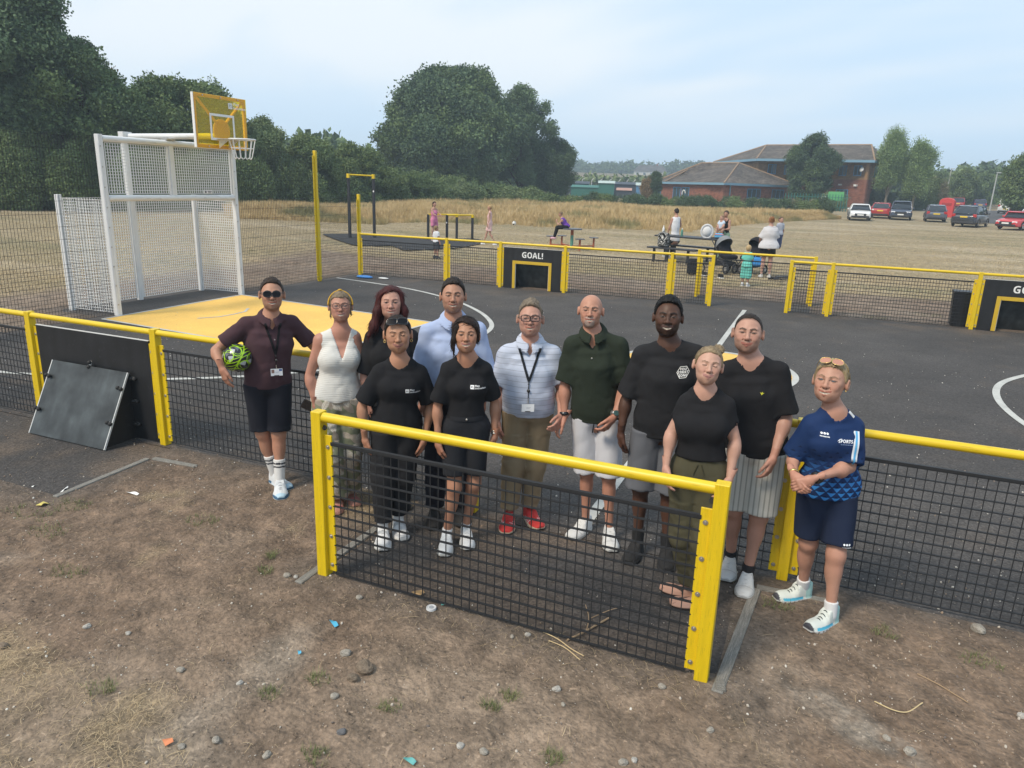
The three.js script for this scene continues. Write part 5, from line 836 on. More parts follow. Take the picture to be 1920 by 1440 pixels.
function handSdf(w, tip, palmN, side, s, curl) { // w wrist, tip finger tip direction point, palmN towards which the palm looks, side: +1 thumb along +lat
  const ax = unit(sub(tip, w)), lat = unit(cross(ax, palmN)), pn = cross(lat, ax), th = side, P = (a, l, n) => [w[0] + (ax[0] * a + lat[0] * l * th + pn[0] * n) * s, w[1] + (ax[1] * a + lat[1] * l * th + pn[1] * n) * s, w[2] + (ax[2] * a + lat[2] * l * th + pn[2] * n) * s];
  const prims = [], pts = [];
  for (const [l0, l1] of [[0.026, 0.02], [0.009, 0.007], [-0.008, -0.007], [-0.024, -0.019]]) prims.push([cone(P(0.02, l1 * 0.7, 0), P(0.085, l0, 0), 0.0155 * s, 0.0125 * s), 0.014]);
  [[0.027, 0.072, 0.9], [0.0095, 0.080, 1], [-0.0085, 0.074, 1.05], [-0.0255, 0.058, 1.1]].forEach(([l, L, c], i) => { let a = 0.088, n = 0, ang = 0.12 + curl * 0.35 * c, q = P(a, l, n); for (let k = 0; k < 3; k++) { const sl = L * [0.45, 0.3, 0.25][k]; const a2 = a + Math.cos(ang) * sl, n2 = n + Math.sin(ang) * sl, q2 = P(a2, l * (1 - 0.04 * k * curl), n2); prims.push([cone(q, q2, (0.0092 - 0.0008 * k) * s, (0.0086 - 0.0008 * k) * s), 0.003]); q = q2; a = a2; n = n2; ang += curl * 0.55 * c; pts.push(q); } });
  { const q0 = P(0.022, 0.022, 0.006), q1 = P(0.058, 0.044, 0.012), q2 = P(0.088, 0.048, 0.016 + 0.01 * curl), q3 = P(0.110, 0.045, 0.022 + 0.014 * curl); prims.push([cone(q0, q1, 0.0155 * s, 0.0115 * s), 0.010], [cone(q1, q2, 0.0108 * s, 0.0098 * s), 0.003], [cone(q2, q3, 0.0096 * s, 0.008 * s), 0.003]); pts.push(q1, q2, q3); }
  prims.push([cone(add(w, ax, -0.06), P(0.025, 0, 0), 0.0225 * s, 0.021 * s), 0.02]);
  return { f: (x, y, z) => { let d = 1; for (const [p, k] of prims) d = smin(d, p(x, y, z), k); return d; }, pts: [w, add(w, ax, -0.03), P(0.09, 0.04, 0), P(0.09, -0.04, 0), ...pts], cut: ax };
}
function marchOn(sdf, p, dir, off) { let q = add(p, dir, 0.45), run = 0; for (let i = 0; i < 110; i++) { const d = sdf(...q) - off; if (d < 0.0006) return q; const st = Math.max(d * 0.7, 0.0008); run += st; if (run > 0.62) break; q = add(q, dir, -st); } return run > 0.62 ? add(p, dir, 0.06) : q; }
// a cloth print that follows the garment underneath it
function printOn(sdf, c, X, Y, dir, w, h, off = 0.0022, nx = 10, ny = 8) {
  const pos = [], uv = [], idx = []; for (let j = 0; j <= ny; j++) for (let i = 0; i <= nx; i++) { const p = add(add(c, X, (i / nx - 0.5) * w), Y, (j / ny - 0.5) * h), q = marchOn(sdf, p, dir, off); pos.push(...q); uv.push(i / nx, j / ny); if (i < nx && j < ny) { const o = j * (nx + 1) + i; idx.push(o, o + 1, o + nx + 2, o, o + nx + 2, o + nx + 1); } }
  const g = new THREE.BufferGeometry(); g.setAttribute('position', new THREE.Float32BufferAttribute(pos, 3)); g.setAttribute('uv', new THREE.Float32BufferAttribute(uv, 2)); g.setIndex(idx); g.computeVertexNormals(); return g;
}
function ribbonOn(sdf, pts, dir, w, off) { // strap laid over a garment
  const P = pts.map((p) => marchOn(sdf, p, dir, off)), pos = [], idx = []; P.forEach((p, i) => { const t = unit(sub(P[Math.min(i + 1, P.length - 1)], P[Math.max(i - 1, 0)])), s = unit(cross(t, dir)); pos.push(...add(p, s, w / 2), ...add(p, s, -w / 2), ...add(add(p, s, w / 2), dir, 0.0025), ...add(add(p, s, -w / 2), dir, 0.0025)); if (i + 1 < P.length) { const o = i * 4; idx.push(o + 2, o + 3, o + 7, o + 2, o + 7, o + 6, o, o + 2, o + 6, o, o + 6, o + 4, o + 1, o + 5, o + 7, o + 1, o + 7, o + 3); } });
  const g = new THREE.BufferGeometry(); g.setAttribute('position', new THREE.Float32BufferAttribute(pos, 3)); g.setIndex(idx); g.computeVertexNormals(); return [g, P];
}
function person(J0, o) {
  const J = { ...J0 }; { const c = lerp3(J0.sa, J0.sb, 0.5), q = o.shIn ?? (o.fem ? 0.9 : 0.98); for (const s of ['sa', 'sb']) { J[s] = add(c, sub(J0[s], c), q); J[s][1] -= o.kid ? 0.008 : o.fem ? 0.02 : 0.008; } }
  const cs = o.cs ?? 1, fem = !!o.fem, H = J.top[1], bulk = o.bulk ?? 1, R = (fem ? 0.88 : 1) * (0.5 + 0.5 * bulk) * (o.kid ? 0.72 : 1), g = thing('person', o.label, 'person', [J.b[0], o.y ?? 0, J.b[1]], 0, o.group);
  if (o.turn) g.rotation.y = o.turn;
  const Xs = unit(sub(J.sb, J.sa)), up = [0, 1, 0], Xh = unit(sub(J.hipb, J.hipa)), Zs = unit([-Xs[2], 0, Xs[0]]), Zh0 = unit([-Xh[2], 0, Xh[0]]);
  const flipS = o.backward ? 1 : 1, pel = lerp3(J.hipa, J.hipb, 0.5), shc = lerp3(J.sa, J.sb, 0.5), nk = [J.neck[0], J.neck[1], J.neck[2]], T0 = pel, axis = sub(nk, pel), TL = len3(axis), A = unit(axis);
  const k = H / 1.75 * (o.kid ? 0.95 : 1), st = fem ? [[-0.2, 0.10, 0.07], [-0.06, 0.158, 0.112, -0.012], [0.08, 0.166, 0.112, -0.006], [0.4, 0.126, 0.092, 0.004], [0.64, 0.143, 0.108, 0.008], [0.84, 0.130, 0.084, -0.004], [0.93, 0.092, 0.064, -0.012], [1.02, 0.058, 0.052, -0.008]] : [[-0.2, 0.10, 0.07], [-0.06, 0.150, 0.110, -0.008], [0.1, 0.158, 0.112, 0], [0.36, 0.150, 0.108, 0.008], [0.64, 0.168, 0.118, 0.006], [0.82, 0.152, 0.096, -0.006], [0.92, 0.108, 0.072, -0.012], [1.02, 0.064, 0.058, -0.010]];
  const belly = o.belly || 0, wS = (len3(sub(J.sb, J.sa)) + 0.02) / (fem ? 0.29 : 0.335) * 0.5 + 0.5 * k;
  const torso = (inf, infZ = inf, flare = 0) => (x, y, z) => {
    const px = x - T0[0], py = y - T0[1], pz = z - T0[2], h = px * A[0] + py * A[1] + pz * A[2], t = h / TL, s = spline(st, t), tw = smooth(0, 0.8, t), lx = mix(Xh[0], Xs[0], tw), lz = mix(Xh[2], Xs[2], tw), ll = Math.hypot(lx, lz) || 1, X = (px * lx + pz * lz) / ll - h * (A[0] * lx + A[2] * lz) / ll, Z = (px * -lz + pz * lx) / ll - h * (A[0] * -lz + A[2] * lx) / ll;
    const q = bulk * mix(k, wS, tw), bl = belly * Math.exp(-(((t - 0.3) / 0.26) ** 2)), a = s[0] * q + inf + flare * smooth(0.45, -0.1, t) + bl * 0.35, b = s[1] * q + infZ + bl * 0.5 + flare * 0.7 * smooth(0.5, -0.1, t), zc = s[2] + bl * 0.5;
    const e = Math.sqrt((X / a) ** 2 + ((Z - zc) / b) ** 2); let d = (e - 1) * Math.min(a, b) * (e > 1 ? 1 : 1); const ends = Math.max(t - 1.02, -0.2 - t) * TL; return ends > 0 ? Math.hypot(Math.max(d, 0), ends) : d;
  };
  const bust = o.bust ?? (fem ? 0.062 : 0), bp = bust ? [-1, 1].map((s) => ell(add(add(add(nk, A, -TL * 0.355), Xs, s * 0.068 * k), Zs, 0.062 * k * bulk), [bust * 1.05, bust * 1.0, bust * 0.9])) : [];
  const arm = (inf) => { const c = ['a', 'b'].map((s) => [cone(J['s' + s], J['e' + s], 0.048 * R + inf, 0.0365 * R + inf), cone(J['e' + s], J['w' + s], 0.037 * R + inf, 0.0235 * R + inf), ell(lerp3(J['e' + s], J['w' + s], 0.22), [0.038 * R, 0.055 * R, 0.038 * R])]); return c; };
  const arms = arm(0), legR = (o.legR ?? 1) * R * (fem ? 1.06 : 1);
  const legs = ['a', 'b'].map((s) => { const hp = J['hip' + s], kn = J['k' + s], an = J['a' + s], back = Zh0; return [cone(hp, kn, 0.084 * legR, 0.052 * legR), cone(kn, an, 0.047 * legR, 0.030 * legR), ell(add(lerp3(kn, an, 0.28), back, -0.016), [0.049 * legR, 0.10 * legR, 0.050 * legR]), ell(add(kn, back, 0.012), [0.046 * legR, 0.05 * legR, 0.044 * legR])]; });
  const tor = torso(0), trapTop = add(nk, up, 0.022 * k), traps = ['sa', 'sb'].map((s) => cone(trapTop, J[s], 0.046 * R, 0.046 * R)), hs = clamp(len3(sub(J.top, J.chin)) * 0.96, o.kid ? 0.17 : 0.208, o.kid ? 0.2 : 0.236) / 0.225;
  const HC = add(lerp3(J.top, J.chin, 0.5), Zs, -0.012), face = unit(o.face ?? [-J.b[0] - HC[0], 2.45 - (o.y ?? 0) - HC[1], -J.b[1] - HC[2]]), turn = o.headYaw || 0, fz = unit([face[0] * Math.cos(turn) + face[2] * Math.sin(turn), face[1] + (o.headPitch || 0), -face[0] * Math.sin(turn) + face[2] * Math.cos(turn)]);
  let hy = unit(add(add(up, Xs, o.tilt ?? 0), fz, -dot(add(up, Xs, o.tilt ?? 0), fz))), hx = cross(hy, fz);
  const toH = (x, y, z) => { const a = (x - HC[0]) / hs, b = (y - HC[1]) / hs, c = (z - HC[2]) / hs; return [a * hx[0] + b * hx[1] + c * hx[2], a * hy[0] + b * hy[1] + c * hy[2], a * fz[0] + b * fz[1] + c * fz[2]]; }, fromH = (a, b, c) => [HC[0] + hs * (a * hx[0] + b * hy[0] + c * fz[0]), HC[1] + hs * (a * hx[1] + b * hy[1] + c * fz[1]), HC[2] + hs * (a * hx[2] + b * hy[2] + c * fz[2])];
  const neckR = (fem ? 0.046 : 0.056) * (0.6 + 0.4 * bulk) * (o.kid ? 0.75 : 1), neckTop = fromH(0, -0.05, -0.022), neck = cone(add(nk, A, -0.02), neckTop, neckR * 1.08, neckR);
  const body = (x, y, z) => { let d = tor(x, y, z); for (const b of bp) d = smin(d, b(x, y, z), 0.03); for (const t of traps) d = smin(d, t(x, y, z), 0.05); d = smin(d, neck(x, y, z), 0.035); for (const a of arms) d = smin(d, Math.min(a[0](x, y, z), smin(a[1](x, y, z), a[2](x, y, z), 0.03)), 0.035); let l = 1; for (const q of legs) { let e = smin(q[0](x, y, z), smin(q[1](x, y, z), smin(q[2](x, y, z), q[3](x, y, z), 0.02), 0.03), 0.03); l = Math.min(l, e); } return smin(d, l, 0.03); };
  const sk = o.skin, skc = (x, y, z) => { const n = noise3(x * 14, y * 14, z * 14), n2 = noise3(x * 90, y * 90, z * 90), q = 0.9 + 0.14 * n + 0.08 * (n2 - 0.5); return [sk[0] * q * 1.0, sk[1] * q * (1.0 - 0.06 * n), sk[2] * q * (1 - 0.06 * n)]; };
  const all = [J.sa, J.sb, J.ea, J.eb, J.wa, J.wb, J.hipa, J.hipb, J.ka, J.kb, J.aa, J.ab, J.neck], [lo, hi] = bounds(all, 0.2); hi[1] = nk[1] + 0.10; lo[1] = 0.0;
  const geos = [net(body, lo, hi, 0.0125 * cs, skc)];
  { const hf = headSdf(o), fc = faceColor(o), f = (x, y, z) => { const p = toH(x, y, z); let d = hf(p[0], p[1], p[2]) * hs; return smin(d, neck(x, y, z), 0.018); }, [a, b] = bounds([HC], 0.158 * hs); a[1] = Math.max(a[1], nk[1] + 0.015); geos.push(net(f, a, b, 0.0034 * (cs > 1 ? cs * 1.3 : 1), (x, y, z) => { const p = toH(x, y, z); return p[1] < -0.118 ? skc(x, y, z) : fc(p[0], p[1], p[2]); })); }
  for (const s of ['a', 'b']) { const w = J['w' + s], tip = J['h' + s], inward = s === 'a' ? Xs : Xs.map((v) => -v), pn0 = o['palm' + s.toUpperCase()] ?? unit(add(inward, Zs, -0.35)), ax = unit(sub(tip, w)), pn = unit(add(pn0, ax, -dot(pn0, ax))), lat = cross(ax, pn), sd = o['thumb' + s.toUpperCase()] ?? (dot(lat, Zs) >= 0 ? 1 : -1), hd = handSdf(w, tip, pn, sd, (fem ? 0.90 : 1.0) * (o.kid ? 0.72 : 1), o['curl' + s.toUpperCase()] ?? o.curl ?? 0.6); const [a, b] = bounds(hd.pts, 0.03); geos.push(net(hd.f, a, b, 0.0036 * (cs > 1 ? cs * 1.4 : 1), (x, y, z) => { const c = skc(x, y, z), n = 0.92; return [c[0] * 0.98, c[1] * n, c[2] * n]; })); }
  part('body', geos, skinMat, g);
  // ---- clothes
  const uvp = (x, y, z) => [0.5 + (x * Xs[0] + z * Xs[2]), y], fold = (x, y, z, amp, f = 1) => { const a = noise3(x * 9 * f + 3, y * 7 * f, z * 9 * f), b = noise3(x * 17 * f + y * 6, y * 15 * f - x * 5, z * 17 * f + 7); return amp * ((1 - Math.abs(2 * a - 1)) * 0.9 + (1 - Math.abs(2 * b - 1)) * 0.6 - 0.75); };
  const api = { J, g, Xs, Zs, A, nk, pel, TL, HC, hs, fromH, hx, hy, fz, torso, k, o, uvp, R, legR, fold, bp, traps, up, neckR, legs, arms, body };
  api.tee = (t = {}) => {
    const { hem = 0, sleeve = 0.62, loose = 0.018, flare = 0.012, mat, neckDrop = 0.05, neckW = 0.075, neckV = 0, amp = 0.009, name = 'shirt', full = false, sleeveless = false, armR = 0.022, collar } = t, ts = torso(loose, loose, flare), hemY = pel[1] + TL * hem, SL = {};
    const nc = add(add(nk, up, 0.075), Zs, 0.022);
    const neckCut = neckV ? (x, y, z) => { const X = (x - nk[0]) * Xs[0] + (z - nk[2]) * Xs[2], Z = (x - nk[0]) * Zs[0] + (z - nk[2]) * Zs[2], Y = nk[1] + 0.055 - y; return Z > -0.02 ? Math.max(Math.abs(X) - Math.max(0.0, neckW * (1 - Y / neckV)), Y - neckV) * 0.8 : Math.hypot(X, Y - 0.0) - neckW * 0.9; } : ell(nc, [neckW, neckDrop + 0.072, neckW * 1.1]);
    const sl = ['a', 'b'].map((s) => { const S = J['s' + s], E = J['e' + s], W = J['w' + s]; if (sleeveless) return null; const end = full ? lerp3(E, W, 0.96) : lerp3(S, E, sleeve), dir = unit(full ? sub(W, E) : sub(E, S)), c0 = cone(S, E, 0.050 * R + armR * 0.45, 0.046 * R + armR * 1.15), c1 = full ? cone(E, W, 0.046 * R + armR * 0.8, 0.030 * R + armR * 0.5) : null, inn = full ? null : cone(S, E, 0.050 * R, 0.042 * R + Math.max(0.006, armR - 0.022)); return (x, y, z) => { let d = c0(x, y, z); if (c1) d = smin(d, c1(x, y, z), 0.03); const q = (x - end[0]) * dir[0] + (y - end[1]) * dir[1] + (z - end[2]) * dir[2]; d = smax(d, q, 0.006); if (inn && q > -0.022) d = Math.max(d, -inn(x, y, z)); return d; }; });
    const tr = ['sa', 'sb'].map((s) => cone(trapTop, J[s], 0.048 * R + loose * 0.3, 0.050 * R + loose * 0.5)), coll = collar ? (() => { const c = add(add(nk, up, 0.044), Zs, 0.012); return (x, y, z) => { const X = (x - c[0]) * Xs[0] + (z - c[2]) * Xs[2], Z = (x - c[0]) * Zs[0] + (z - c[2]) * Zs[2], Y = y - c[1] + Z * 0.55 - Math.abs(X) * 0.10, r = Math.hypot(X, Z * 0.95), rr = neckR + 0.017 - Y * 0.75; let d = Math.hypot(Math.max(Math.abs(r - rr) - 0.005, 0), Math.max(Math.abs(Y + 0.003) - 0.016, 0)) - 0.0065; const v = Math.abs(X) - Math.max(0, (0.010 + (0.024 - Y) * 0.30 - 0.006)); if (Z > 0.02) d = Math.max(d, -v); return d; }; })() : null;
    const arml = sleeveless ? ['a', 'b'].map((s) => cone(add(add(J['s' + s], up, -0.03), Xs, s === 'a' ? -0.04 : 0.04), add(J['s' + s], Xs, s === 'a' ? -0.14 : 0.14), 0.056, 0.11)) : [];
    const f = (x, y, z) => { let d = ts(x, y, z); for (const b of bp) d = smin(d, b(x, y, z) - loose * 0.55, 0.045); for (const q of tr) d = smin(d, q(x, y, z), 0.045); if (d > 0.3) return d - 0.1; for (const q of sl) if (q) d = smin(d, q(x, y, z), 0.03); if (Math.abs(d) < 0.05) d += fold(x, y, z, amp); d = smax(d, -neckCut(x, y, z), 0.004); const wav = t.scallop ? 0.006 * Math.sin(50 * (x * Xs[0] + z * Xs[2])) : 0.004 * noise3(x * 12, 0, z * 12); d = smax(d, hemY + wav - y, 0.005); d = Math.max(d, y - nk[1] - 0.10); for (const q of arml) d = smax(d, -q(x, y, z), 0.01); if (coll) d = Math.min(d, coll(x, y, z)); return d; };
    const P = [J.sa, J.sb, add(pel, up, TL * hem), nk]; if (!sleeveless) for (const s of ['a', 'b']) P.push(full ? J['w' + s] : lerp3(J['s' + s], J['e' + s], sleeve)); if (full) P.push(J.ea, J.eb); const [a, b] = bounds(P, 0.21); a[1] = hemY - 0.03; if (full) a[1] = Math.min(a[1], J.wa[1] - 0.06, J.wb[1] - 0.06); b[1] = nk[1] + 0.12;
    const m = part(name, net(f, a, b, 0.0085 * cs, t.color, uvp), mat, g); api.shirt = f; return m;
  };
  api.pants = (t = {}) => {
    const { waist = 0.22, len = 1, loose = 0.014, r0 = 0.104, r1 = 0.08, r2 = 0.06, mat, amp = 0.008, name = 'trousers', cells = 0.009 } = t, ts = torso(loose, loose), wy = pel[1] + TL * waist;
    const lg = ['a', 'b'].map((s) => { const hp = add(J['hip' + s], up, 0.02), kn = J['k' + s], an = J['a' + s], short = len < 0.75, q0 = (r0 * legR), q1 = r1 * legR, q2 = r2 * legR, end = short ? lerp3(hp, kn, len / 0.5) : lerp3(kn, an, (len - 0.5) / 0.5 + 0.0), dir = unit(short ? sub(kn, hp) : sub(an, kn)), c0 = cone(hp, kn, q0, q1), c1 = cone(kn, an, q1, q2), inn = short ? cone(hp, kn, q0 - 0.03, Math.max(q1 - 0.028, 0.060 * legR)) : cone(kn, an, q1 - 0.03, Math.max(q2 - 0.026, 0.038 * legR)); return (x, y, z) => { let d = c0(x, y, z); if (!short || len > 0.45) d = smin(d, c1(x, y, z), 0.03); const w = (x - end[0]) * dir[0] + (y - end[1]) * dir[1] + (z - end[2]) * dir[2]; d = smax(d, w, 0.006); if (w > -0.022) d = Math.max(d, -inn(x, y, z)); return d; }; });
    const seat = ell(add(pel, up, -0.03), [0.13 * k * bulk, 0.075, 0.098 * k * bulk]), f = (x, y, z) => { let d = smax(ts(x, y, z), pel[1] - 0.05 - y, 0.03); d = smin(d, seat(x, y, z), 0.04); const l = smin(lg[0](x, y, z), lg[1](x, y, z), 0.004); d = smin(d, l, 0.035); if (Math.abs(d) < 0.05) d += fold(x, y * (len > 0.75 && y < pel[1] - 0.15 ? 1.6 : 0.5), z, amp, 0.9); return smax(d, y - wy, 0.005); };
    const short = len < 0.75, P = [add(pel, up, TL * waist), J.hipa, J.hipb, J.ka, J.kb]; if (!short) P.push(J.aa, J.ab); const [a, b] = bounds(P, 0.19); a[1] = short ? Math.min(J.ka[1], J.kb[1]) - 0.12 : 0.02; b[1] = wy + 0.02;
    const m = part(name, net(f, a, b, cells * cs, t.color, uvp), mat, g); api.pantsF = f; return m;
  };
  api.shoe = (s, t = {}) => { // sneaker / sandal on foot s
    const an = J['a' + s], to = J['t' + s], d = unit([to[0] - an[0], 0, to[2] - an[2]]), sd = [d[2], 0, -d[0]].map((v) => -v), L = (fem ? 0.245 : 0.275) * (o.kid ? 0.72 : 1), w = (t.w ?? (fem ? 0.045 : 0.05)) * (o.kid ? 0.85 : 1), heel = add([an[0], 0, an[2]], d, -0.06), loc = (x, y, z) => [(x - heel[0]) * d[0] + (z - heel[2]) * d[2], y, (x - heel[0]) * sd[0] + (z - heel[2]) * sd[2]];
    const wd = (a) => w * (0.70 + 0.36 * smooth(0.15, 0.68, a / L)) * Math.sqrt(clamp(1 - Math.pow(clamp((a / L - 0.62) / 0.40), 2.4))) * Math.sqrt(clamp(1 - Math.pow(clamp((0.16 - a / L) / 0.17), 2.2))), top = (a) => (t.low ? 0.052 : 0.060) + (t.high ?? 0.05) * smooth(0.62, 0.30, a / L) - 0.012 * smooth(0.8, 1, a / L), rise = (a) => 0.012 * smooth(0.72, 1.0, a / L) + (t.sole ?? 0.0);
    const f = (x, y, z) => { const [a, b, c] = loc(x, y, z); const e = wd(clamp(a, 0.004, L - 0.004)) + 0.004, tp = top(a), yy = clamp((b - 0.02) / (tp - 0.02)), sh = e * Math.sqrt(clamp(1 - Math.pow(yy, 2.2) * (a / L > 0.45 ? 1 : 0.55))); let q = Math.max(Math.abs(c) - (b < 0.026 ? e + 0.004 : Math.max(sh, 0.004)), b - tp, rise(a) - b, -a, a - L); return q * 0.7; };
    const cf = t.color ?? ((a, b, c) => b < 0.026 ? [0.7, 0.7, 0.68] : [0.72, 0.72, 0.70]);
    const [A0, B0] = bounds([add([an[0], 0.05, an[2]], d, -0.06), add([an[0], 0.05, an[2]], d, L - 0.06)], 0.075); A0[1] = -0.006; B0[1] = 0.14;
    const sg = net(f, A0, B0, 0.0052 * (cs > 1 ? cs * 1.2 : 1), (x, y, z) => { const [a, b, c] = loc(x, y, z); return cf(a / L, b, c, L); }); const m = part(t.name ?? 'shoe', sg, vcMat, g);
    if (t.laces && cs <= 1) { const Ls = []; for (let i = 0; i < 4; i++) { const a = L * (0.42 + 0.07 * i), yt = top(a) + 0.001, P = (c, y = yt) => { const q = add(add(heel, d, a), sd, c); return [q[0], y, q[2]]; }; Ls.push(tube([P(-0.022, yt - 0.012), P(0, yt + 0.003), P(0.022, yt - 0.012)], 0.0028, 8, 5)); } part('laces', Ls, t.laces, m); }
    return m;
  };
  api.sock = (s, top, color) => { const an = J['a' + s], kn = J['k' + s], dr = unit(sub(kn, an)), e = add(an, dr, top), c = cone(add(an, dr, -0.03), e, 0.0385 * legR, 0.0385 * legR + top * 0.05), f = (x, y, z) => smax(c(x, y, z), (x - e[0]) * dr[0] + (y - e[1]) * dr[1] + (z - e[2]) * dr[2], 0.004), [a, b] = bounds([add(an, dr, -0.03), e], 0.06); part('sock', net(f, a, b, 0.006 * cs, (x, y, z) => color((x - an[0]) * dr[0] + (y - an[1]) * dr[1] + (z - an[2]) * dr[2])), vcMat, g); };
  api.hair = (t, color, mat = hairMat) => {
    const f0 = hairSdf(t), f = (x, y, z) => { const p = toH(x, y, z); return f0(p[0], p[1], p[2]) * hs; }, B = (t.box ?? [[-0.115, -0.1, -0.14], [0.115, 0.155, 0.115]]), cs8 = []; for (const i of [0, 1]) for (const j of [0, 1]) for (const q of [0, 1]) cs8.push(fromH(B[i][0], B[j][1], B[q][2]));
    const [a, b] = bounds(cs8, 0.005), hc = (x, y, z) => { const p = toH(x, y, z), n = noise3(p[0] * 130, p[1] * 30, p[2] * 110), n2 = noise3(p[0] * 25, p[1] * 8, p[2] * 25); return mix3(color[0], color[1], clamp(0.65 * n + 0.5 * (n2 - 0.3))); }, geo = net(f, a, b, 0.0042 * (cs > 1 ? cs * 1.2 : 1), hc);
    if (cs > 1) return part(t.name ?? 'hair', geo, mat, g);
    // loose strands over the mass
    const r = rng(Math.round(1000 * (J.b[0] + 9))), P = geo.attributes.position, Nn = geo.attributes.normal, pos = [], col = [], L = t.strand ?? 0.022, lift = t.liftS ?? 0.35, N = t.strands ?? 1500, flow = t.flow ?? [0, -0.5, -0.8];
    for (let i = 0; i < N; i++) {
      const v = Math.floor(r() * P.count), p = [P.getX(v), P.getY(v), P.getZ(v)], n = [Nn.getX(v), Nn.getY(v), Nn.getZ(v)], lp = toH(...p), fl = typeof flow === 'function' ? flow(lp) : flow, w = add(add(hx.map((q) => q * (fl[0] + (r() - 0.5) * 0.5)), hy, fl[1] + (r() - 0.5) * 0.4), fz, fl[2] + (r() - 0.5) * 0.4), tan = unit(add(w, n, -dot(w, n))), sd = unit(cross(tan, n)), l = L * (0.5 + r()), wd = 0.0011 + 0.0008 * r(), q0 = add(p, n, -0.001), q1 = add(add(p, tan, l * 0.55), n, 0.0012 + lift * l * 0.25), q2 = add(add(p, tan, l), n, 0.0012 + lift * l * 0.35 * r()), c = mix3(color[0], color[1], r() * 1.15), tri = [add(q0, sd, wd), add(q0, sd, -wd), add(q1, sd, wd * 0.8), add(q0, sd, -wd), add(q1, sd, -wd * 0.8), add(q1, sd, wd * 0.8), add(q1, sd, wd * 0.8), add(q1, sd, -wd * 0.8), q2];
      for (const k of tri) { pos.push(...k); col.push(...c); }
    }
    const sg = new THREE.BufferGeometry(); sg.setAttribute('position', new THREE.Float32BufferAttribute(pos, 3)); sg.setAttribute('color', new THREE.Float32BufferAttribute(col, 3)); sg.computeVertexNormals();
    return part(t.name ?? 'hair', [geo, sg], mat, g);
  };
  api.glasses = ({ y = 0.003, z = 0.102, w = 0.027, h = 0.02, gap = 0.031, frame = blackPlastic, lens = clearLens, t = 0.0022, round = 0.6, tilt = 0, arms = true, name = 'glasses' }) => {
    const grp = new THREE.Group(); grp.name = name; const B = new THREE.Matrix4().makeBasis(V(...hx), V(...hy), V(...fz)); B.setPosition(...HC); B.scale(V(hs, hs, hs)); B.decompose(grp.position, grp.quaternion, grp.scale); g.add(grp); const sh = (rx, ry) => { const pts = []; for (let i = 0; i < 28; i++) { const a = i / 28 * Math.PI * 2, e = 2 / (2 + 3 * (1 - round)), c = Math.cos(a), s = Math.sin(a); pts.push([Math.sign(c) * Math.pow(Math.abs(c), e) * rx, Math.sign(s) * Math.pow(Math.abs(s), e) * ry]); } return pts; };
    const rot = (p) => [p[0], y + (p[1] - y) * Math.cos(tilt) - (p[2] - z) * Math.sin(tilt), z + (p[1] - y) * Math.sin(tilt) + (p[2] - z) * Math.cos(tilt)];
    for (const s of [-1, 1]) { const P = sh(w, h), zz = (px) => z - 0.9 * Math.max(0, Math.abs(px) - 0.02) ** 1.0 * 0.22; part('rim', tube(P.map(([a, b]) => rot([s * gap + a, y + b, zz(s * gap + a)])), t, 40, 6, true), frame, grp); const shp = new THREE.Shape(P.map(([a, b]) => new THREE.Vector2(a, b))), lg = new THREE.ShapeGeometry(shp), q = lg.attributes.position; for (let i = 0; i < q.count; i++) { const v = rot([s * gap + q.getX(i), y + q.getY(i), zz(s * gap + q.getX(i))]); q.setXYZ(i, ...v); } lg.computeVertexNormals(); part('lens', lg, lens, grp); if (arms) part('temple', tube([rot([s * (gap + w), y + h * 0.4, z - 0.012]), rot([s * 0.077, y + h * 0.4, 0.05 + (z - 0.102)]), rot([s * 0.082, y + 0.006, -0.015 + (z - 0.102)])], t * 0.9, 12, 5), frame, grp); }
    part('bridge', tube([rot([-(gap - w), y + h * 0.25, z + 0.001]), rot([0, y + h * 0.4, z + 0.004]), rot([gap - w, y + h * 0.25, z + 0.001])], t, 8, 6), frame, grp); return grp;
  };
  return api;
}
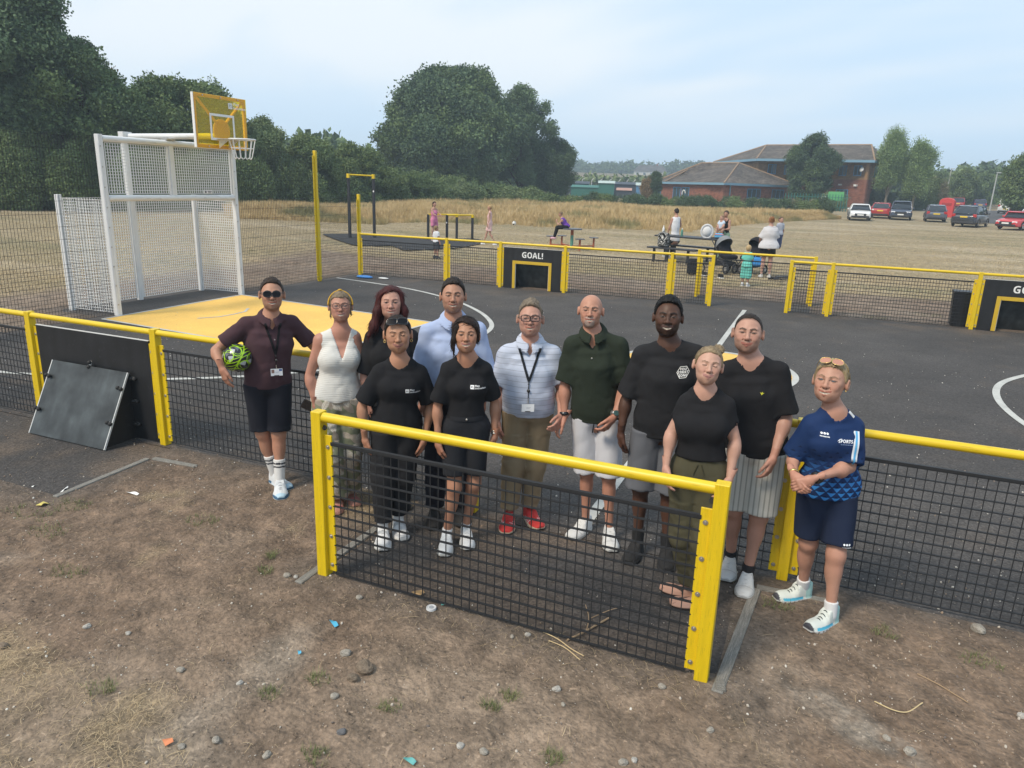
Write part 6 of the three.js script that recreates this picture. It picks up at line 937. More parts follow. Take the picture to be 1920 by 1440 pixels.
// joints in metres from each person's standing point: a = image left limb, b = image right limb
const POSE = {
  p1:{b:[-3.904,-4.381],aa:[-0.014,0.095,-0.010],ta:[0.172,0.035,0.048],ab:[0.114,0.095,0.083],tb:[0.244,0.035,0.228],top:[0.045,1.694,-0.040],chin:[0.071,1.452,0.004],neck:[0.023,1.364,-0.021],sa:[-0.108,1.353,0.096],sb:[0.112,1.342,-0.167],ea:[-0.284,1.149,0.253],wa:[-0.102,1.063,0.385],ha:[-0.062,0.909,0.377],eb:[0.215,1.110,-0.312],wb:[0.378,1.002,-0.498],hb:[0.410,0.928,-0.647],hipa:[-0.075,0.872,0.067],hipb:[0.052,0.872,-0.046],ka:[-0.057,0.460,0.055],kb:[0.077,0.460,0.021]},
  p2:{b:[-3.164,-4.301],aa:[-0.037,0.095,0.031],ta:[0.059,0.035,0.201],ab:[-0.038,0.095,-0.119],tb:[0.114,0.035,0.002],top:[0.009,1.669,-0.007],chin:[0.042,1.454,0.031],neck:[0.011,1.362,-0.008],sa:[-0.120,1.333,0.088],sb:[0.093,1.352,-0.068],ea:[-0.181,1.048,0.133],wa:[-0.117,0.853,0.161],ha:[-0.116,0.710,0.135],eb:[0.152,1.056,-0.112],wb:[0.182,0.846,-0.059],hb:[0.162,0.694,-0.069],hipa:[-0.090,0.859,0.066],hipb:[0.044,0.859,-0.032],ka:[-0.033,0.454,0.108],kb:[0.031,0.454,-0.020]},
  p3:{b:[-2.852,-4.481],aa:[-0.092,0.095,-0.011],ta:[-0.021,0.035,0.170],ab:[0.040,0.095,-0.076],tb:[0.168,0.035,0.071],top:[0.009,1.704,-0.006],chin:[0.036,1.476,0.036],neck:[0.008,1.392,-0.005],sa:[-0.115,1.352,0.073],sb:[0.145,1.351,-0.092],ea:[-0.156,1.063,0.100],wa:[-0.107,0.855,0.139],ha:[-0.114,0.723,0.120],eb:[0.194,1.058,-0.123],wb:[0.223,0.847,-0.071],hb:[0.213,0.693,-0.088],hipa:[-0.068,0.878,0.043],hipb:[0.065,0.878,-0.042],ka:[-0.048,0.463,0.067],kb:[0.092,0.463,-0.012]},
  p4:{b:[-2.618,-4.084],aa:[0.020,0.095,0.127],ta:[0.125,0.035,0.291],ab:[0.044,0.095,-0.040],tb:[0.172,0.035,0.108],top:[0.048,1.577,-0.031],chin:[0.096,1.330,-0.002],neck:[0.069,1.255,-0.044],sa:[-0.063,1.212,0.041],sb:[0.199,1.201,-0.128],ea:[-0.152,0.951,0.097],wa:[-0.104,0.740,0.138],ha:[-0.100,0.592,0.112],eb:[0.243,0.937,-0.168],wb:[0.229,0.713,-0.087],hb:[0.194,0.567,-0.089],hipa:[-0.022,0.812,0.014],hipb:[0.114,0.812,-0.073],ka:[-0.002,0.432,0.080],kb:[0.084,0.432,-0.049]},
  p5:{b:[-2.367,-4.481],aa:[-0.069,0.095,0.071],ta:[0.018,0.035,0.246],ab:[0.080,0.095,-0.053],tb:[0.189,0.035,0.108],top:[0.028,1.796,-0.015],chin:[0.049,1.566,0.031],neck:[0.030,1.485,-0.016],sa:[-0.125,1.433,0.066],sb:[0.183,1.445,-0.097],ea:[-0.182,1.122,0.096],wa:[-0.123,0.902,0.133],ha:[-0.116,0.754,0.107],eb:[0.242,1.134,-0.128],wb:[0.248,0.904,-0.063],hb:[0.232,0.755,-0.077],hipa:[-0.061,0.925,0.032],hipb:[0.110,0.925,-0.058],ka:[-0.051,0.485,0.080],kb:[0.110,0.485,-0.032]},
  p6:{b:[-2.130,-4.172],aa:[-0.030,0.095,0.087],ta:[0.043,0.035,0.268],ab:[0.049,0.095,-0.052],tb:[0.154,0.035,0.112],top:[0.037,1.598,-0.019],chin:[0.075,1.371,0.018],neck:[0.053,1.320,-0.027],sa:[-0.072,1.267,0.037],sb:[0.173,1.271,-0.088],ea:[-0.119,0.992,0.066],wa:[-0.086,0.760,0.117],ha:[-0.073,0.607,0.088],eb:[0.202,1.008,-0.159],wb:[0.232,0.792,-0.107],hb:[0.194,0.648,-0.110],hipa:[-0.018,0.823,0.009],hipb:[0.123,0.823,-0.063],ka:[0.011,0.437,0.063],kb:[0.107,0.437,-0.044]},
  p7:{b:[-1.872,-4.699],aa:[-0.041,0.095,0.091],ta:[0.015,0.035,0.278],ab:[0.071,0.095,-0.035],tb:[0.210,0.035,0.102],top:[0.028,1.667,-0.011],chin:[0.052,1.408,0.033],neck:[0.036,1.343,-0.014],sa:[-0.121,1.283,0.048],sb:[0.189,1.295,-0.075],ea:[-0.171,1.000,0.068],wa:[-0.145,0.789,0.122],ha:[-0.143,0.639,0.100],eb:[0.261,1.021,-0.104],wb:[0.325,0.890,0.081],hb:[0.325,0.818,0.204],hipa:[-0.041,0.858,0.016],hipb:[0.118,0.858,-0.047],ka:[-0.028,0.454,0.066],kb:[0.108,0.454,-0.022]},
  p8:{b:[-1.262,-4.749],aa:[-0.097,0.095,0.009],ta:[-0.149,0.035,0.197],ab:[0.099,0.095,0.067],tb:[0.175,0.035,0.246],top:[-0.147,1.745,0.039],chin:[-0.123,1.525,0.084],neck:[-0.116,1.454,0.031],sa:[-0.247,1.397,0.066],sb:[0.054,1.413,-0.014],ea:[-0.289,1.082,0.077],wa:[-0.260,0.886,0.131],ha:[-0.307,0.793,0.185],eb:[0.128,1.113,-0.013],wb:[0.093,0.941,0.131],hb:[0.043,0.850,0.185],hipa:[-0.147,0.899,0.039],hipb:[0.022,0.899,-0.006],ka:[-0.103,0.473,0.033],kb:[0.065,0.473,0.050]},
  p9:{b:[-0.836,-4.628],aa:[-0.094,0.095,0.052],ta:[-0.108,0.035,0.246],ab:[0.105,0.095,0.048],tb:[0.149,0.035,0.238],top:[-0.038,1.788,0.007],chin:[-0.010,1.527,0.053],neck:[-0.000,1.459,0.000],sa:[-0.170,1.406,0.031],sb:[0.173,1.435,-0.031],ea:[-0.250,1.083,0.045],wa:[-0.254,0.869,0.107],ha:[-0.253,0.719,0.086],eb:[0.249,1.114,-0.045],wb:[0.282,0.961,0.152],hb:[0.285,0.829,0.131],hipa:[-0.098,0.921,0.018],hipb:[0.093,0.921,-0.017],ka:[-0.104,0.483,0.051],kb:[0.082,0.483,0.024]},
  p10:{b:[-0.488,-4.115],aa:[-0.007,0.095,-0.049],ta:[-0.201,0.035,-0.054],ab:[0.074,0.095,0.043],tb:[-0.113,0.035,0.098],top:[-0.020,1.600,0.002],chin:[-0.037,1.393,0.065],neck:[-0.034,1.328,0.004],sa:[-0.132,1.279,0.016],sb:[0.093,1.289,-0.011],ea:[-0.198,1.075,0.044],wa:[-0.194,0.892,0.124],ha:[-0.171,0.775,0.171],eb:[0.160,1.063,-0.019],wb:[0.159,0.867,0.072],hb:[0.124,0.753,0.116],hipa:[-0.096,0.824,0.011],hipb:[0.054,0.824,-0.006],ka:[-0.068,0.438,0.014],kb:[0.062,0.438,0.058]},
  p11:{b:[-0.249,-4.573],aa:[-0.064,0.095,-0.071],ta:[-0.060,0.035,0.124],ab:[0.063,0.095,0.090],tb:[0.063,0.035,0.285],top:[-0.126,1.735,0.007],chin:[-0.101,1.500,0.056],neck:[-0.076,1.426,0.004],sa:[-0.216,1.373,0.012],sb:[0.087,1.401,-0.005],ea:[-0.239,1.071,0.013],wa:[-0.208,0.844,0.071],ha:[-0.196,0.694,0.051],eb:[0.166,1.118,0.021],wb:[0.127,0.907,0.163],hb:[0.101,0.787,0.205],hipa:[-0.070,0.894,0.004],hipb:[0.083,0.894,-0.005],ka:[-0.074,0.470,0.017],kb:[0.085,0.470,0.053]},
  p12:{b:[0.238,-4.351],aa:[-0.092,0.095,-0.103],ta:[-0.253,0.035,0.007],ab:[0.068,0.095,0.126],tb:[-0.055,0.035,0.277],top:[-0.104,1.556,-0.006],chin:[-0.111,1.307,0.044],neck:[-0.069,1.244,-0.004],sa:[-0.186,1.196,0.050],sb:[0.056,1.187,-0.057],ea:[-0.251,0.956,0.026],wa:[-0.233,0.923,0.218],ha:[-0.194,0.882,0.290],eb:[0.053,0.959,0.043],wb:[-0.135,0.934,0.263],hb:[-0.222,0.888,0.288],hipa:[-0.110,0.802,0.024],hipb:[0.028,0.802,-0.029],ka:[-0.102,0.427,-0.014],kb:[0.051,0.427,0.081]},
};

const SK = (r, g, b) => [r * 0.70, g * 0.635, b * 0.60];
const black = cloth([0.017, 0.017, 0.019]), black2 = cloth([0.021, 0.021, 0.023]);
const GROUP = 'adults posing behind the low yellow screen';
const white = (a, b, c) => b < 0.024 ? [0.54, 0.54, 0.52] : b < 0.029 ? [0.40, 0.40, 0.39] : (a > 0.66 && a < 0.70) || (Math.abs(c) > 0.02 && a > 0.36 && a < 0.39) ? [0.46, 0.46, 0.46] : [0.60, 0.60, 0.59];
const logoTex = canvasTex(512, 256, (c, w, h) => { c.clearRect(0, 0, w, h); c.fillStyle = '#f4f4f4'; c.fillRect(10, 60, 120, 120); c.fillStyle = '#26262a'; c.font = 'bold 84px sans-serif'; c.fillText('PI', 28, 152); c.fillStyle = '#f4f4f4'; c.font = 'bold 78px sans-serif'; c.fillText('Play', 148, 112); c.font = 'bold 66px sans-serif'; c.fillText('Innovation', 148, 178, 350); });
const decal = (t) => std({ map: t, transparent: true, roughness: 0.9 });
const chest = (p, lat, drop) => add(add(p.nk, p.Xs, lat), p.up, -drop);
function lanyard(p, x0, x1, ym, yEnd, strapMat, badge) {
  const n = p.nk, dir = p.Zs, at = (lat, drop) => chest(p, lat, drop), mid = (x0 + x1) / 2;
  const L = (sx) => Array.from({ length: 12 }, (_, i) => { const t = i / 11; return at(mix(sx, mid, t), mix(0.0, ym, t)); });
  const [g1] = ribbonOn(p.shirt, L(x0), dir, 0.017, 0.004), [g2] = ribbonOn(p.shirt, L(x1), dir, 0.017, 0.004), m = part('lanyard', [g1, g2], strapMat, p.g), q0 = marchOn(p.shirt, at(mid, ym), dir, 0.008), q1 = marchOn(p.shirt, at(mid, yEnd), dir, 0.012);
  part('cord', rod(q0, q1, 0.003, 0.003, 6), strapMat, m); part('clip', [ball(0.006, ...lerp3(q0, q1, 0.12)), ball(0.013, ...add(lerp3(q0, q1, 0.42), dir, 0.003), 1, 1, 0.6)], blackPlastic, m); part('swivel', rod(lerp3(q0, q1, 0.75), q1, 0.0035, 0.0035, 6), steel, m);
  const bg = new THREE.BoxGeometry(0.088, 0.056, 0.004), B = new THREE.Matrix4().makeBasis(V(...p.Xs), V(0, 1, 0), V(...dir)); bg.applyMatrix4(B); const c = add(q1, [0, -0.03, 0]); bg.translate(...add(c, dir, 0.004)); part('badge', bg, badge, m);
}
const badgeMat = (photo) => [0, 1, 2, 3, 4, 5].map((i) => i === 4 ? std({ map: canvasTex(256, 160, (c, w, h) => { c.fillStyle = '#eef0f2'; c.fillRect(0, 0, w, h); if (photo) { c.fillStyle = '#8a6f66'; c.fillRect(14, 18, 64, 80); c.fillStyle = '#3d5f9a'; c.fillRect(180, 10, 66, 46); } c.fillStyle = '#b9bec6'; c.fillRect(96, 70, 90, 10); c.fillRect(96, 90, 70, 8); c.fillStyle = '#20242c'; c.fillRect(70, 146, 110, 14); }), roughness: 0.3 }) : std({ color: rgb(0.3, 0.3, 0.32), roughness: 0.4 }));
function watch(p, s, mat, face, t = 0.9, w = 0.011) { const J = p.J, c = lerp3(J['e' + s], J['w' + s], t), d = unit(sub(J['w' + s], J['e' + s])), g = new THREE.TorusGeometry(0.0295 * p.R, w * 0.5, 6, 24).scale(1, 1, 2.1); g.applyQuaternion(new THREE.Quaternion().setFromUnitVectors(V(0, 0, 1), V(...d))).translate(...c); const m = part('watch_strap', g, mat, p.g); if (face) { const n = unit(add(p.Zs, d, -dot(p.Zs, d))), f = new THREE.CylinderGeometry(0.019, 0.019, 0.01, 18).applyQuaternion(new THREE.Quaternion().setFromUnitVectors(UP, V(...n))).translate(...add(c, n, 0.032 * p.R)); part('watch_face', f, face, m); } }

{ // man with the ball, leaning on the rail
  const p = person(POSE.p1, { label: 'man in burgundy polo and sunglasses holding a green football under his arm', group: GROUP, skin: SK(0.62, 0.36, 0.25), teeth: 1, smile: 0.8, tilt: 0.02, beard: { c: [0.12, 0.09, 0.07], k: 0.25 }, browC: [0.05, 0.03, 0.02], curlA: 0.45, shaved: [0.06, 0.04, 0.03], palmA: unit([0.3, 0.1, -0.8]) });
  p.tee({ hem: -0.06, sleeve: 0.74, mat: cloth([0.066, 0.036, 0.043]), neckV: 0.115, neckW: 0.056, collar: 1, amp: 0.010, armR: 0.028, flare: 0.016 });
  p.pants({ len: 0.47, waist: 0.0, mat: cloth([0.016, 0.017, 0.024]), name: 'shorts', r0: 0.104, r1: 0.092, loose: 0.012 });
  const sockC = (h) => (h > 0.105 && h < 0.118) || (h > 0.132 && h < 0.145) ? [0.015, 0.017, 0.03] : [0.66, 0.65, 0.63];
  const sh = (a, b, c) => b < 0.016 ? [0.66, 0.66, 0.62] : b < 0.030 + 0.008 * Math.sin(a * 9) ? (a > 0.25 && a < 0.5 ? [0.55, 0.62, 0.68] : [0.04, 0.11, 0.19]) : a > 0.86 ? [0.42, 0.58, 0.68] : [0.62, 0.64, 0.65];
  for (const s of ['a', 'b']) { p.sock(s, 0.17, sockC); p.shoe(s, { color: sh, laces: std({ color: rgb(0.45, 0.46, 0.48), roughness: 0.8 }) }); }
  p.hair({ flow: (q) => q[1] > 0.06 ? [0.5, 0.3, 0.5] : [0, -1, -0.4], liftS: 0.8, strand: 0.016, sideT: 0.0035, t: 0.007, topT: 0.017, rough: 0.004, lift: 0.010, freq: 110 }, [[0.012, 0.008, 0.006], [0.045, 0.029, 0.020]]);
  p.glasses({ lens: darkLens, w: 0.028, h: 0.021, t: 0.003, round: 0.72, y: 0.002, z: 0.105, name: 'sunglasses' });
  lanyard(p, -0.055, 0.06, 0.235, 0.345, cloth([0.012, 0.012, 0.014]), badgeMat(true)); part('button', ball(0.006, ...marchOn(p.shirt, chest(p, 0.006, 0.125), p.Zs, 0.001)), std({ color: rgb(0.25, 0.22, 0.22), roughness: 0.4 }), p.g);
  // the ball: curved panels in lime, black and silver
  const J = POSE.p1, bt = canvasTex(1024, 512, (c, w, h) => { c.fillStyle = '#16181c'; c.fillRect(0, 0, w, h); const r = rng(9); for (let i = 0; i < 14; i++) { const x = (i % 7) * 150 + (i > 6 ? 70 : 0), y = i > 6 ? 360 : 140; c.save(); c.translate(x, y); c.rotate(r() * 6); c.fillStyle = '#c3c7cb'; for (let k = 0; k < 9; k++) { c.save(); c.rotate(-0.9 + k * 0.16); c.beginPath(); c.moveTo(0, 0); c.lineTo(74, -5); c.lineTo(74, 5); c.fill(); c.restore(); } c.fillStyle = '#5b5f66'; c.beginPath(); c.moveTo(-70, 30); c.lineTo(-14, -34); c.lineTo(-6, 40); c.fill(); c.restore(); c.strokeStyle = '#9fd015'; for (const [lw, rr] of [[11, 92], [6, 74]]) { c.lineWidth = lw; c.beginPath(); c.ellipse(x, y, rr, rr * 0.72, r() * 3, 0, 6.3); c.stroke(); } } c.strokeStyle = '#a8d619'; c.lineWidth = 9; for (let k = 0; k < 5; k++) { c.beginPath(); for (let x = 0; x <= w; x += 16) c.lineTo(x, 250 + k * 17 - 34 + 26 * Math.sin(x * 0.018 + k)); c.stroke(); } });
  const bc = [J.b[0] + mix(J.ea[0], J.wa[0], 0.45) + p.Xs[0] * 0.135, mix(J.ea[1], J.wa[1], 0.55) - 0.0, J.b[1] + mix(J.ea[2], J.wa[2], 0.45) + p.Xs[2] * 0.135 + 0.0];
  const bl = solo('football', new THREE.SphereGeometry(0.108, 40, 28), phys({ map: bt, roughness: 0.35, clearcoat: 0.4 }), 'lime green and black football tucked under the arm of the burgundy man', 'ball', undefined, bc); bl.rotation.set(0.4, 0.3, 0.5);
}
{ // woman in white knit top
  const p = person(POSE.p2, { label: 'woman in sleeveless white knit top, glasses and leaf print trousers', group: GROUP, fem: 1, bulk: 1.08, bust: 0.068, skin: SK(0.64, 0.36, 0.27), teeth: 1, smile: 0.6, jaw: 0.055, faceW: 0.063, tilt: 0.0, browC: [0.18, 0.12, 0.08], lip: [0.40, 0.17, 0.15], curl: 0.8, iris: [0.08, 0.09, 0.1] });
  const knit = texture(256, 256, (u, v) => { const k = 0.5 + 0.5 * Math.abs(Math.sin(u * 200)) * (0.6 + 0.4 * Math.sin(v * 160)); return [k, k, k]; }, false); knit.repeat.set(3, 3);
  p.tee({ hem: 0.02, sleeveless: true, mat: cloth([0.66, 0.65, 0.61], { bumpMap: knit, bumpScale: 0.004 }), neckV: 0.23, neckW: 0.075, amp: 0.007, loose: 0.012, flare: 0.018, scallop: 1, name: 'knit_top' });
  const leaf = canvasTex(1024, 1024, (c, w, h) => { c.fillStyle = '#93967c'; c.fillRect(0, 0, w, h); const r = rng(5); for (let i = 0; i < 46; i++) { const x = r() * w, y = r() * h, a = -1.2 + r() * 2.6, s = 60 + r() * 55; c.save(); c.translate(x, y); c.rotate(a); c.fillStyle = ['#d8cfc0', '#cdbfae', '#b7a999', '#e2dacb'][i % 4]; c.beginPath(); c.moveTo(-s * 1.5, 0); c.bezierCurveTo(-s * 0.6, -s, s * 0.7, -s * 0.8, s * 1.5, 0); c.bezierCurveTo(s * 0.7, s * 0.7, -s * 0.6, s * 0.8, -s * 1.5, 0); c.fill(); c.strokeStyle = '#b5aa99'; c.lineWidth = 4; c.beginPath(); c.moveTo(-s * 1.4, 0); c.lineTo(s * 1.4, 0); for (let k = -4; k < 5; k++) { c.moveTo(k * s * 0.26, 0); c.lineTo(k * s * 0.26 + s * 0.4, (k % 2 ? 1 : -1) * s * 0.5); } c.stroke(); c.restore(); } });
  leaf.wrapS = leaf.wrapT = THREE.RepeatWrapping; leaf.repeat.set(2.0, 2.0);
  p.pants({ len: 0.99, waist: 0.07, mat: cloth([0.78, 0.78, 0.78], { map: leaf }), r0: 0.122, r1: 0.112, r2: 0.098, amp: 0.016, loose: 0.004 });
  for (const s of ['a', 'b']) p.shoe(s, { name: 'sandal', low: 1, high: 0.02, color: (a, b) => b < 0.02 ? [0.25, 0.16, 0.1] : a > 0.62 && a < 0.72 ? [0.5, 0.12, 0.14] : [0.42, 0.2, 0.15] });
  p.hair({ t: 0.008, rough: 0.004, lift: -0.004, extra: [[[0.066, 0.02, 0.03], [0.076, -0.07, 0.02], 0.012, 0.004], [[-0.066, 0.02, 0.03], [-0.075, -0.075, 0.015], 0.012, 0.005], [[0, -0.03, -0.1], [0.03, 0.05, 0.035]]], sweep: -0.012 }, [[0.10, 0.072, 0.045], [0.26, 0.20, 0.13]]);
  { const band = new THREE.TorusGeometry(0.085, 0.006, 8, 40, Math.PI).scale(1, 1.19, 2.2); const gr = new THREE.Group(); gr.name = 'headband'; p.g.add(gr); const B = new THREE.Matrix4().makeBasis(V(...p.hx), V(...p.hy), V(...p.fz)); B.setPosition(...p.fromH(0, 0.012, 0.024)); B.decompose(gr.position, gr.quaternion, gr.scale); gr.rotateX(-0.25); const m = part('band', band, cloth([0.62, 0.36, 0.05]), gr); part('knot', ball(0.012, 0, 0.106, 0.006, 1.4, 0.7, 1.2), cloth([0.62, 0.36, 0.05]), gr); }
  p.glasses({ w: 0.026, h: 0.0215, t: 0.0022, round: 0.85, frame: tortoise, z: 0.105 });
  const J = POSE.p2; const ph = solo('phone', rbox(0.075, 0.15, 0.012, 0.004, 0, 0, 0), blackPlastic, 'black phone in the hand of the woman in white', 'phone', undefined, [J.b[0] + J.wa[0] - 0.035, J.wa[1] - 0.03, J.b[1] + J.wa[2] + 0.0]); ph.rotation.set(0.2, 0.6, 0.9);
}
{ // woman with long dark red hair
  const p = person(POSE.p3, { label: 'woman with long dark red hair in plain black top, behind the others', group: GROUP, fem: 1, bulk: 1.1, skin: SK(0.68, 0.41, 0.32), teeth: 1, smile: 0.6, browC: [0.12, 0.05, 0.04], cs: 1 });
  p.tee({ hem: -0.08, sleeve: 0.98, mat: black2, neckDrop: 0.05, neckW: 0.074, armR: 0.03, flare: 0.03 }); p.pants({ len: 0.97, mat: black, r0: 0.1, r1: 0.075, r2: 0.058 });
  for (const s of ['a', 'b']) p.shoe(s, { color: () => [0.02, 0.02, 0.02] });
  const X = 0.07; p.hair({ flow: (q) => q[1] > 0.06 ? [q[0] * 8, -0.4, -0.3] : [q[0] * 2, -1, 0], strand: 0.05, liftS: 0.15, strands: 2600, t: 0.015, topT: 0.016, rough: 0.005, freq: 80, stretch: 0.12, lift: 0.006, part: 0.25, k: 0.03, extra: [[[-0.07, 0.05, 0.02], [-0.096, -0.06, 0.025], 0.024, 0.026], [[-0.096, -0.06, 0.025], [-0.125, -0.17, 0.03], 0.028, 0.03], [[-0.125, -0.17, 0.03], [-0.16, -0.235, 0.05], 0.034, 0.012], [[0.07, 0.05, 0.02], [0.094, -0.06, 0.02], 0.022, 0.022], [[0.094, -0.06, 0.02], [0.1, -0.15, 0.025], 0.024, 0.012], [[-0.06, -0.03, -0.06], [-0.09, -0.18, -0.05], 0.045, 0.03], [[0.05, -0.03, -0.06], [0.07, -0.17, -0.05], 0.045, 0.03]], box: [[-0.21, -0.26, -0.15], [0.14, 0.14, 0.115]] }, [[0.022, 0.006, 0.006], [0.085, 0.018, 0.016]]);
}
{ // woman with sunglasses on her head
  const p = person(POSE.p4, { label: 'dark haired woman with sunglasses on her head and white trainers, front left', group: GROUP, fem: 1, bulk: 1.0, bust: 0.066, shIn: 0.84, skin: SK(0.60, 0.35, 0.23), eyes: 0, smile: 0.9, jaw: 0.055, faceW: 0.064, tilt: -0.03, headPitch: -0.12, browC: [0.03, 0.02, 0.015], lip: [0.36, 0.15, 0.13], curl: 0.7 });
  const sh = p.tee({ hem: -0.13, sleeve: 0.86, mat: black, neckDrop: 0.05, neckW: 0.070, armR: 0.028, flare: 0.02, amp: 0.009 }); part('print', printOn(p.shirt, chest(p, 0.082, 0.165), p.Xs, p.up, p.Zs, 0.105, 0.055), decal(logoTex), sh);
  p.pants({ len: 0.94, waist: -0.06, mat: black2, r0: 0.112, r1: 0.092, r2: 0.066, amp: 0.012 });
  for (const s of ['a', 'b']) { p.sock(s, 0.12, () => [0.64, 0.63, 0.62]); p.shoe(s, { color: (a, b, c) => b < 0.03 ? [0.62, 0.61, 0.58] : Math.abs(a - 0.45) < 0.03 || (a > 0.6 && Math.abs(b - 0.045) < 0.006) ? [0.42, 0.43, 0.44] : [0.66, 0.66, 0.66], laces: std({ color: rgb(0.6, 0.6, 0.6) }), w: 0.05 }); }
  p.hair({ t: 0.008, topT: 0.012, rough: 0.003, freq: 100, extra: [[[0, 0.03, -0.12], [0.045, 0.045, 0.035]], [[0, 0.0, -0.125], [0.02, -0.12, -0.12], 0.024, 0.012]], box: [[-0.115, -0.14, -0.18], [0.115, 0.15, 0.115]] }, [[0.007, 0.005, 0.004], [0.026, 0.017, 0.013]]);
  p.glasses({ lens: darkLens, w: 0.032, h: 0.021, gap: 0.033, y: 0.092, z: 0.085, tilt: -0.55, round: 0.6, t: 0.003, name: 'sunglasses' });
  for (const s of [-1, 1]) part('earring', new THREE.TorusGeometry(0.008, 0.0028, 6, 16).translate(...p.fromH(s * 0.084, -0.042, 0.002)), gold, p.g);
}
{ // man in pale blue shirt
  const p = person(POSE.p5, { label: 'tall man in pale blue long sleeved shirt standing at the back', group: GROUP, bulk: 1.05, skin: SK(0.58, 0.34, 0.24), teeth: 1, smile: 0.75, jaw: 0.057, faceW: 0.064, browC: [0.04, 0.025, 0.018], beard: { c: [0.10, 0.075, 0.06], k: 0.22 }, eyes: 0.0026 });
  p.tee({ hem: 0.02, full: true, mat: cloth([0.38, 0.46, 0.66]), neckV: 0.10, neckW: 0.054, collar: 1, amp: 0.011, armR: 0.026 });
  p.pants({ len: 0.98, waist: 0.14, mat: cloth([0.02, 0.02, 0.026]), r0: 0.103, r1: 0.082, r2: 0.068 });
  for (const s of ['a', 'b']) p.shoe(s, { color: () => [0.015, 0.014, 0.014] });
  p.hair({ flow: (q) => q[1] > 0.06 ? [0.5, 0.3, 0.5] : [0, -1, -0.4], liftS: 0.8, strand: 0.016, sideT: 0.006, t: 0.010, topT: 0.022, rough: 0.005, lift: 0.008, freq: 90, sweep: 0.004 }, [[0.008, 0.006, 0.005], [0.030, 0.021, 0.016]]);
}
{ // woman in black tee and denim shorts
  const p = person(POSE.p6, { label: 'woman with dark side swept hair, black tee and black denim shorts, front centre', group: GROUP, fem: 1, bulk: 0.92, bust: 0.056, shIn: 0.84, skin: SK(0.58, 0.33, 0.22), teeth: 1, smile: 1, browC: [0.03, 0.02, 0.015], lip: [0.38, 0.15, 0.13], eyes: 0.0026, jaw: 0.050, curl: 0.8, faceW: 0.06 });
  const sh = p.tee({ hem: 0.10, sleeve: 0.84, mat: black, neckDrop: 0.05, neckW: 0.074, armR: 0.026, amp: 0.009, loose: 0.016, flare: -0.006 }); part('print', printOn(p.shirt, chest(p, 0.072, 0.16), p.Xs, p.up, p.Zs, 0.105, 0.055), decal(logoTex), sh);
  p.pants({ len: 0.40, waist: 0.24, mat: cloth([0.022, 0.023, 0.027]), name: 'shorts', r0: 0.096, r1: 0.088, amp: 0.007 });
  { const w = ribbonOn(p.pantsF, Array.from({ length: 13 }, (_, i) => add(add(p.pel, p.Xs, -0.11 + i * 0.0183), p.up, p.TL * 0.225)), p.Zs, 0.03, 0.003)[0]; part('waistband', w, cloth([0.026, 0.027, 0.031]), p.g); part('button', ball(0.008, ...marchOn(p.pantsF, add(p.pel, p.up, p.TL * 0.225), p.Zs, 0.006), 1, 1, 0.5), steel, p.g); }
  for (const s of ['a', 'b']) { p.sock(s, 0.035, () => [0.6, 0.6, 0.6]); p.shoe(s, { color: (a, b) => b < 0.03 ? [0.60, 0.59, 0.55] : a < 0.2 ? [0.55, 0.53, 0.48] : [0.70, 0.70, 0.69], laces: std({ color: rgb(0.66, 0.66, 0.65) }) }); }
  p.hair({ flow: (q) => q[1] > 0.05 ? [-0.8, -0.3, -0.2] : [0, -1, 0], strand: 0.045, liftS: 0.15, strands: 2000, t: 0.013, topT: 0.018, rough: 0.004, freq: 85, stretch: 0.15, part: -0.42, lift: 0.004, k: 0.02, extra: [[[-0.06, 0.05, 0.05], [-0.080, -0.03, 0.045], 0.018, 0.017], [[-0.080, -0.03, 0.045], [-0.078, -0.115, 0.04], 0.016, 0.006], [[-0.07, 0.02, 0.0], [-0.092, -0.07, 0.0], 0.022, 0.012], [[0.06, 0.05, 0.04], [0.079, 0.0, 0.03], 0.014, 0.008], [[0, -0.02, -0.105], [0.04, 0.06, 0.035]]], box: [[-0.125, -0.14, -0.16], [0.115, 0.15, 0.115]] }, [[0.008, 0.005, 0.004], [0.034, 0.019, 0.014]]);
  for (const t of [0.86, 0.92]) watch(p, 'b', steel, null, t, 0.006);
}
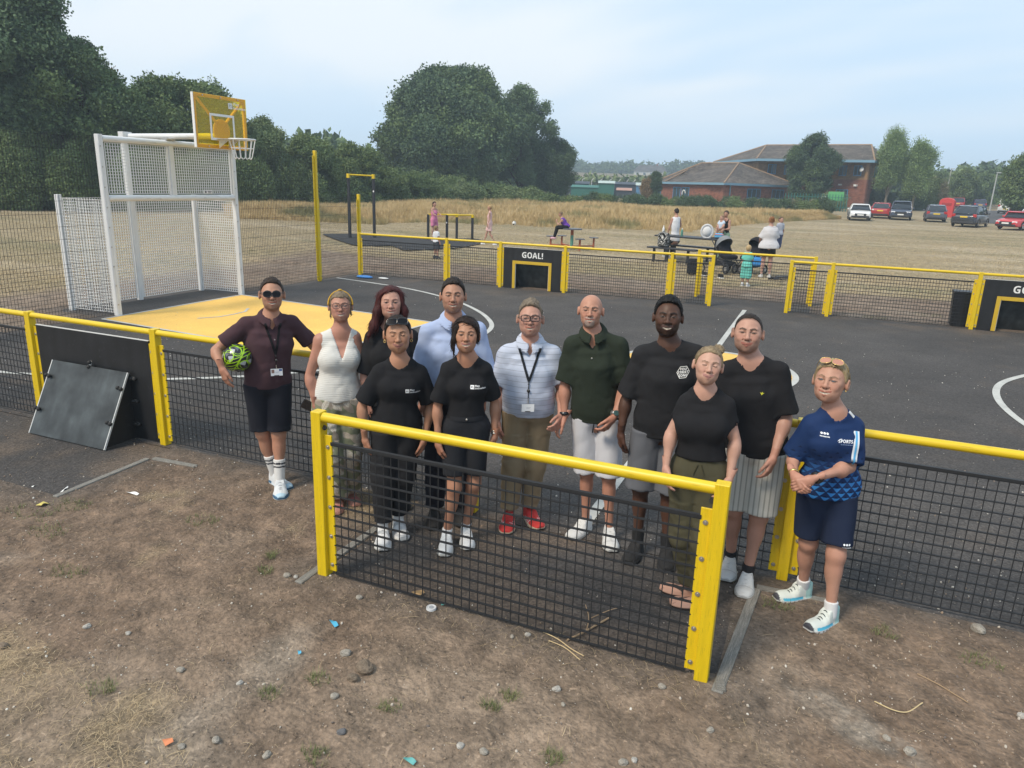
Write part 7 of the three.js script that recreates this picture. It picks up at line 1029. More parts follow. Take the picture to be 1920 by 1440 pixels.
{ // man in striped polo
  const stripe = texture(16, 1024, (u, v) => { const y = fract(v * 13.5), n = Math.sin(v * 400) * 0.01; const k = y < 0.07 ? 0.80 : y < 0.12 ? 0.9 : 0.985; return [0.76 * k + 0.02 + n, 0.785 * k + 0.02 + n, 0.83 * k + 0.03 + n]; }); stripe.repeat.set(1, 2.0);
  const p = person(POSE.p7, { label: 'man in pale striped polo with dark framed glasses, khaki trousers and red trainers', group: GROUP, bulk: 1.08, belly: 0.035, skin: SK(0.68, 0.41, 0.32), teeth: 1, smile: 0.9, jaw: 0.056, faceW: 0.064, eyes: 0.0024, browC: [0.14, 0.10, 0.07], curl: 0.8, shaved: [0.16, 0.13, 0.1] });
  p.tee({ hem: -0.04, sleeve: 0.78, mat: cloth([0.9, 0.92, 0.95], { map: stripe }), neckV: 0.115, neckW: 0.056, collar: 1, armR: 0.032, amp: 0.010, flare: 0.014 });
  p.pants({ len: 0.97, waist: 0.02, mat: cloth([0.255, 0.195, 0.12]), r0: 0.108, r1: 0.082, r2: 0.066, amp: 0.012 });
  for (const s of ['a', 'b']) p.shoe(s, { low: 1, color: (a, b, c) => b < 0.024 ? [0.52, 0.44, 0.32] : (a > 0.3 && a < 0.62 && Math.abs(fract(a * 14) - 0.5) < 0.16 && b < 0.05) ? [0.7, 0.68, 0.66] : [0.52, 0.035, 0.03], laces: std({ color: rgb(0.55, 0.05, 0.04) }) });
  p.hair({ flow: (q) => q[1] > 0.06 ? [0.5, 0.3, 0.5] : [0, -1, -0.4], liftS: 0.8, strand: 0.018, sideT: 0.003, t: 0.006, topT: 0.030, rough: 0.005, freq: 100, lift: 0.014, sweep: 0.004 }, [[0.085, 0.065, 0.045], [0.24, 0.195, 0.145]]);
  p.glasses({ w: 0.0285, h: 0.019, t: 0.0034, round: 0.15, frame: tortoise, z: 0.106 });
  lanyard(p, -0.075, 0.075, 0.22, 0.375, cloth([0.02, 0.022, 0.026]), badgeMat(false));
}
{ // bald man in green polo
  const p = person(POSE.p8, { label: 'bald man with white goatee in dark green polo and white shorts', group: GROUP, bulk: 0.98, skin: SK(0.64, 0.36, 0.26), teeth: 1, smile: 0.1, jaw: 0.050, faceW: 0.061, browC: [0.10, 0.075, 0.06], beard: { goatee: 1, c: [0.36, 0.33, 0.30], k: 0.6 }, eyes: 0.0028, curl: 0.9, legR: 0.92, headYaw: -0.05 });
  p.tee({ hem: -0.06, sleeve: 0.84, mat: cloth([0.026, 0.034, 0.024]), neckV: 0.125, neckW: 0.054, collar: 1, armR: 0.032, amp: 0.010, flare: 0.014 });
  p.pants({ len: 0.50, waist: -0.01, loose: 0.004, mat: cloth([0.56, 0.56, 0.59]), name: 'shorts', r0: 0.108, r1: 0.100, amp: 0.010 });
  for (const e of [-1, 1]) part('drawstring', tube([0, 0.03, 0.075].map((d) => marchOn(p.pantsF, add(add(p.pel, p.Xs, e * (0.012 + d * 0.1)), p.up, -0.03 - d), p.Zs, 0.004)), 0.0035, 10, 6), cloth([0.05, 0.05, 0.06]), p.g);
  for (const s of ['a', 'b']) p.shoe(s, { color: white, laces: std({ color: rgb(0.68, 0.68, 0.67) }), low: 1 });
  watch(p, 'a', blackPlastic, null, 0.88, 0.013); watch(p, 'b', steel, std({ color: rgb(0.05, 0.1, 0.1), roughness: 0.2 }), 0.9, 0.013); part('button', ball(0.006, ...marchOn(p.shirt, chest(p, 0.002, 0.125), p.Zs, 0.001)), steel, p.g);
}
{ // man with short black hair
  const hex = canvasTex(256, 256, (c, w, h) => { c.clearRect(0, 0, w, h); c.strokeStyle = '#f2f0e8'; c.lineWidth = 9; c.beginPath(); for (let i = 0; i <= 6; i++) c.lineTo(128 + 112 * Math.cos(i * Math.PI / 3), 128 + 112 * Math.sin(i * Math.PI / 3)); c.stroke(); c.fillStyle = '#f6f4ee'; c.textAlign = 'center'; c.font = 'bold 62px sans-serif'; c.fillText('YOU', 128, 98); c.font = 'bold 58px sans-serif'; c.fillText('STREET', 128, 150, 190); c.font = 'bold 58px sans-serif'; c.fillText('ZONE', 128, 204, 150); });
  const p = person(POSE.p9, { label: 'man with short afro hair in black tee with white hexagon print and grey shorts', group: GROUP, bulk: 1.04, skin: [0.085, 0.042, 0.027], lip: [0.10, 0.045, 0.036], teeth: 1, smile: 0.75, jaw: 0.056, faceW: 0.064, nose: 0.003, browC: [0.008, 0.006, 0.005], beard: { c: [0.012, 0.009, 0.008], k: 0.6 }, eyes: 0.003, curl: 0.9, tilt: 0.0 });
  const sh = p.tee({ hem: -0.10, sleeve: 0.88, mat: black2, neckDrop: 0.038, neckW: 0.064, armR: 0.034, amp: 0.010, flare: 0.02 }); part('print', printOn(p.shirt, chest(p, 0.095, 0.135), p.Xs, p.up, p.Zs, 0.088, 0.088), decal(hex), sh);
  p.pants({ len: 0.50, waist: -0.03, mat: cloth([0.125, 0.13, 0.145]), name: 'shorts', r0: 0.108, r1: 0.102, amp: 0.010 });
  for (const s of ['a', 'b']) { p.sock(s, 0.10, () => [0.014, 0.014, 0.015]); p.shoe(s, { color: (a, b) => b < 0.028 ? [0.022, 0.022, 0.023] : [0.012, 0.012, 0.013] }); }
  p.hair({ strand: 0.006, liftS: 2.5, strands: 3000, sideT: 0.009, t: 0.012, topT: 0.028, rough: 0.003, freq: 160, stretch: 1, lift: 0.017 }, [[0.004, 0.0037, 0.004], [0.010, 0.009, 0.009]]);
}
{ // man in black tee, striped shorts
  const vst = texture(512, 16, (u) => { const y = fract(u * 24); const k = y < 0.22 ? 0.74 : y < 0.3 ? 0.82 : 0.93; return [0.89 * k, 0.88 * k, 0.84 * k]; }); vst.repeat.set(1.4, 1);
  const p = person(POSE.p11, { label: 'man with cropped dark hair in black tee and white striped shorts', group: GROUP, bulk: 1.06, skin: SK(0.66, 0.41, 0.32), smile: 0.35, jaw: 0.058, faceW: 0.065, browC: [0.05, 0.035, 0.025], beard: { c: [0.12, 0.085, 0.065], k: 0.4 }, eyes: 0.003, shaved: [0.045, 0.032, 0.024], curl: 0.8 });
  const sh = p.tee({ hem: -0.06, sleeve: 0.90, mat: black, neckDrop: 0.045, neckW: 0.069, armR: 0.032, amp: 0.009, flare: 0.014 });
  const bird = new THREE.Shape(); bird.moveTo(-0.012, 0.008); bird.lineTo(-0.004, 0.004); bird.lineTo(0.002, 0.011); bird.lineTo(0.004, 0.003); bird.lineTo(0.013, 0.005); bird.lineTo(0.003, -0.004); bird.lineTo(-0.002, -0.012); bird.lineTo(-0.006, -0.003); bird.closePath(); const bg = new THREE.ExtrudeGeometry(bird, { depth: 0.0015, bevelEnabled: false }), B = new THREE.Matrix4().makeBasis(V(...p.Xs), V(0, 1, 0), V(...p.Zs)); bg.applyMatrix4(B).translate(...marchOn(p.shirt, chest(p, 0.085, 0.15), p.Zs, 0.003)); part('embroidered_badge', bg, std({ color: rgb(0.6, 0.6, 0.05), roughness: 0.8 }), sh);
  p.pants({ len: 0.48, waist: 0.0, mat: cloth([0.86, 0.86, 0.86], { map: vst }), name: 'shorts', r0: 0.116, r1: 0.106, amp: 0.010 });
  for (const s of ['a', 'b']) { p.sock(s, 0.045, () => [0.015, 0.015, 0.017]); p.shoe(s, { color: white, laces: std({ color: rgb(0.68, 0.68, 0.67) }), low: 1 }); }
  p.hair({ strand: 0.006, liftS: 1.0, sideT: 0.002, t: 0.0045, rough: 0.0018, freq: 180, lift: 0.018, stretch: 1 }, [[0.014, 0.009, 0.007], [0.036, 0.025, 0.019]]);
}
{ // blonde woman with bun
  const p = person(POSE.p10, { label: 'blonde woman with hair bun, black ribbed tee, olive trousers and flip-flops', group: GROUP, fem: 1, bulk: 1.02, bust: 0.068, skin: SK(0.72, 0.47, 0.37), eyes: 0, smile: 0.8, lip: [0.45, 0.20, 0.18], jaw: 0.052, faceW: 0.061, tilt: 0.10, headPitch: -0.02, headYaw: 0.12, browC: [0.16, 0.10, 0.06], curl: 0.7 });
  p.tee({ hem: 0.25, sleeve: 0.58, mat: black, neckDrop: 0.05, neckW: 0.066, armR: 0.012, loose: 0.022, flare: 0, amp: 0.004 });
  p.pants({ len: 0.97, waist: 0.285, loose: 0.012, mat: cloth([0.078, 0.072, 0.044]), r0: 0.112, r1: 0.092, r2: 0.076, amp: 0.011 });
  part('drawstring', [-1, 1].map((e) => tube([0, 0.03, 0.06].map((d) => marchOn(p.pantsF, add(add(p.pel, p.Xs, e * (0.01 + d * 0.35)), p.up, p.TL * 0.22 - d), p.Zs, 0.004)), 0.003, 8, 5)), cloth([0.06, 0.055, 0.03]), p.g);
  for (const s of ['a', 'b']) p.shoe(s, { name: 'flip_flop', low: 1, high: 0.02, color: (a, b, c) => b < 0.017 ? [0.03, 0.02, 0.018] : (Math.abs(Math.abs(c) - (0.75 - a) * 0.11) < 0.006 && a > 0.38 && a < 0.78) ? [0.03, 0.022, 0.02] : a > 0.86 && Math.abs(fract(c * 60) - 0.5) > 0.42 ? [0.3, 0.16, 0.12] : SK(0.70, 0.44, 0.34) });
  p.hair({ t: 0.006, topT: 0.009, rough: 0.003, freq: 110, lift: 0.004, extra: [[[0.050, 0.104, -0.055], [0.036, 0.034, 0.034]], [[0.03, 0.08, -0.07], [0.035, 0.03, 0.03]]], box: [[-0.115, -0.1, -0.16], [0.115, 0.155, 0.115]] }, [[0.13, 0.09, 0.05], [0.34, 0.26, 0.16]]);
}
{ // woman in sports kit
  const tri = canvasTex(1024, 1024, (c, w, h) => { const n = 14, g = c.createLinearGradient(0, 0, 0, h); c.fillStyle = '#1f3763'; c.fillRect(0, 0, w, h); for (let j = 0; j < 15; j++) { const y = 470 + j * 38, k = clamp((j - 0.5) / 7); for (let i = -1; i < n * 2; i++) { const x = i * 73 + (j % 2) * 36.5; c.fillStyle = `rgb(${Math.round(mix(31, 62, k))},${Math.round(mix(55, 140, k))},${Math.round(mix(99, 214, k))})`; c.beginPath(); c.moveTo(x + 6, y); c.lineTo(x + 67, y); c.lineTo(x + 36.5, y + 33); c.fill(); c.fillStyle = '#152544'; c.beginPath(); c.moveTo(x + 22, y + 2); c.lineTo(x + 51, y + 2); c.lineTo(x + 36.5, y - 13); c.fill(); } } });
  const badge = canvasTex(512, 256, (c, w, h) => { c.clearRect(0, 0, w, h); c.fillStyle = '#eef2f7'; c.save(); c.transform(1, 0, -0.2, 1, 30, 0); c.font = 'bold 108px sans-serif'; c.fillText('SPORTS', 40, 140, 430); c.restore(); c.beginPath(); c.moveTo(20, 110); c.quadraticCurveTo(60, 50, 170, 44); c.quadraticCurveTo(90, 70, 20, 110); c.fill(); c.fillStyle = '#7f93b4'; for (let i = 0; i < 7; i++) c.fillRect(110 + i * 46, 176, 34, 16); });
  const dots = canvasTex(256, 256, (c, w, h) => { c.clearRect(0, 0, w, h); c.fillStyle = '#f0f4f8'; for (let i = 0; i < 3; i++) { c.beginPath(); c.arc(60 + i * 66, 90, 27, 0, 6.3); c.fill(); } for (let i = 0; i < 8; i++) c.fillRect(20 + i * 28, 150, 20, 26); });
  const p = person(POSE.p12, { label: 'woman in blue triangle pattern sports shirt with clasped hands at the right', group: GROUP, fem: 1, bulk: 1.04, bust: 0.066, skin: SK(0.66, 0.40, 0.30), teeth: 1, smile: 0.7, jaw: 0.054, faceW: 0.063, headYaw: -0.22, browC: [0.18, 0.12, 0.07], iris: [0.06, 0.08, 0.1], curl: 1.1, palmA: unit([0.6, -0.2, -0.7]), palmB: unit([-0.2, -0.4, -0.8]) });
  tri.repeat.set(1.25, 1.25); tri.wrapS = tri.wrapT = THREE.RepeatWrapping; tri.offset.set(0, -0.775);
  const sh = p.tee({ hem: -0.10, sleeve: 0.94, mat: cloth([0.80, 0.80, 0.80], { map: tri, roughness: 0.75 }), neckDrop: 0.045, neckW: 0.066, armR: 0.032, amp: 0.009, flare: 0.022 });
  part('print', printOn(p.shirt, chest(p, 0.03, 0.125), p.Xs, p.up, p.Zs, 0.11, 0.055), decal(badge), sh); part('print', printOn(p.shirt, chest(p, -0.085, 0.095), p.Xs, p.up, p.Zs, 0.055, 0.055), decal(dots), sh);
  { const J = p.J, dir = unit([0.16, 0.1, 1]), pts = (o) => Array.from({ length: 10 }, (_, i) => lerp3(J.sb, J.eb, 0.02 + i * 0.094)); part('sleeve_stripe', ribbonOn(p.shirt, pts(0.0), dir, 0.030, 0.002)[0], std({ color: rgb(0.62, 0.66, 0.7), roughness: 0.8 }), sh); part('sleeve_stripe', ribbonOn(p.shirt, pts(0.0), dir, 0.010, 0.0048)[0], std({ color: rgb(0.08, 0.34, 0.62), roughness: 0.8 }), sh);
    const cp = Array.from({ length: 6 }, (_, i) => add(add(p.nk, p.Xs, 0.062 + 0.007 * i), p.up, -0.004 - 0.006 * i)); part('collar_stripe', ribbonOn(p.shirt, cp, unit(add(p.Zs, p.up, 0.8)), 0.014, 0.002)[0], std({ color: rgb(0.66, 0.68, 0.7), roughness: 0.8 }), sh); }
  const pt = p.pants({ len: 0.43, waist: -0.04, mat: cloth([0.016, 0.024, 0.052]), name: 'shorts', r0: 0.104, r1: 0.094, amp: 0.010 }); part('print', printOn(p.pantsF, add(add(POSE.p12.kb, p.up, 0.09), p.Xs, 0.02), p.Xs, p.up, p.Zs, 0.06, 0.06), decal(dots), pt);
  for (const s of ['a', 'b']) { p.sock(s, 0.055, () => [0.66, 0.66, 0.66]); p.shoe(s, { high: 0.055, color: (a, b, c) => b < 0.022 ? (Math.abs(fract(a * 8) - 0.5) < 0.17 && b > 0.006 && b < 0.017 ? [0.22, 0.17, 0.14] : [0.66, 0.65, 0.62]) : b < 0.038 && a > 0.3 && a < 0.85 ? [0.08, 0.42, 0.60] : a > 0.93 ? [0.05, 0.05, 0.06] : a < 0.22 ? [0.35, 0.55, 0.52] : [0.60, 0.64, 0.60], laces: std({ color: rgb(0.03, 0.05, 0.05) }) }); }
  p.hair({ t: 0.009, topT: 0.012, rough: 0.004, freq: 90, lift: 0.0, part: 0.15, extra: [[[0, 0.0, -0.105], [0.04, 0.05, 0.03]]] }, [[0.16, 0.115, 0.06], [0.40, 0.31, 0.18]]);
  p.glasses({ lens: phys({ color: rgb(0.75, 0.34, 0.22), roughness: 0.08, metalness: 0.7 }), frame: gold, w: 0.0285, h: 0.021, y: 0.108, z: 0.07, tilt: -0.75, round: 0.9, t: 0.0018, name: 'sunglasses' });
  watch(p, 'b', blackPlastic, blackPlastic, 0.9, 0.02); watch(p, 'a', gold, null, 0.92, 0.008); part('earring', ball(0.005, ...p.fromH(0.084, -0.038, 0.0)), gold, p.g);
}
// ---------------------------------------------------------------- people and things on the field behind the court
// a simple standing skeleton facing +z; hand and foot targets can be overridden
function pose(x, z, H, turn, o = {}) {
  const k = H / 1.7, s = (v) => [v[0] * k, v[1] * k, v[2] * k], base = { top: [0, 1.7, 0.01], chin: [0, 1.485, 0.05], neck: [0, 1.405, 0], sa: [-0.155, 1.37, 0], sb: [0.155, 1.37, 0], ea: [-0.21, 1.09, 0], eb: [0.21, 1.09, 0], wa: [-0.23, 0.86, 0.06], wb: [0.23, 0.86, 0.06], ha: [-0.23, 0.69, 0.09], hb: [0.23, 0.69, 0.09], hipa: [-0.085, 0.875, 0], hipb: [0.085, 0.875, 0], ka: [-0.1, 0.46, 0.03], kb: [0.1, 0.46, 0.03], aa: [-0.11, 0.095 / k, 0], ab: [0.11, 0.095 / k, 0], ta: [-0.13, 0.035 / k, 0.2], tb: [0.13, 0.035 / k, 0.2], ...o }, c = Math.cos(turn), q = Math.sin(turn), J = { b: [x, z] };
  for (const [n, v] of Object.entries(base)) { const p = s(v); J[n] = [p[0] * c + p[2] * q, p[1], -p[0] * q + p[2] * c]; } return J;
}
const faceDir = (turn, dy = 0) => [Math.sin(turn), dy, Math.cos(turn)];
const FAR = 'people out on the field behind the court';
const farMan = (J, o) => person(J, { cs: 2, group: FAR, y: land(...J.b), smile: 0.3, ...o });
const plainShoe = (c) => ({ color: () => c });
{ // girl in pink at the parallel bars, facing right
  const t = 1.15, p = farMan(pose(-14.1, -25.45, 1.5, t, { ea: [-0.16, 1.16, 0.2], wa: [-0.1, 1.1, 0.42], ha: [-0.06, 1.08, 0.56], eb: [0.16, 1.16, 0.2], wb: [0.1, 1.1, 0.42], hb: [0.06, 1.08, 0.56] }), { label: 'girl in pink playsuit holding the parallel bars', fem: 1, kid: 1, bust: 0, bulk: 1.0, skin: SK(0.66, 0.42, 0.33), face: faceDir(t) });
  const pink = cloth([0.62, 0.22, 0.36]); p.tee({ hem: 0.1, sleeveless: true, mat: pink, neckDrop: 0.08, neckW: 0.12, loose: 0.012, name: 'playsuit_top' }); p.pants({ len: 0.3, waist: 0.25, mat: pink, name: 'playsuit_shorts', r0: 0.115, r1: 0.12 }); for (const s of ['a', 'b']) p.shoe(s, plainShoe([0.5, 0.4, 0.38]));
  p.hair({ t: 0.014, extra: [[[0, 0.03, -0.1], [-0.01, -0.12, -0.13], 0.035, 0.018]], box: [[-0.115, -0.16, -0.18], [0.115, 0.15, 0.115]] }, [[0.02, 0.012, 0.01], [0.06, 0.035, 0.025]]);
}
{ // toddler in white top
  const t = Math.PI - 0.35, p = farMan(pose(-11.23, -20.4, 1.0, t), { label: 'small child in white top and grey shorts walking on the grass', kid: 1, bulk: 1.05, skin: SK(0.68, 0.44, 0.35), face: faceDir(t), fem: 1, bust: 0 });
  p.tee({ hem: -0.02, sleeve: 0.8, mat: cloth([0.62, 0.64, 0.68]), neckDrop: 0.03, neckW: 0.05, armR: 0.018 }); p.pants({ len: 0.45, waist: 0.1, mat: cloth([0.06, 0.065, 0.08]), name: 'shorts', r0: 0.115, r1: 0.12 }); for (const s of ['a', 'b']) p.shoe(s, plainShoe([0.05, 0.05, 0.06])); p.hair({ t: 0.012 }, [[0.16, 0.1, 0.05], [0.34, 0.24, 0.13]]);
}
{ // girl walking to the left
  const t = -1.25, p = farMan(pose(-11.75, -25.5, 1.47, t, { ka: [-0.09, 0.47, 0.14], aa: [-0.09, 0.1, 0.26], ta: [-0.09, 0.06, 0.44], kb: [0.09, 0.46, -0.04], ab: [0.09, 0.12, -0.28], tb: [0.09, 0.04, -0.1] }), { label: 'girl with fair hair in pale pink dress walking across the grass', fem: 1, kid: 1, bust: 0, bulk: 0.95, skin: SK(0.66, 0.42, 0.33), face: faceDir(t) });
  const pale = cloth([0.66, 0.44, 0.42]); p.tee({ hem: 0.0, sleeveless: true, mat: pale, neckDrop: 0.05, neckW: 0.07, loose: 0.012, name: 'dress_top' }); p.pants({ len: 0.36, waist: 0.15, mat: pale, name: 'dress_skirt', r0: 0.12, r1: 0.15 }); for (const s of ['a', 'b']) p.shoe(s, plainShoe([0.66, 0.66, 0.66]));
  p.hair({ t: 0.012, extra: [[[0, 0.05, -0.1], [0, -0.16, -0.12], 0.03, 0.014]], box: [[-0.115, -0.2, -0.17], [0.115, 0.15, 0.115]] }, [[0.30, 0.19, 0.08], [0.52, 0.36, 0.18]]);
}
{ // girl sitting on the round table, bent forward
  const t = -1.35, x = -8.85, z = -25.85, p = farMan(pose(x, z, 1.42, t, { top: [0, 1.6, 0.24], chin: [0, 1.40, 0.29], neck: [0, 1.32, 0.18], sa: [-0.15, 1.27, 0.15], sb: [0.15, 1.27, 0.15], hipa: [-0.09, 0.96, -0.06], hipb: [0.09, 0.96, -0.06], ka: [-0.09, 0.93, 0.36], kb: [0.09, 0.93, 0.36], aa: [-0.09, 0.56, 0.46], ab: [0.09, 0.56, 0.46], ta: [-0.09, 0.5, 0.64], tb: [0.09, 0.5, 0.64], ea: [-0.17, 1.03, 0.24], wa: [-0.12, 0.82, 0.36], ha: [-0.11, 0.7, 0.4], eb: [0.17, 1.05, 0.3], wb: [0.08, 1.2, 0.4], hb: [0.03, 1.32, 0.38] }), { label: 'girl in purple vest and black leggings sitting on the round table', fem: 1, kid: 1, bust: 0, bulk: 1.0, skin: SK(0.66, 0.42, 0.33), face: faceDir(t, -0.3) });
  p.tee({ hem: 0.0, sleeveless: true, mat: cloth([0.13, 0.05, 0.30]), neckDrop: 0.05, neckW: 0.07, loose: 0.012, name: 'vest' });
  const J = p.J, lg = ['a', 'b'].map((s) => [cone(J['hip' + s], J['k' + s], 0.085, 0.065), cone(J['k' + s], J['a' + s], 0.065, 0.05)]).flat(); const [lo, hi] = bounds([J.hipa, J.hipb, J.ka, J.kb, J.aa, J.ab], 0.12); part('leggings', net((a, b, c) => lg.reduce((d, f) => smin(d, f(a, b, c), 0.02), 1), lo, hi, 0.018), cloth([0.015, 0.015, 0.017]), p.g);
  for (const s of ['a', 'b']) part('trainer', [rbox(0.08, 0.07, 0.21, 0.03, 0, 0, 0.05).rotateY(t).translate(J['a' + s][0], J['a' + s][1] - 0.08, J['a' + s][2])], std({ color: rgb(0.6, 0.35, 0.4), roughness: 0.8 }), p.g);
  p.hair({ t: 0.012, extra: [[[0, 0.06, -0.1], [0.03, 0.03, 0.03]]] }, [[0.12, 0.08, 0.045], [0.28, 0.19, 0.11]]);
}
const greyTop = std({ color: rgb(0.10, 0.105, 0.12), roughness: 0.5 }), oxide = std({ color: rgb(0.36, 0.10, 0.045), roughness: 0.7 }), greenPaint = std({ color: rgb(0.10, 0.28, 0.22), roughness: 0.6 }), darkMetal = std({ color: rgb(0.022, 0.024, 0.03), roughness: 0.5 });
{ // round table with four stools on one frame
  const x = -8.6, z = -25.9, t = thing('stool_table', 'round metal table with four stools on rusty red legs', 'table', [x, land(x, z), z], 0.2);
  part('table_top', cyl(0.36, 0.36, 0.04, 0, 0.74, 0, 0, 0, 0, 28), greyTop, t); part('pedestal', [cyl(0.055, 0.06, 0.5, 0, 0.27, 0)], greenPaint, t); part('pedestal_top', cyl(0.055, 0.055, 0.2, 0, 0.62, 0), oxide, t);
  for (const [sx, sz] of [[-0.85, -0.45], [-0.5, -0.95], [0.35, 0.45], [0.75, -0.6]]) { const s = part('stool', [cyl(0.18, 0.18, 0.03, sx, 0.42, sz, 0, 0, 0, 20)], greyTop, t); part('stool_leg', cyl(0.035, 0.04, 0.4, sx, 0.2, sz), oxide, s); part('arm_bar', rod([0, 0.12, 0], [sx, 0.12, sz], 0.025), oxide, s); }
}
{ // pull-up frame
  const a = [-17.15, -24.2], b = [-16.45, -24.85], f = thing('pull_up_frame', 'tall black pull-up frame with yellow top bar', 'exercise bars', [a[0], land(...a), a[1]]), dx = b[0] - a[0], dz = b[1] - a[1];
  part('post', rbox(0.09, 2.46, 0.09, 0.008, 0, 1.23, 0), darkMetal, f); part('post', rbox(0.09, 2.42, 0.09, 0.008, dx, 1.21, dz), darkMetal, f); part('bar', rod([0, 2.40, 0], [dx, 2.38, dz], 0.03), yellow, f); for (const [x, z] of [[0, 0], [dx, dz]]) part('bracket', box(0.1, 0.16, 0.1, x, 2.36, z), yellow, f); part('sticker', ball(0.035, dx + 0.02, 1.8, dz + 0.045, 1, 1, 0.2), whitePaint, f);
}
{ // parallel bars
  const P = [[-14.5, -25.75], [-14.2, -26.35], [-13.72, -26.1], [-13.25, -26.3]], q = [[-14.55, -25.5], [-13.8, -25.35], [-13.95, -26.7], [-13.1, -26.5]], f = thing('parallel_bars', 'low black parallel bars with yellow handrails', 'exercise bars', [-13.8, land(-13.8, -26), -26]);
  const L = [[-0.7, 0.3], [0.0, 0.05], [0.12, -0.5], [0.72, -0.62]]; for (const [x, z] of [[-0.68, 0.35], [0.02, 0.1], [0.12, -0.55], [0.74, -0.7]]) part('post', rbox(0.08, 1.0, 0.08, 0.008, x, 0.5, z), darkMetal, f);
  part('bar', rod([-0.68, 0.99, 0.35], [0.12, 1.0, -0.55], 0.028), yellow, f); part('bar', rod([0.02, 0.99, 0.1], [0.74, 1.0, -0.7], 0.028), yellow, f); for (const [x, z] of [[0.12, -0.55], [0.74, -0.7]]) part('bracket', box(0.1, 0.12, 0.1, x, 0.96, z), yellow, f); part('sticker', ball(0.03, 0.03, 0.7, 0.15, 1, 1, 0.2), whitePaint, f);
}
{ // dark rubber matting under the bars
  const pts = [[-18.9, -24.8], [-15.3, -21.8], [-14.2, -22.5], [-13.1, -21.6], [-12.0, -23.4], [-12.2, -26.3], [-13.4, -27.4], [-14.7, -25.6], [-17.4, -26.3]], sh = new THREE.Shape(new THREE.CatmullRomCurve3(pts.map(([x, z]) => V(x, 0, z)), true, 'catmullrom', 0.2).getPoints(60).map((p) => new THREE.Vector2(p.x, -p.z))), g = new THREE.ShapeGeometry(sh, 12).rotateX(-Math.PI / 2), p = g.attributes.position; for (let i = 0; i < p.count; i++) p.setY(i, land(p.getX(i), p.getZ(i)) + 0.035); g.computeVertexNormals(); const n = g.attributes.normal; 
  struct('rubber_matting', g, std({ color: rgb(0.045, 0.046, 0.05), map: tarTex, roughness: 0.95 }));
}
{ // picnic table and benches
  const x = -4.1, z = -24.4, t = thing('picnic_table', 'long dark metal picnic table with two benches', 'table', [x, land(x, z), z], -0.28);
  part('table_top', rbox(2.35, 0.05, 0.75, 0.015, 0.1, 0.82, 0), darkMetal, t); part('leg', rbox(0.1, 0.8, 0.1, 0.01, 0.95, 0.4, 0), darkMetal, t); part('leg', rbox(0.1, 0.8, 0.1, 0.01, -0.75, 0.4, 0), darkMetal, t);
  for (const s of [-1, 1]) { const b = part('bench', rbox(1.7, 0.05, 0.32, 0.015, -0.2, 0.47, s * 0.72), darkMetal, t); for (const e of [-0.85, 0.35]) part('bench_leg', rbox(0.07, 0.45, 0.07, 0.008, e, 0.225, s * 0.72), darkMetal, b); }
  const at = (dx, y, dz) => [x + dx * Math.cos(-0.28) + dz * Math.sin(-0.28), land(x, z) + y, z - dx * Math.sin(-0.28) + dz * Math.cos(-0.28)];
  const bot = (lb, c, dx, dz, h) => { const b = thing('bottle', lb, 'bottle', at(dx, 0.845, dz)); part('bottle_body', new THREE.LatheGeometry([[0, 0], [0.035, 0], [0.037, h * 0.65], [0.02, h * 0.82], [0.016, h * 0.86]].map(([a, b2]) => new THREE.Vector2(a, b2)), 14), c, b); part('cap', cyl(0.019, 0.019, h * 0.14, 0, h * 0.92, 0), whitePaint, b); };
  bot('white drinks bottle on the left end of the picnic table', whitePaint, -0.9, 0.1, 0.3); bot('green drinks bottle beside the spotted backpack', greenPaint, -0.18, 0.2, 0.26);
  const hat = thing('sun_hat', 'white sun hat lying on the picnic table', 'hat', at(0.62, 0.845, 0.1), 0.3); part('crown', ball(0.17, 0, 0.2, 0, 1, 1.1, 0.7, 20), cloth([0.66, 0.66, 0.66]), hat); part('brim', new THREE.TorusGeometry(0.18, 0.03, 6, 24).scale(1, 1.15, 0.6).translate(0, 0.2, 0.06), cloth([0.62, 0.62, 0.62]), hat);
  const tub = thing('lunch_bag', 'light blue lunch bag beside the white sun hat', 'bag', at(1.02, 0.845, 0.05), 0.2); part('bag_body', rbox(0.26, 0.16, 0.18, 0.05, 0, 0.085, 0), cloth([0.12, 0.40, 0.66]), tub); part('bag_trim', rbox(0.27, 0.03, 0.19, 0.012, 0, 0.13, 0), cloth([0.55, 0.2, 0.22]), tub);
  // spotted backpack on the near bench
  const dotT = canvasTex(256, 256, (c, w, h) => { c.fillStyle = '#141416'; c.fillRect(0, 0, w, h); const r = rng(3); c.fillStyle = '#e8e8e4'; for (let i = 0; i < 90; i++) { c.beginPath(); c.arc(r() * w, r() * h, 5 + r() * 6, 0, 6.3); c.fill(); } c.fillRect(100, 60, 56, 40); }); const bp = thing('backpack', 'black backpack with white spots on the near bench', 'backpack', at(-0.55, 0.5, 0.72), -0.2); part('pack', [rbox(0.36, 0.46, 0.2, 0.08, 0, 0.23, 0), rbox(0.28, 0.2, 0.08, 0.04, 0, 0.14, 0.12)], cloth([0.8, 0.8, 0.8], { map: dotT }), bp); part('handle', new THREE.TorusGeometry(0.04, 0.01, 6, 14, Math.PI).translate(0, 0.46, 0), darkMetal, bp);
}
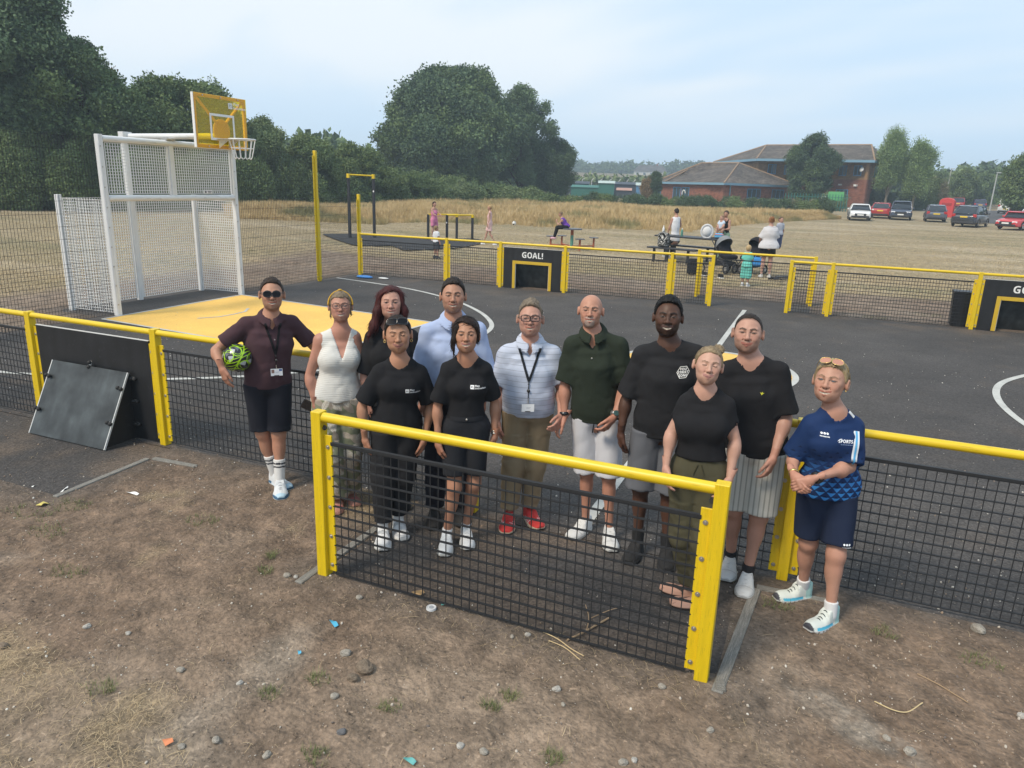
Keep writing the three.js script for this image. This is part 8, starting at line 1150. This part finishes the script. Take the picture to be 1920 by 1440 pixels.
{ // woman in white vest seated behind the table
  const t = 0.6 + Math.PI, p = farMan(pose(-4.75, -25.3, 1.66, t, { hipa: [-0.09, 0.60, -0.02], hipb: [0.09, 0.60, -0.02], ka: [-0.12, 0.52, 0.40], kb: [0.12, 0.52, 0.40], aa: [-0.12, 0.1, 0.42], ab: [0.12, 0.1, 0.42], ta: [-0.12, 0.035, 0.6], tb: [0.12, 0.035, 0.6], top: [0, 1.7, 0.02], neck: [0, 1.405, -0.02], ea: [-0.24, 1.12, 0.1], wa: [-0.2, 1.0, 0.3], ha: [-0.16, 0.98, 0.42] }), { label: 'dark haired woman in white vest seen from behind at the picnic table', fem: 1, skin: SK(0.64, 0.40, 0.31), face: faceDir(t, -0.1), bulk: 1.0 });
  p.tee({ hem: 0.0, sleeveless: true, mat: cloth([0.68, 0.68, 0.70]), neckDrop: 0.06, neckW: 0.085, loose: 0.014, name: 'vest' }); const J = p.J, lg = ['a', 'b'].map((s) => [cone(J['hip' + s], J['k' + s], 0.1, 0.075), cone(J['k' + s], J['a' + s], 0.07, 0.055)]).flat(), [lo, hi] = bounds([J.hipa, J.hipb, J.ka, J.kb, J.aa, J.ab], 0.13); part('trousers', net((a, b, c) => lg.reduce((d, f) => smin(d, f(a, b, c), 0.03), 1), lo, hi, 0.02), cloth([0.02, 0.02, 0.022]), p.g);
  for (const s of ['a', 'b']) p.shoe(s, plainShoe([0.4, 0.4, 0.4])); p.hair({ t: 0.012, extra: [[[0, 0.09, -0.07], [0.04, 0.04, 0.04]]] }, [[0.012, 0.01, 0.01], [0.035, 0.026, 0.022]]);
}
{ // woman in green trousers carrying a baby
  const t = -0.35, p = farMan(pose(-3.15, -25.5, 1.66, t, { ea: [-0.22, 1.1, 0.05], wa: [-0.16, 1.12, 0.25], ha: [-0.02, 1.13, 0.3], eb: [0.2, 1.1, 0.06], wb: [0.06, 1.08, 0.26], hb: [-0.06, 1.08, 0.3] }), { label: 'woman in pale green wide trousers holding a baby in her arms', fem: 1, skin: SK(0.64, 0.40, 0.31), face: faceDir(t + 0.3, -0.25), bulk: 1.05 });
  p.tee({ hem: 0.1, sleeveless: true, mat: black, neckDrop: 0.09, neckW: 0.09, loose: 0.01, name: 'vest' }); p.pants({ len: 0.97, waist: 0.32, mat: cloth([0.27, 0.38, 0.28]), r0: 0.12, r1: 0.125, r2: 0.13, amp: 0.02 }); for (const s of ['a', 'b']) p.shoe(s, plainShoe([0.4, 0.38, 0.36])); p.hair({ t: 0.012, extra: [[[0, 0.02, -0.11], [0.04, 0.05, 0.035]]] }, [[0.03, 0.02, 0.015], [0.1, 0.065, 0.045]]);
  const B = p.g.position, b = person(pose(B.x - 0.1, B.z + 0.2, 0.72, t, { hipa: [-0.13, 0.72, 0.02], hipb: [0.13, 0.72, 0.02], ka: [-0.2, 0.55, 0.2], kb: [0.2, 0.55, 0.2], aa: [-0.18, 0.28, 0.24], ab: [0.18, 0.28, 0.24], ta: [-0.18, 0.2, 0.34], tb: [0.18, 0.2, 0.34], top: [0, 1.72, 0], chin: [0, 1.33, 0.07], neck: [0, 1.27, 0], sa: [-0.17, 1.2, 0], sb: [0.17, 1.2, 0], ea: [-0.26, 0.95, 0.08], eb: [0.26, 0.95, 0.08], wa: [-0.2, 0.8, 0.25], wb: [0.2, 0.8, 0.25], ha: [-0.18, 0.72, 0.32], hb: [0.18, 0.72, 0.32] }), { label: 'baby in pale blue top carried by the woman in green trousers', cs: 2, kid: 1, bulk: 1.3, skin: SK(0.68, 0.44, 0.35), face: faceDir(t - 0.4, -0.1), y: land(B.x, B.z) + 0.78, group: FAR, smile: 0.2 });
  b.tee({ hem: -0.05, sleeve: 0.7, mat: cloth([0.52, 0.60, 0.70]), neckDrop: 0.03, neckW: 0.05, armR: 0.01, loose: 0.015 }); b.hair({ t: 0.006 }, [[0.16, 0.1, 0.06], [0.3, 0.2, 0.12]]);
}
{ // woman in striped white top with child, back turned
  const st = texture(16, 256, (u, v) => { const k = fract(v * 9) < 0.16 && v > 0.5 ? 0.66 : 0.86; return [k, k * 0.99, k * 0.99]; }); st.repeat.set(1, 1.1);
  const t = Math.PI + 0.25, p = farMan(pose(-1.48, -22.1, 1.70, t, { ea: [-0.2, 1.12, 0.08], wa: [-0.12, 1.15, 0.3], ha: [0, 1.16, 0.36], eb: [0.24, 1.1, 0.02], wb: [0.22, 0.98, 0.22], hb: [0.2, 0.95, 0.35] }), { label: 'red haired woman in loose white striped top and black shorts, back turned', fem: 1, bulk: 1.25, skin: SK(0.70, 0.46, 0.38), face: faceDir(t) });
  p.tee({ hem: -0.1, sleeve: 0.98, mat: cloth([0.80, 0.80, 0.82], { map: st }), neckDrop: 0.04, neckW: 0.075, armR: 0.045, loose: 0.045, flare: 0.05, amp: 0.012 }); p.pants({ len: 0.34, waist: 0, mat: black, name: 'shorts', r0: 0.115, r1: 0.12 }); for (const s of ['a', 'b']) p.shoe(s, plainShoe([0.68, 0.68, 0.68])); p.hair({ t: 0.010, extra: [[[0, 0.07, -0.1], [0.06, 0.06, 0.05]]] }, [[0.16, 0.07, 0.03], [0.36, 0.17, 0.075]]);
  const b = person(pose(-1.25, -22.38, 0.95, t + 0.4), { label: 'small child held in front of the striped top woman, only the head showing', cs: 2, kid: 1, skin: SK(0.66, 0.43, 0.34), face: faceDir(0.8), y: land(-1.3, -22.3) + 0.72, group: FAR, fem: 1, bust: 0 }); b.tee({ hem: -0.05, sleeve: 0.8, mat: cloth([0.4, 0.42, 0.48]), neckDrop: 0.03, neckW: 0.05, armR: 0.012 }); b.pants({ len: 0.97, waist: 0.1, mat: cloth([0.1, 0.12, 0.2]) }); b.hair({ t: 0.007 }, [[0.06, 0.04, 0.025], [0.14, 0.09, 0.06]]);
}
{ // toddler in turquoise, back turned
  const t = Math.PI - 0.2, p = farMan(pose(-1.82, -20.0, 1.05, t, { ea: [-0.2, 1.1, 0.08], wa: [-0.12, 1.28, 0.2], ha: [-0.06, 1.42, 0.2] }), { label: 'fair haired toddler in turquoise outfit standing behind the far screen', kid: 1, bulk: 1.1, skin: SK(0.68, 0.45, 0.36), face: faceDir(t), fem: 1, bust: 0 });
  const tq = cloth([0.16, 0.56, 0.48]); p.tee({ hem: -0.1, sleeve: 0.8, mat: tq, neckDrop: 0.03, neckW: 0.05, armR: 0.02, flare: 0.02 }); p.pants({ len: 0.62, waist: 0.0, mat: tq, r0: 0.12, r1: 0.115, r2: 0.1 }); for (const s of ['a', 'b']) p.shoe(s, plainShoe([0.66, 0.66, 0.66])); p.hair({ t: 0.014 }, [[0.36, 0.25, 0.12], [0.56, 0.42, 0.24]]);
}
function pram(x, z, turn, lb, hood) {
  const p = thing('pram', lb, 'pram', [x, land(x, z), z], turn), rr = std({ color: rgb(0.03, 0.03, 0.035), roughness: 0.7 });
  for (const [sx, sz] of [[-0.25, 0.35], [0.25, 0.35], [-0.28, -0.35], [0.28, -0.35]]) { const w = part('wheel', new THREE.TorusGeometry(0.12, 0.03, 8, 18).rotateY(Math.PI / 2).translate(sx, 0.15, sz), tyreM, p); part('hub', cyl(0.06, 0.06, 0.05, sx, 0.15, sz, 0, 0, Math.PI / 2), rimM, w); }
  part('frame', [rod([-0.25, 0.15, 0.35], [-0.25, 0.95, -0.55], 0.016), rod([0.25, 0.15, 0.35], [0.25, 0.95, -0.55], 0.016), rod([-0.28, 0.15, -0.35], [-0.25, 0.55, 0.0], 0.016), rod([0.28, 0.15, -0.35], [0.25, 0.55, 0.0], 0.016), rod([-0.25, 0.98, -0.57], [0.25, 0.98, -0.57], 0.02)], rr, p);
  part('seat', [rbox(0.42, 0.5, 0.12, 0.05, 0, 0.68, -0.2, -0.5), rbox(0.42, 0.12, 0.4, 0.05, 0, 0.48, 0.05)], cloth([0.02, 0.02, 0.025]), p); part('basket', rbox(0.4, 0.14, 0.5, 0.04, 0, 0.28, -0.05), cloth([0.025, 0.025, 0.03]), p); part('hood', new THREE.SphereGeometry(0.3, 18, 10, 0, 6.3, 0, 1.5).scale(0.78, 1, 1).rotateX(-0.75).translate(0, 0.78, -0.22), hood, p);
}
pram(-2.62, -22.5, 0.7, 'grey hooded pram beside the picnic table', cloth([0.22, 0.23, 0.24], { side: THREE.DoubleSide })); pram(-1.98, -22.6, -0.5, 'black pram in front of the striped top woman', cloth([0.02, 0.02, 0.025], { side: THREE.DoubleSide }));
solo('changing_bag', [rbox(0.3, 0.26, 0.16, 0.07, 0, 0.13, 0), new THREE.TorusGeometry(0.09, 0.012, 6, 16, Math.PI).translate(0, 0.25, 0)], cloth([0.05, 0.24, 0.58]), 'bright blue bag hanging by the black pram', 'bag', undefined, [-1.72, land(-1.7, -22) + 0.3, -22.15]);
{ const bg = thing('rucksack', 'black rucksack on the grass left of the prams', 'backpack', [-3.45, land(-3.45, -21.6), -21.6], 0.3); part('pack', [rbox(0.34, 0.46, 0.22, 0.09, 0, 0.23, 0), rbox(0.28, 0.2, 0.1, 0.04, 0, 0.13, 0.13)], cloth([0.018, 0.018, 0.02]), bg); part('strap', new THREE.TorusGeometry(0.13, 0.02, 6, 18, Math.PI).rotateZ(-1.2).translate(0.2, 0.2, 0), darkMetal, bg); }
[['black and white trainer beside the black rucksack', -3.05, -21.4, 0.8], ['black and white trainer under the far screen rail', -2.6, -21.2, 0.5]].forEach(([lb, x, z, t]) => { const s = thing('trainer', lb, 'shoe', [x, land(x, z), z], t); part('upper', rbox(0.1, 0.1, 0.27, 0.04, 0, 0.075, 0), cloth([0.02, 0.02, 0.022]), s); part('sole', rbox(0.108, 0.035, 0.29, 0.015, 0, 0.0185, 0), whitePaint, s); });
{ const s = thing('scooter', 'black scooter lying on the grass behind the far screen', 'scooter', [-1.05, land(-1, -21.7), -21.7], 0.65); part('deck', rbox(0.5, 0.04, 0.12, 0.012, 0.1, 0.1, 0), darkMetal, s); for (const x of [-0.28, 0.42]) part('wheel', new THREE.TorusGeometry(0.07, 0.02, 8, 18).rotateX(1.2).translate(x, 0.06, 0), tyreM, s); part('stem', rod([-0.28, 0.1, 0], [-0.4, 0.12, 0.65], 0.02), darkMetal, s); part('handlebar', rod([-0.62, 0.12, 0.62], [-0.2, 0.14, 0.68], 0.018), darkMetal, s); }
{ const b = thing('litter_bin', 'black plastic bin standing beside the right goal board', 'bin', [2.6, 0, -16.55]); part('bin_body', new THREE.CylinderGeometry(0.24, 0.2, 0.66, 4, 1).rotateY(Math.PI / 4).translate(0, 0.33, 0), std({ color: rgb(0.018, 0.019, 0.022), roughness: 0.45 }), b); part('bin_rim', rbox(0.36, 0.04, 0.36, 0.01, 0, 0.67, 0), std({ color: rgb(0.02, 0.021, 0.024), roughness: 0.5 }), b); }
{ const b = solo('small_ball', new THREE.IcosahedronGeometry(0.11, 3), std({ map: canvasTex(128, 64, (c, w, h) => { c.fillStyle = '#dcdcd8'; c.fillRect(0, 0, w, h); c.fillStyle = '#202226'; for (let i = 0; i < 8; i++) { c.beginPath(); c.arc(i * 18 + 8, (i % 2) * 30 + 16, 8, 0, 6.3); c.fill(); } }), roughness: 0.5 }), 'black and white ball lying at the edge of the tall grass', 'ball', undefined, [-15.6, land(-15.6, -37) + 0.11, -37]); }
solo('plastic_bag', [new THREE.IcosahedronGeometry(0.16, 2).scale(1.5, 0.25, 0.7)], std({ color: rgb(0.05, 0.25, 0.65), roughness: 0.4 }), 'crumpled blue plastic bag on the court by the far corner post', 'litter', undefined, [-10.75, 0.03, -15.75]);
solo('paper_scrap', [new THREE.IcosahedronGeometry(0.1, 1).scale(1.5, 0.2, 0.7)], whitePaint, 'white paper scrap on the court by the far fence', 'litter', undefined, [-10.25, 0.02, -15.85]);
// ---------------------------------------------------------------- what lies on the bare earth
const inView = (r, zmax = -1.35) => { const z = -mix(1.35, 5.2, Math.pow(r(), 0.8)), x = mix(z * 1.98 - 0.1, -z * 0.38 + 0.2, r()); return [x, z]; };
const stoneG = (seed) => { const g = new THREE.IcosahedronGeometry(1, 2), p = g.attributes.position; for (let i = 0; i < p.count; i++) { const v = V(p.getX(i), p.getY(i), p.getZ(i)).normalize(), k = 0.72 + 0.5 * noise3(v.x * 1.6 + seed * 7, v.y * 1.6, v.z * 1.6) + 0.12 * noise3(v.x * 5 + seed, v.y * 5, v.z * 5); p.setXYZ(i, v.x * k, v.y * k * 0.7, v.z * k * 0.85); } g.computeVertexNormals(); return g; };
const stoneShapes = [1, 2, 3, 4, 5].map(stoneG), pebbleG = (() => { const g = new THREE.IcosahedronGeometry(1, 1).scale(1, 0.6, 0.8); return g; })();
const straightG = (() => { // one flattened straw
  const pos = [], w = 0.0011, pts = [[0, 0.0015, 0], [0.35, 0.010, 0.03], [0.7, 0.012, 0.0], [1, 0.003, -0.06]].map(([a, b, c]) => [a * 0.085 - 0.04, b, c * 0.085]); for (let i = 0; i + 1 < pts.length; i++) { const a = pts[i], b = pts[i + 1], q = [[a[0], a[1], a[2] - w], [a[0], a[1], a[2] + w], [b[0], b[1], b[2] + w], [b[0], b[1], b[2] - w]]; for (const k of [0, 1, 2, 0, 2, 3]) pos.push(...q[k]); } const g = new THREE.BufferGeometry(); g.setAttribute('position', new THREE.Float32BufferAttribute(pos, 3)); g.computeVertexNormals(); return g; })();
{
  const r = rng(501), P = [], S = [], C = [];
  for (let i = 0; i < 11000; i++) { const [x, z] = inView(r), hd = hardD(x, z), big = r(), s = 0.0022 + 0.0075 * Math.pow(big, 7), t = r(), c = t < 0.28 ? [0.46, 0.41, 0.35] : t < 0.32 ? [0.62, 0.59, 0.53] : t < 0.86 ? [0.29, 0.215, 0.155] : [0.15, 0.125, 0.11]; if (hd < -0.1 && r() < 0.6) continue; if (noise2(x * 2.1, z * 2.1, 17) < 0.28) continue; P.push([x, (hd < -0.05 ? 0.002 : ground(x, z)) + s * 0.25, z, r() * 3, r() * 6, r() * 3, s, ...c]); }
  for (let i = 0; i < 3200; i++) { const x = mix(-11, 5, r()), z = -mix(4.8, 15.5, r() * r()); P.push([x, 0.003, z, r() * 3, r() * 6, r() * 3, 0.003 + 0.008 * Math.pow(r(), 5), ...(r() < 0.6 ? [0.55, 0.52, 0.47] : [0.25, 0.2, 0.16])]); }
  const pm = scatter('pebbles', pebbleG, std({ color: 0xffffff, roughness: 0.95 }), scene, P); pm.userData = { kind: 'stuff', label: 'loose pebbles and grit scattered over the bare earth', category: 'gravel' };
  for (let i = 0; i < 270000; i++) { const [x, z] = inView(r), d = strawAt(x, z), hd = hardD(x, z), along = smooth(0.25, 0.0, Math.abs(z + 3.3)) * smooth(0.2, 0.8, x + 2.8) * smooth(0.2, -0.5, x) * 0.5; if (r() > Math.max(0.012, d * 0.9, along * 0.25) || (hd < -0.02 && r() < 0.9)) continue; const c = mix3([0.40, 0.29, 0.16], [0.58, 0.46, 0.29], r()); S.push([x, Math.max(ground(x, z), hd < 0 ? 0.002 : -1) + 0.001 + 0.012 * d * r(), z, (r() - 0.5) * 0.5, r() * 6.28, (r() - 0.5) * (0.25 + 0.5 * d), 0.22 + 0.62 * r() * r(), ...c]); }
  const sm = scatter('loose_straw', straightG, grassMat, scene, S); sm.userData = { kind: 'stuff', label: 'loose dry straw lying on the bare earth', category: 'straw' };
  const T = [], spots = [[-3.12, -3.41, 0.05], [-3.03, -3.25, 0.06], [-2.21, -2.35, 0.06], [-2.07, -2.53, 0.07], [-2.97, -2.03, 0.08], [-5.1, -3.15, 0.22], [-4.95, -3.38, 0.14], [-4.71, -3.01, 0.16], [0.01, -4.27, 0.1], [0.61, -4.25, 0.08], [1.07, -4.16, 0.1], [-1.75, -2.11, 0.07], [-1.14, -2.83, 0.05], [-1.19, -2.72, 0.05], [-1.63, -2.51, 0.06], [-0.81, -2.53, 0.06], [-3.9, -3.6, 0.14], [-4.1, -2.7, 0.12], [-3.7, -17.6, 0.3], [-1.4, -16.7, 0.2], [1.1, -16.5, 0.25], [-6.0, -17.4, 0.3], [2.2, -17.6, 0.3]];
  for (const [cx, cz, R] of spots) for (let i = 0; i < 26 + R * 150; i++) { const a = r() * 6.28, q = R * Math.sqrt(r()), x = cx + q * Math.cos(a), z = cz + q * Math.sin(a) * 0.7; T.push([x, ground(x, z), z, (r() - 0.5) * 0.7, r() * 6.28, (r() - 0.5) * 0.7, 0.5 + 0.6 * r(), ...mix3([0.10, 0.13, 0.045], [0.24, 0.25, 0.11], r())]); }
  const tm = scatter('grass_tufts', bladeClump(9, 5, 0.035, 0.016, 0.0013, 0.9), grassMat, scene, T); tm.userData = { kind: 'stuff', label: 'small tufts of green grass in the bare earth', category: 'grass' };
}
const stoneMats = [std({ color: rgb(0.30, 0.235, 0.175), map: grit, roughness: 1 }), std({ color: rgb(0.50, 0.46, 0.40), map: grit, roughness: 1 }), std({ color: rgb(0.64, 0.61, 0.56), map: grit, roughness: 1 }), std({ color: rgb(0.12, 0.12, 0.125), roughness: 0.9 })];
const stoneCount = {};
[[-2.86, -3.26, 0.022, 1], [-2.73, -2.29, 0.021, 1], [-2.4, -2.35, 0.017, 2], [-2.06, -2.76, 0.028, 1], [-1.91, -2.61, 0.028, 0], [-1.9, -2.7, 0.05, 0], [-1.91, -2.46, 0.02, 1], [-1.74, -2.28, 0.021, 3], [-2.21, -2.0, 0.02, 1], [-1.96, -2.04, 0.02, 1], [-2.33, -1.92, 0.018, 1], [-3.48, -2.35, 0.02, 2], [-3.71, -2.04, 0.028, 0], [-0.95, -2.98, 0.022, 2], [-1.25, -3.34, 0.017, 2], [-1.32, -3.28, 0.014, 1], [-2.31, -3.25, 0.02, 1], [-0.47, -3.21, 0.021, 1], [-1.21, -2.43, 0.019, 2], [-1.1, -2.44, 0.021, 1], [-0.52, -2.65, 0.021, 1], [-0.48, -2.68, 0.016, 2], [-0.88, -2.88, 0.013, 1], [-0.2, -3.02, 0.018, 1], [1.11, -4.52, 0.042, 1], [1.18, -3.76, 0.023, 2], [0.65, -3.25, 0.027, 1], [0.56, -3.31, 0.019, 1], [-2.8, -3.27, 0.017, 2], [-3.24, -2.41, 0.016, 2]].sort((a, b) => a[0] - b[0]).forEach(([x, z, s, m], i) => {
  const o = shade(new THREE.Mesh(stoneShapes[i % 5], stoneMats[m])); o.name = numbered('stone'); o.position.set(x, ground(x, z) + s * 0.3, z); o.scale.setScalar(s); o.rotation.y = i * 1.3; scene.add(o);
  const side = x < -2.5 ? 'left of the front screen' : x > 0.4 ? 'in the earth at the lower right' : z > -2.5 ? 'near the bottom edge of the photo' : 'in front of the yellow screen', key = m + side, n = stoneCount[key] = (stoneCount[key] ?? -1) + 1;
  tag(o, ['first', 'second', 'third', 'fourth', 'fifth', 'sixth', 'seventh', 'eighth'][n] + ' ' + ['brown clod', 'grey stone', 'pale chalky stone', 'dark stone'][m] + ' from the left ' + side, 'stone', 'stones lying on the bare earth');
});
const lie = (x, z, dy = 0.004) => [x, ground(x, z) + dy, z];
function scrap(name, label, x, z, w, l, turn, mat, category = 'litter') { const g = new THREE.BoxGeometry(w, 0.0015, l, 3, 1, 10), p = g.attributes.position; for (let i = 0; i < p.count; i++) p.setY(i, p.getY(i) + 0.012 * Math.sin(p.getZ(i) / l * 4 + 0.7) * (0.5 + p.getX(i) / w)); g.computeVertexNormals(); const o = solo(name, g, mat, label, category, undefined, lie(x, z, 0.012)); o.rotation.y = turn; }
const blueBit = std({ color: rgb(0.06, 0.36, 0.55), roughness: 0.5 }), tealBit = std({ color: rgb(0.10, 0.35, 0.34), roughness: 0.5 });
scrap('plastic_strip', 'light blue plastic strip on the earth left of the screen mesh', -2.29, -2.97, 0.022, 0.085, 1.0, blueBit); scrap('plastic_strip', 'tiny blue plastic strip nearer the camera', -2.29, -2.67, 0.015, 0.04, 0.8, blueBit); scrap('plastic_strip', 'teal plastic strip at the bottom edge of the photo', -1.37, -2.26, 0.02, 0.065, 1.3, tealBit); scrap('plastic_strip', 'small teal scrap beside the round bottle cap', -1.82, -3.40, 0.02, 0.035, 0.4, tealBit);
scrap('paper_strip', 'white curled paper strip by the concrete edging', -5.3, -3.56, 0.02, 0.12, 0.5, whitePaint); scrap('paper_strip', 'white paper strip lying right of the concrete edging', -4.75, -3.72, 0.02, 0.13, 1.5, whitePaint); scrap('paper_strip', 'small white scrap at the left edge of the photo', -5.58, -3.5, 0.03, 0.05, 0.2, whitePaint); scrap('paper_strip', 'yellow scrap in the green grass at the left edge', -5.15, -3.27, 0.05, 0.07, 0.2, std({ color: rgb(0.6, 0.5, 0.14), roughness: 0.8 }));
scrap('orange_leaf', 'orange curled leaf near the bottom left', -2.4, -1.91, 0.035, 0.05, 1.1, std({ color: rgb(0.62, 0.22, 0.10), roughness: 0.8 }), 'leaf'); scrap('dry_leaf', 'brown dry leaf at the foot of the screen mesh', -2.02, -3.45, 0.05, 0.07, 1.2, std({ color: rgb(0.42, 0.27, 0.13), roughness: 0.9 }), 'leaf');
{ const c = thing('round_lid', 'round pale bottle cap beside the screen mesh', 'litter', lie(-1.86, -3.33, 0.003)); part('cap_disc', [cyl(0.028, 0.031, 0.01, 0, 0.005, 0, 0, 0, 0, 24), new THREE.TorusGeometry(0.027, 0.003, 6, 24).rotateX(Math.PI / 2).translate(0, 0.01, 0)], std({ color: rgb(0.55, 0.56, 0.57), roughness: 0.4 }), c); part('print', cyl(0.014, 0.014, 0.002, 0, 0.0115, 0), std({ color: rgb(0.3, 0.32, 0.35) }), c); }
const twigM = std({ color: rgb(0.36, 0.25, 0.15), roughness: 1 }), strawM = std({ color: rgb(0.58, 0.45, 0.25), roughness: 1 });
const twig = (name, label, pts, r, m) => solo(name, tube(pts.map(([x, z], i) => [x, Math.max(ground(x, z), 0.0) + r + 0.004 + (i % 2) * 0.006, z]), r, 30, 6), m, label, name === 'straw_stalk' ? 'straw' : 'twig');
twig('twig', 'longest stick crossing under the middle of the screen mesh', [[-1.03, -3.37], [-0.97, -3.5], [-0.93, -3.6], [-0.87, -3.72]], 0.006, twigM); twig('twig', 'thin upright stick behind the screen mesh', [[-0.96, -3.5], [-0.99, -3.65], [-1.05, -3.78]], 0.003, twigM); twig('twig', 'thin stick right of the upright one behind the mesh', [[-0.98, -3.66], [-0.9, -3.78], [-0.84, -3.86]], 0.003, twigM);
twig('straw_stalk', 'long pale straw stalk in front of the screen mesh', [[-1.18, -3.40], [-1.08, -3.36], [-0.98, -3.31], [-0.9, -3.27]], 0.0028, strawM); twig('straw_stalk', 'second pale straw stalk beside the long one', [[-1.12, -3.33], [-1.02, -3.30], [-0.91, -3.24]], 0.0025, strawM); twig('straw_stalk', 'bent pale stalk on the earth at the right', [[0.52, -3.56], [0.6, -3.53], [0.66, -3.55], [0.74, -3.65]], 0.0032, strawM); twig('twig', 'dark thin twig on the earth at the far right', [[0.74, -3.9], [0.84, -3.85], [0.9, -3.8], [0.95, -3.75]], 0.003, twigM);
solo('concrete_piece', rbox(0.05, 0.02, 0.09, 0.006, 0, 0, 0), concrete, 'small concrete block at the foot of the right screen post', 'concrete', undefined, lie(-0.2, -3.36, 0.002)).rotation.y = 0.2;
renderer.render(scene, camera);
